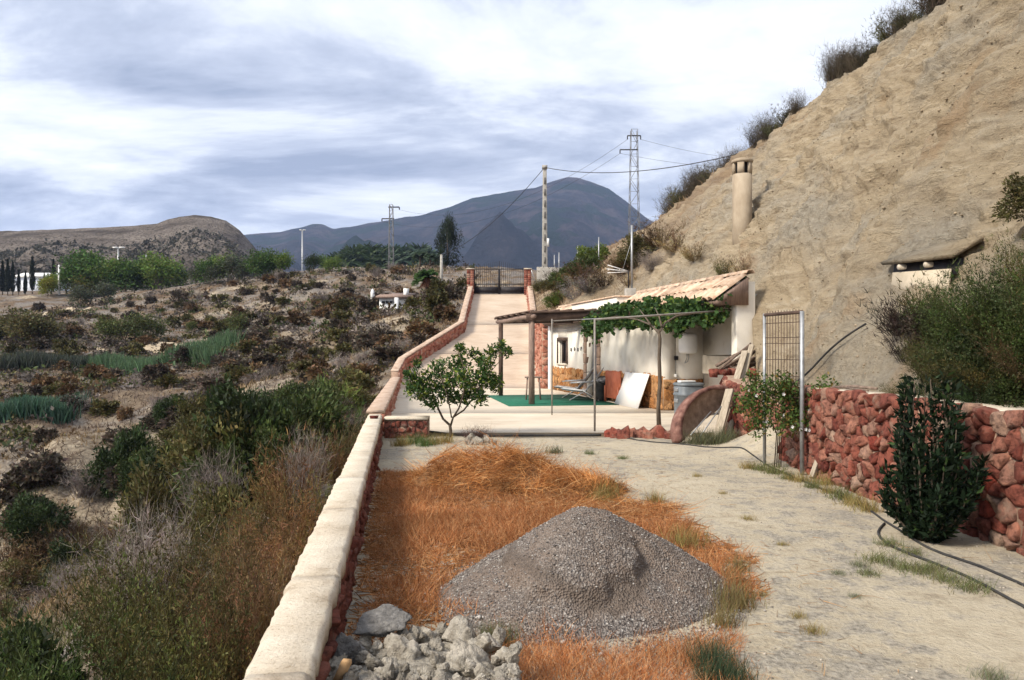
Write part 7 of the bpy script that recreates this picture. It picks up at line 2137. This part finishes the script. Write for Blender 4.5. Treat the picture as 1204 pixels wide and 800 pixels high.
for px, yt in ((416, 294), (428, 291), (440, 290), (452, 292), (472, 291), (483, 289), (494, 296), (506, 298)):
    palm(px, 314, yt, (0.045, 0.07, 0.028) if px < 465 else (0.07, 0.105, 0.065), 'spiky palm in the row on the ridge before the mountain', 2.1, ym, 'palms on the ridge')

# scrub dotting the brown hill: thousands, far away, one mass
q = HILL_V[:, :108].reshape(-1, 3)
q = q[(q[:, 0] > -420) & (q[:, 0] < -70)]
q = q[rng.integers(0, len(q), 14000)] + rng.normal(0, 0.9, (14000, 3)) * [1, 1, 0]
per = 7; sz = 0.45 + 1.6 * rng.random(len(q)) ** 2
p = np.repeat(q, per, 0) + rng.normal(0, 0.45, (len(q) * per, 3)) * np.repeat(sz, per)[:, None] + [0, 0, 0.3]
v, f = leaves(p, np.repeat(sz, per) * 0.9, 0.7)
c = np.repeat(np.array([[0.045, 0.042, 0.028]]) * rng.uniform(0.6, 1.6, (len(q), 1)), per * 4, 0)
tag(obj('hill_scrub', v, f, M['leaf'], cols=c), 'dark scrub dotting the brown rounded hill', 'scrub', None, 'stuff')
# ================================================================== GROUND COVER IN THE YARD
def in_poly(x, y, poly):
    poly = np.array(poly); ins = np.zeros(len(x), bool)
    for i in range(len(poly)):
        x1, y1 = poly[i]; x2, y2 = poly[(i + 1) % len(poly)]
        c = ((y1 > y) != (y2 > y)) & (x < (x2 - x1) * (y - y1) / (y2 - y1 + 1e-12) + x1)
        ins ^= c
    return ins
patch = [tuple(G(*p)[:2]) for p in ((372, 790), (392, 735), (412, 655), (432, 572), (452, 553), (520, 556), (640, 575), (700, 592), (778, 600), (832, 628), (872, 655), (866, 705), (838, 716), (700, 690), (560, 740), (480, 760), (440, 790))]
patch[0] = (wall_x(3.9) + 0.16, 3.9); patch[1] = (wall_x(4.6) + 0.16, 4.6)
strip = [tuple(G(*p)[:2]) for p in ((585, 764), (640, 757), (700, 764), (780, 764), (850, 752), (884, 790), (900, 840), (560, 840))]
def grass_at(n, box, dens, h0, h1, wid, label, colr, name='dry_grass', lean=0.45, seed=0):
    r = np.random.default_rng(seed)
    x = r.uniform(box[0], box[1], n); y = r.uniform(box[2], box[3], n)
    k = dens(x, y) > r.random(n)
    x, y = x[k], y[k]; n = len(x)
    z = np.maximum(yard_z(x, y), np.where(np.hypot(x - gc[0], y - gc[1]) < 1.1, heap_z(x, y), -1))
    tuft = vnoise(x, y, 5.5, 2) * 0.6 + vnoise(x, y, 1.6, 4) * 0.6
    d = np.stack([r.normal(0, lean, n) + 0.5 * (vnoise(x, y, 3, 7) - 0.5), r.normal(0, lean, n) + 0.5 * (vnoise(x, y, 3, 8) - 0.5), np.ones(n)], -1)
    L = r.uniform(h0, h1, n) * (0.5 + tuft) * np.clip(0.45 + (x - wall_x(y)) * 0.9, 0.5, 1)
    v, f, m = strands(np.c_[x, y, z - 0.01], d, L, wid, 3, 0.4, 0.35, r)
    pal = np.array([[0.44, 0.19, 0.072], [0.37, 0.14, 0.05], [0.52, 0.29, 0.14], [0.25, 0.095, 0.038]])
    c = pal[r.integers(0, 4, n)] * (0.75 + 0.5 * vnoise(x, y, 2.2, 11))[:, None] * r.uniform(0.8, 1.2, (n, 1)) if colr is None else np.array([colr]) * r.uniform(0.6, 1.4, (n, 1))
    return tag(obj(name, v, f, M['straw'], cols=np.repeat(c, m, 0)), label, 'grass', None, 'stuff')
def edge_soft(x, y, poly, s=0.12):
    j = s * np.array([fbm(x, y, 2.5, 3, 1), fbm(x, y, 2.5, 3, 2)]) * 5 + rng.normal(0, 0.07, (2, len(x)))
    return in_poly(x + j[0], y + j[1], poly)
heap_r = lambda x, y: np.hypot(x - gc[0], (y - gc[1]) * 1.05)
grass_at(190000, (-2.2, 2.0, 3.8, 10.6), lambda x, y: (edge_soft(x, y, patch) & (heap_r(x, y) > 0.93 + 0.1 * fbm(x, y, 3, 2, 3)) & (x > wall_x(y) + 0.17)) * np.clip(0.25 + 1.3 * vnoise(x, y, 1.7, 6), 0.3, 1), 0.03, 0.125, 0.0042, 'orange dry grass filling the strip beside the low wall', None, seed=1, lean=0.85)
grass_at(26000, (-0.15, 1.3, 3.0, 4.6), lambda x, y: (edge_soft(x, y, strip, 0.08) & (heap_r(x, y) > 0.9)) * 0.9, 0.03, 0.12, 0.0036, 'orange dry grass in front of the gravel heap', None, seed=2, lean=0.8)
# sparse straw lying about the yard
r = np.random.default_rng(3)
n = 2600
x = r.uniform(-1.9, 4.0, n); y = 3.2 + 11 * r.random(n)
k = (fbm(x, y, 1.1, 4, 33) > 0.07) & (x > wall_x(y) + 0.2) & (x < np.interp(y, [3, 6.5, 14], [4.6, 3.8, 3.5]))
x, y = x[k], y[k]; n = len(x)
v, f, m = strands(np.c_[x, y, yard_z(x, y) + 0.006], np.stack([r.normal(size=n), r.normal(size=n), 0.12 * r.random(n)], -1), r.uniform(0.05, 0.2, n), 0.005, 2, 0.4, 0.15, r)
tag(obj('straw_litter', v, f, M['straw'], cols=np.repeat(np.array([[0.36, 0.22, 0.11]]) * r.uniform(0.4, 1.4, (n, 1)), m, 0)), 'bits of straw littering the dirt yard', 'straw', None, 'stuff')

n = 30000
x = r.uniform(-2.1, 2.0, n); y = r.uniform(3.9, 10.5, n)
k = edge_soft(x, y, patch) & (heap_r(x, y) > 0.97) & (x > wall_x(y) + 0.14)
x, y = x[k], y[k]; n = len(x)
v, f, m = strands(np.c_[x, y, yard_z(x, y) + 0.004], np.stack([r.normal(size=n), r.normal(size=n), 0.15 * r.random(n)], -1), r.uniform(0.06, 0.2, n), 0.011, 2, 0.5, 0.1, r)
tag(obj('straw_litter', v, f, M['straw'], cols=np.repeat(np.array([[0.34, 0.165, 0.065]]) * r.uniform(0.4, 1.3, (n, 1)), m, 0)), 'matted orange straw lying under the dry grass', 'straw', None, 'stuff')
# straw heap of uprooted dry weeds
hc = np.array([0.06, 9.35])
hp_ = tag(empty('hay_heap', (hc[0], hc[1], 0)), 'heap of uprooted orange dry weeds behind the gravel heap', 'hay heap')
def hay_z(x, y):
    q1 = ((x + 0.12) / 1.05) ** 2 + ((y - 0.0) / 0.75) ** 2; q2 = ((x - 0.55) / 0.75) ** 2 + ((y + 0.35) / 0.55) ** 2; q3 = ((x + 0.75) / 0.6) ** 2 + ((y - 0.1) / 0.5) ** 2
    lump = 1 + 0.9 * fbm(x, y, 2.6, 3, 5)
    return lump * np.maximum(np.maximum(0.38 * np.clip(1 - q1, 0, 1) ** 0.8, 0.24 * np.clip(1 - q2, 0, 1) ** 0.8), 0.30 * np.clip(1 - q3, 0, 1) ** 0.8)
xs = np.linspace(-1.5, 1.5, 60); AX, AY = np.meshgrid(xs, xs * 0.7, indexing='ij')
AZ = hay_z(AX, AY) * 0.8 + 0.05 * fbm(AX, AY, 4, 3, 2) - 0.03
obj('core', np.stack([AX, AY, AZ], -1).reshape(-1, 3), grid_faces(60, 60), simple('hay_core', [(0.3, (0.10, 0.05, 0.022)), (0.6, (0.26, 0.13, 0.055))], 14, bump=0.8), hp_)
n = 15000
x = r.uniform(-1.4, 1.35, n); y = r.uniform(-0.95, 0.95, n); z = hay_z(x, y)
k = z > 0.01; x, y, z = x[k], y[k], z[k]; n = len(x)
th = 6.283 * vnoise(x, y, 2.2, 3) * 2 + r.normal(0, 0.7, n)
d = np.stack([np.cos(th), np.sin(th), r.normal(0.25, 0.4, n)], -1)
v, f, m = strands(np.c_[x, y, z * r.uniform(0.8, 1.05, n)], d, r.uniform(0.12, 0.42, n), r.choice([0.004, 0.006, 0.010], n, p=[0.6, 0.33, 0.07]), 4, 0.9, 0.55, r, 0.15)
pal = np.array([[0.42, 0.18, 0.055], [0.34, 0.135, 0.04], [0.50, 0.27, 0.11], [0.22, 0.09, 0.035], [0.50, 0.32, 0.16]])
c = pal[r.choice(5, n, p=[0.36, 0.26, 0.18, 0.13, 0.07])] * r.uniform(0.7, 1.25, (n, 1)) * (0.45 + 1.05 * vnoise(x, y, 3.5, 9))[:, None]
tag(obj('straw', v, f, M['straw'], hp_, cols=np.repeat(c, m, 0)), kind='stuff')
# thin flattened tail of the heap
n = 7000
x = r.uniform(0.1, 1.9, n); y = r.uniform(6.4, 9.2, n)
k = edge_soft(x, y, [tuple(G(*p)[:2]) for p in ((560, 600), (640, 585), (700, 575), (720, 590), (790, 598), (800, 608), (700, 612))], 0.1)
x, y = x[k], y[k]; n = len(x)
v, f, m = strands(np.c_[x, y, yard_z(x, y) + 0.02 * r.random(n)], np.stack([r.normal(0.4, 1, n), r.normal(size=n), 0.25 * r.random(n)], -1), r.uniform(0.1, 0.35, n), 0.006, 3, 0.7, 0.2, r)
tag(obj('straw_litter', v, f, M['straw'], cols=np.repeat(pal[r.integers(0, 5, n)] * r.uniform(0.7, 1.25, (n, 1)), m, 0)), 'flattened straw spilling off the hay heap onto the yard', 'straw', None, 'stuff')
# dark root bundle and rocks by the lemon tree
bush('twig0', -0.62, 13.75, 0.02, 0.30, 0.42, (0.10, 0.06, 0.05), 'dark tangle of dead roots at the foot of the lemon tree', None, 'root bundle', 'root_bundle')
for k, (px, py, s) in enumerate(((553, 520, 0.17), (562, 521, 0.12), (573, 519, 0.10), (580, 521, 0.08))):
    p = G(px, py, 0.03)
    tag(link('grey_rock', rocks[k], None, (p[0], p[1], 0.05), tuple(rng.uniform(0, 6, 3)), (s, s * 0.8, s * 0.6)), 'grey rock lying by the pipe right of the lemon tree', 'rock', 'rocks by the lemon tree')
for k, (px, py, s) in enumerate(((1197, 467, 0.16), (1168, 474, 0.13), (1180, 478, 0.10), (1150, 474, 0.09))):
    p = P(px, py, 7.6 + 0.15 * k)
    tag(link('grey_rock', rocks[k + 3], None, (p[0], p[1], 1.17), tuple(rng.uniform(0, 6, 3)), (s, s * 0.8, s * 0.7)), 'rounded rock resting on the pale top of the red stone wall', 'rock', 'rocks on the red wall')
a_ = np.array([4.06, 9.9, 1.16]); b_ = np.array([4.2, 9.0, 1.19])
tag(MB().tube([a_ - a_, (b_ - a_) / 2 + [0, 0, 0.015], b_ - a_], [0.02, 0.025, 0.015], 6).build('stick', M['branch'], loc=tuple(a_)), 'long bent dry stick lying on top of the red stone wall', 'stick')
a_ = np.array([4.10, 9.6, 1.165]); b_ = np.array([4.05, 8.9, 1.17])
tag(MB().tube([a_ - a_, b_ - a_], [0.016, 0.012], 6).build('stick', M['branch'], loc=tuple(a_)), 'short thin dry stick lying on top of the red stone wall', 'stick')

# weed tufts
def tuft_mesh(seed, n, h, spread, w=0.005):
    r = np.random.default_rng(seed)
    a = r.random(n) * 6.283
    base = np.stack([r.normal(0, spread * 0.35, n), r.normal(0, spread * 0.35, n), np.zeros(n)], -1)
    v, f, m = strands(base, np.stack([np.cos(a) * 0.8 * r.random(n), np.sin(a) * 0.8 * r.random(n), np.ones(n)], -1), h * r.uniform(0.4, 1.1, n), w, 3, 0.5, 0.4, r)
    return mesh_data('weed_tuft', v, f, M['leaf'], cols=tint(n, m, (1, 1, 1), 0.4, 0.15, r))
tf = [tuft_mesh(s, 220, 0.2, 0.2) for s in range(3)]
def tuft(px, py, s, c, label, group, h=1.0):
    p = G(px, py, 0.01)
    o = link('weed_tuft', tf[rng.integers(3)], None, (p[0], p[1], float(yard_z(p[0], p[1])) - 0.01), (0, 0, rng.uniform(0, 6)), (s, s, s * h)); o.color = (*c, 1)
    tag(o, label, 'weeds', group)
GT = (0.10, 0.13, 0.045); YT = (0.26, 0.20, 0.07)
for px, py, s, c in ((651, 532, 1.1, (0.09, 0.10, 0.05)), (693, 533, 0.7, GT), (732, 538, 0.6, GT)): tuft(px, py, s, c, 'small green weed tuft on the bare dirt between pipe and hay heap', 'weeds on the dirt', 0.7)
for px, py, s, c in ((712, 585, 1.3, (0.22, 0.17, 0.06)), (705, 590, 1.0, YT), (770, 590, 0.8, YT), (722, 578, 0.7, (0.28, 0.15, 0.05)), (808, 642, 1.1, YT)): tuft(px, py, s, c, 'yellowish weed tuft at the edge of the straw', 'weeds by the straw')
for px, py in ((862, 690), (870, 712), (868, 672), (850, 735), (852, 715)): tuft(px, py, rng.uniform(0.6, 1.0), (0.20, 0.16, 0.07), 'dry weed at the yard side of the gravel heap', 'weeds by the gravel heap', 1.3)
for px, py in ((828, 785), (835, 800), (850, 800), (865, 806), (842, 778)): tuft(px, py, rng.uniform(0.6, 0.9), (0.05, 0.075, 0.04), 'dark green weed at the corner of the grass before the gravel', 'green weeds before the gravel', 1.2)
for px, py in ((1035, 660), (1060, 668), (1045, 640), (1080, 672), (1070, 650), (1110, 680), (1140, 690), (1020, 675), (1095, 668)): tuft(px, py, rng.uniform(0.6, 1.0), (0.14, 0.15, 0.06), 'low grass tuft by the hose under the dark shrub', 'grass tufts under the shrub', 0.6)
for px, py in ((895, 552), (910, 556), (925, 562), (940, 565), (955, 572), (975, 578), (990, 585), (1005, 592), (880, 550), (1020, 600), (968, 568)): tuft(px, py, rng.uniform(0.7, 1.2), (0.13, 0.14, 0.05) if rng.random() < 0.6 else YT, 'grass tuft along the foot of the red stone wall', 'grass along the red wall', 0.8)
for px, py in ((820, 522), (832, 523), (845, 524), (856, 522)): tuft(px, py, 1.7, (0.10, 0.105, 0.055), 'bushy grey-green weed at the foot of the leaning planks', 'weeds under the planks', 0.9)
for px, py, c in ((480, 522, GT), (492, 520, GT), (500, 524, (0.07, 0.12, 0.03)), (470, 524, YT), (510, 522, YT), (523, 520, YT)): tuft(px, py, 1.2, c, 'green weed between stub wall and lemon tree', 'weeds by the stub wall', 0.9)
for px, py, s in ((955, 742, 0.5), (938, 725, 0.4), (985, 675, 0.4), (1010, 665, 0.5), (1165, 795, 0.6), (1005, 700, 0.35), (920, 640, 0.4), (895, 700, 0.35), (880, 610, 0.5), (820, 560, 0.5), (850, 580, 0.4)):
    tuft(px, py, s, YT if px < 960 else (0.16, 0.17, 0.10), 'tiny dry weed on the open pale dirt', 'tiny weeds on the yard', 0.7)
for px, py in ((573, 760), (580, 766), (590, 758)): tuft(px, py, 0.6, (0.12, 0.13, 0.06), 'little green weed between rubble heap and gravel heap', 'weeds by the rubble', 1.3)

# ---- the air: thin haze that fades the far ridges
hz_m = bpy.data.materials.new('haze'); hz_m.use_nodes = True
nt = hz_m.node_tree; nt.nodes.clear()
ho = nt.nodes.new('ShaderNodeOutputMaterial'); pv = nt.nodes.new('ShaderNodeVolumePrincipled')
pv.inputs['Color'].default_value = (0.50, 0.65, 1.0, 1)
pv.inputs['Density'].default_value = HAZE_D = 0.00014
pv.inputs['Anisotropy'].default_value = 0.2
nt.links.new(pv.outputs[0], ho.inputs['Volume'])
hzo = MB().box((-3300, -600, -60), (3300, 4300, 640)).build('haze', hz_m)
tag(hzo, 'faint blue haze in the air of the valley', 'haze', None, 'stuff')
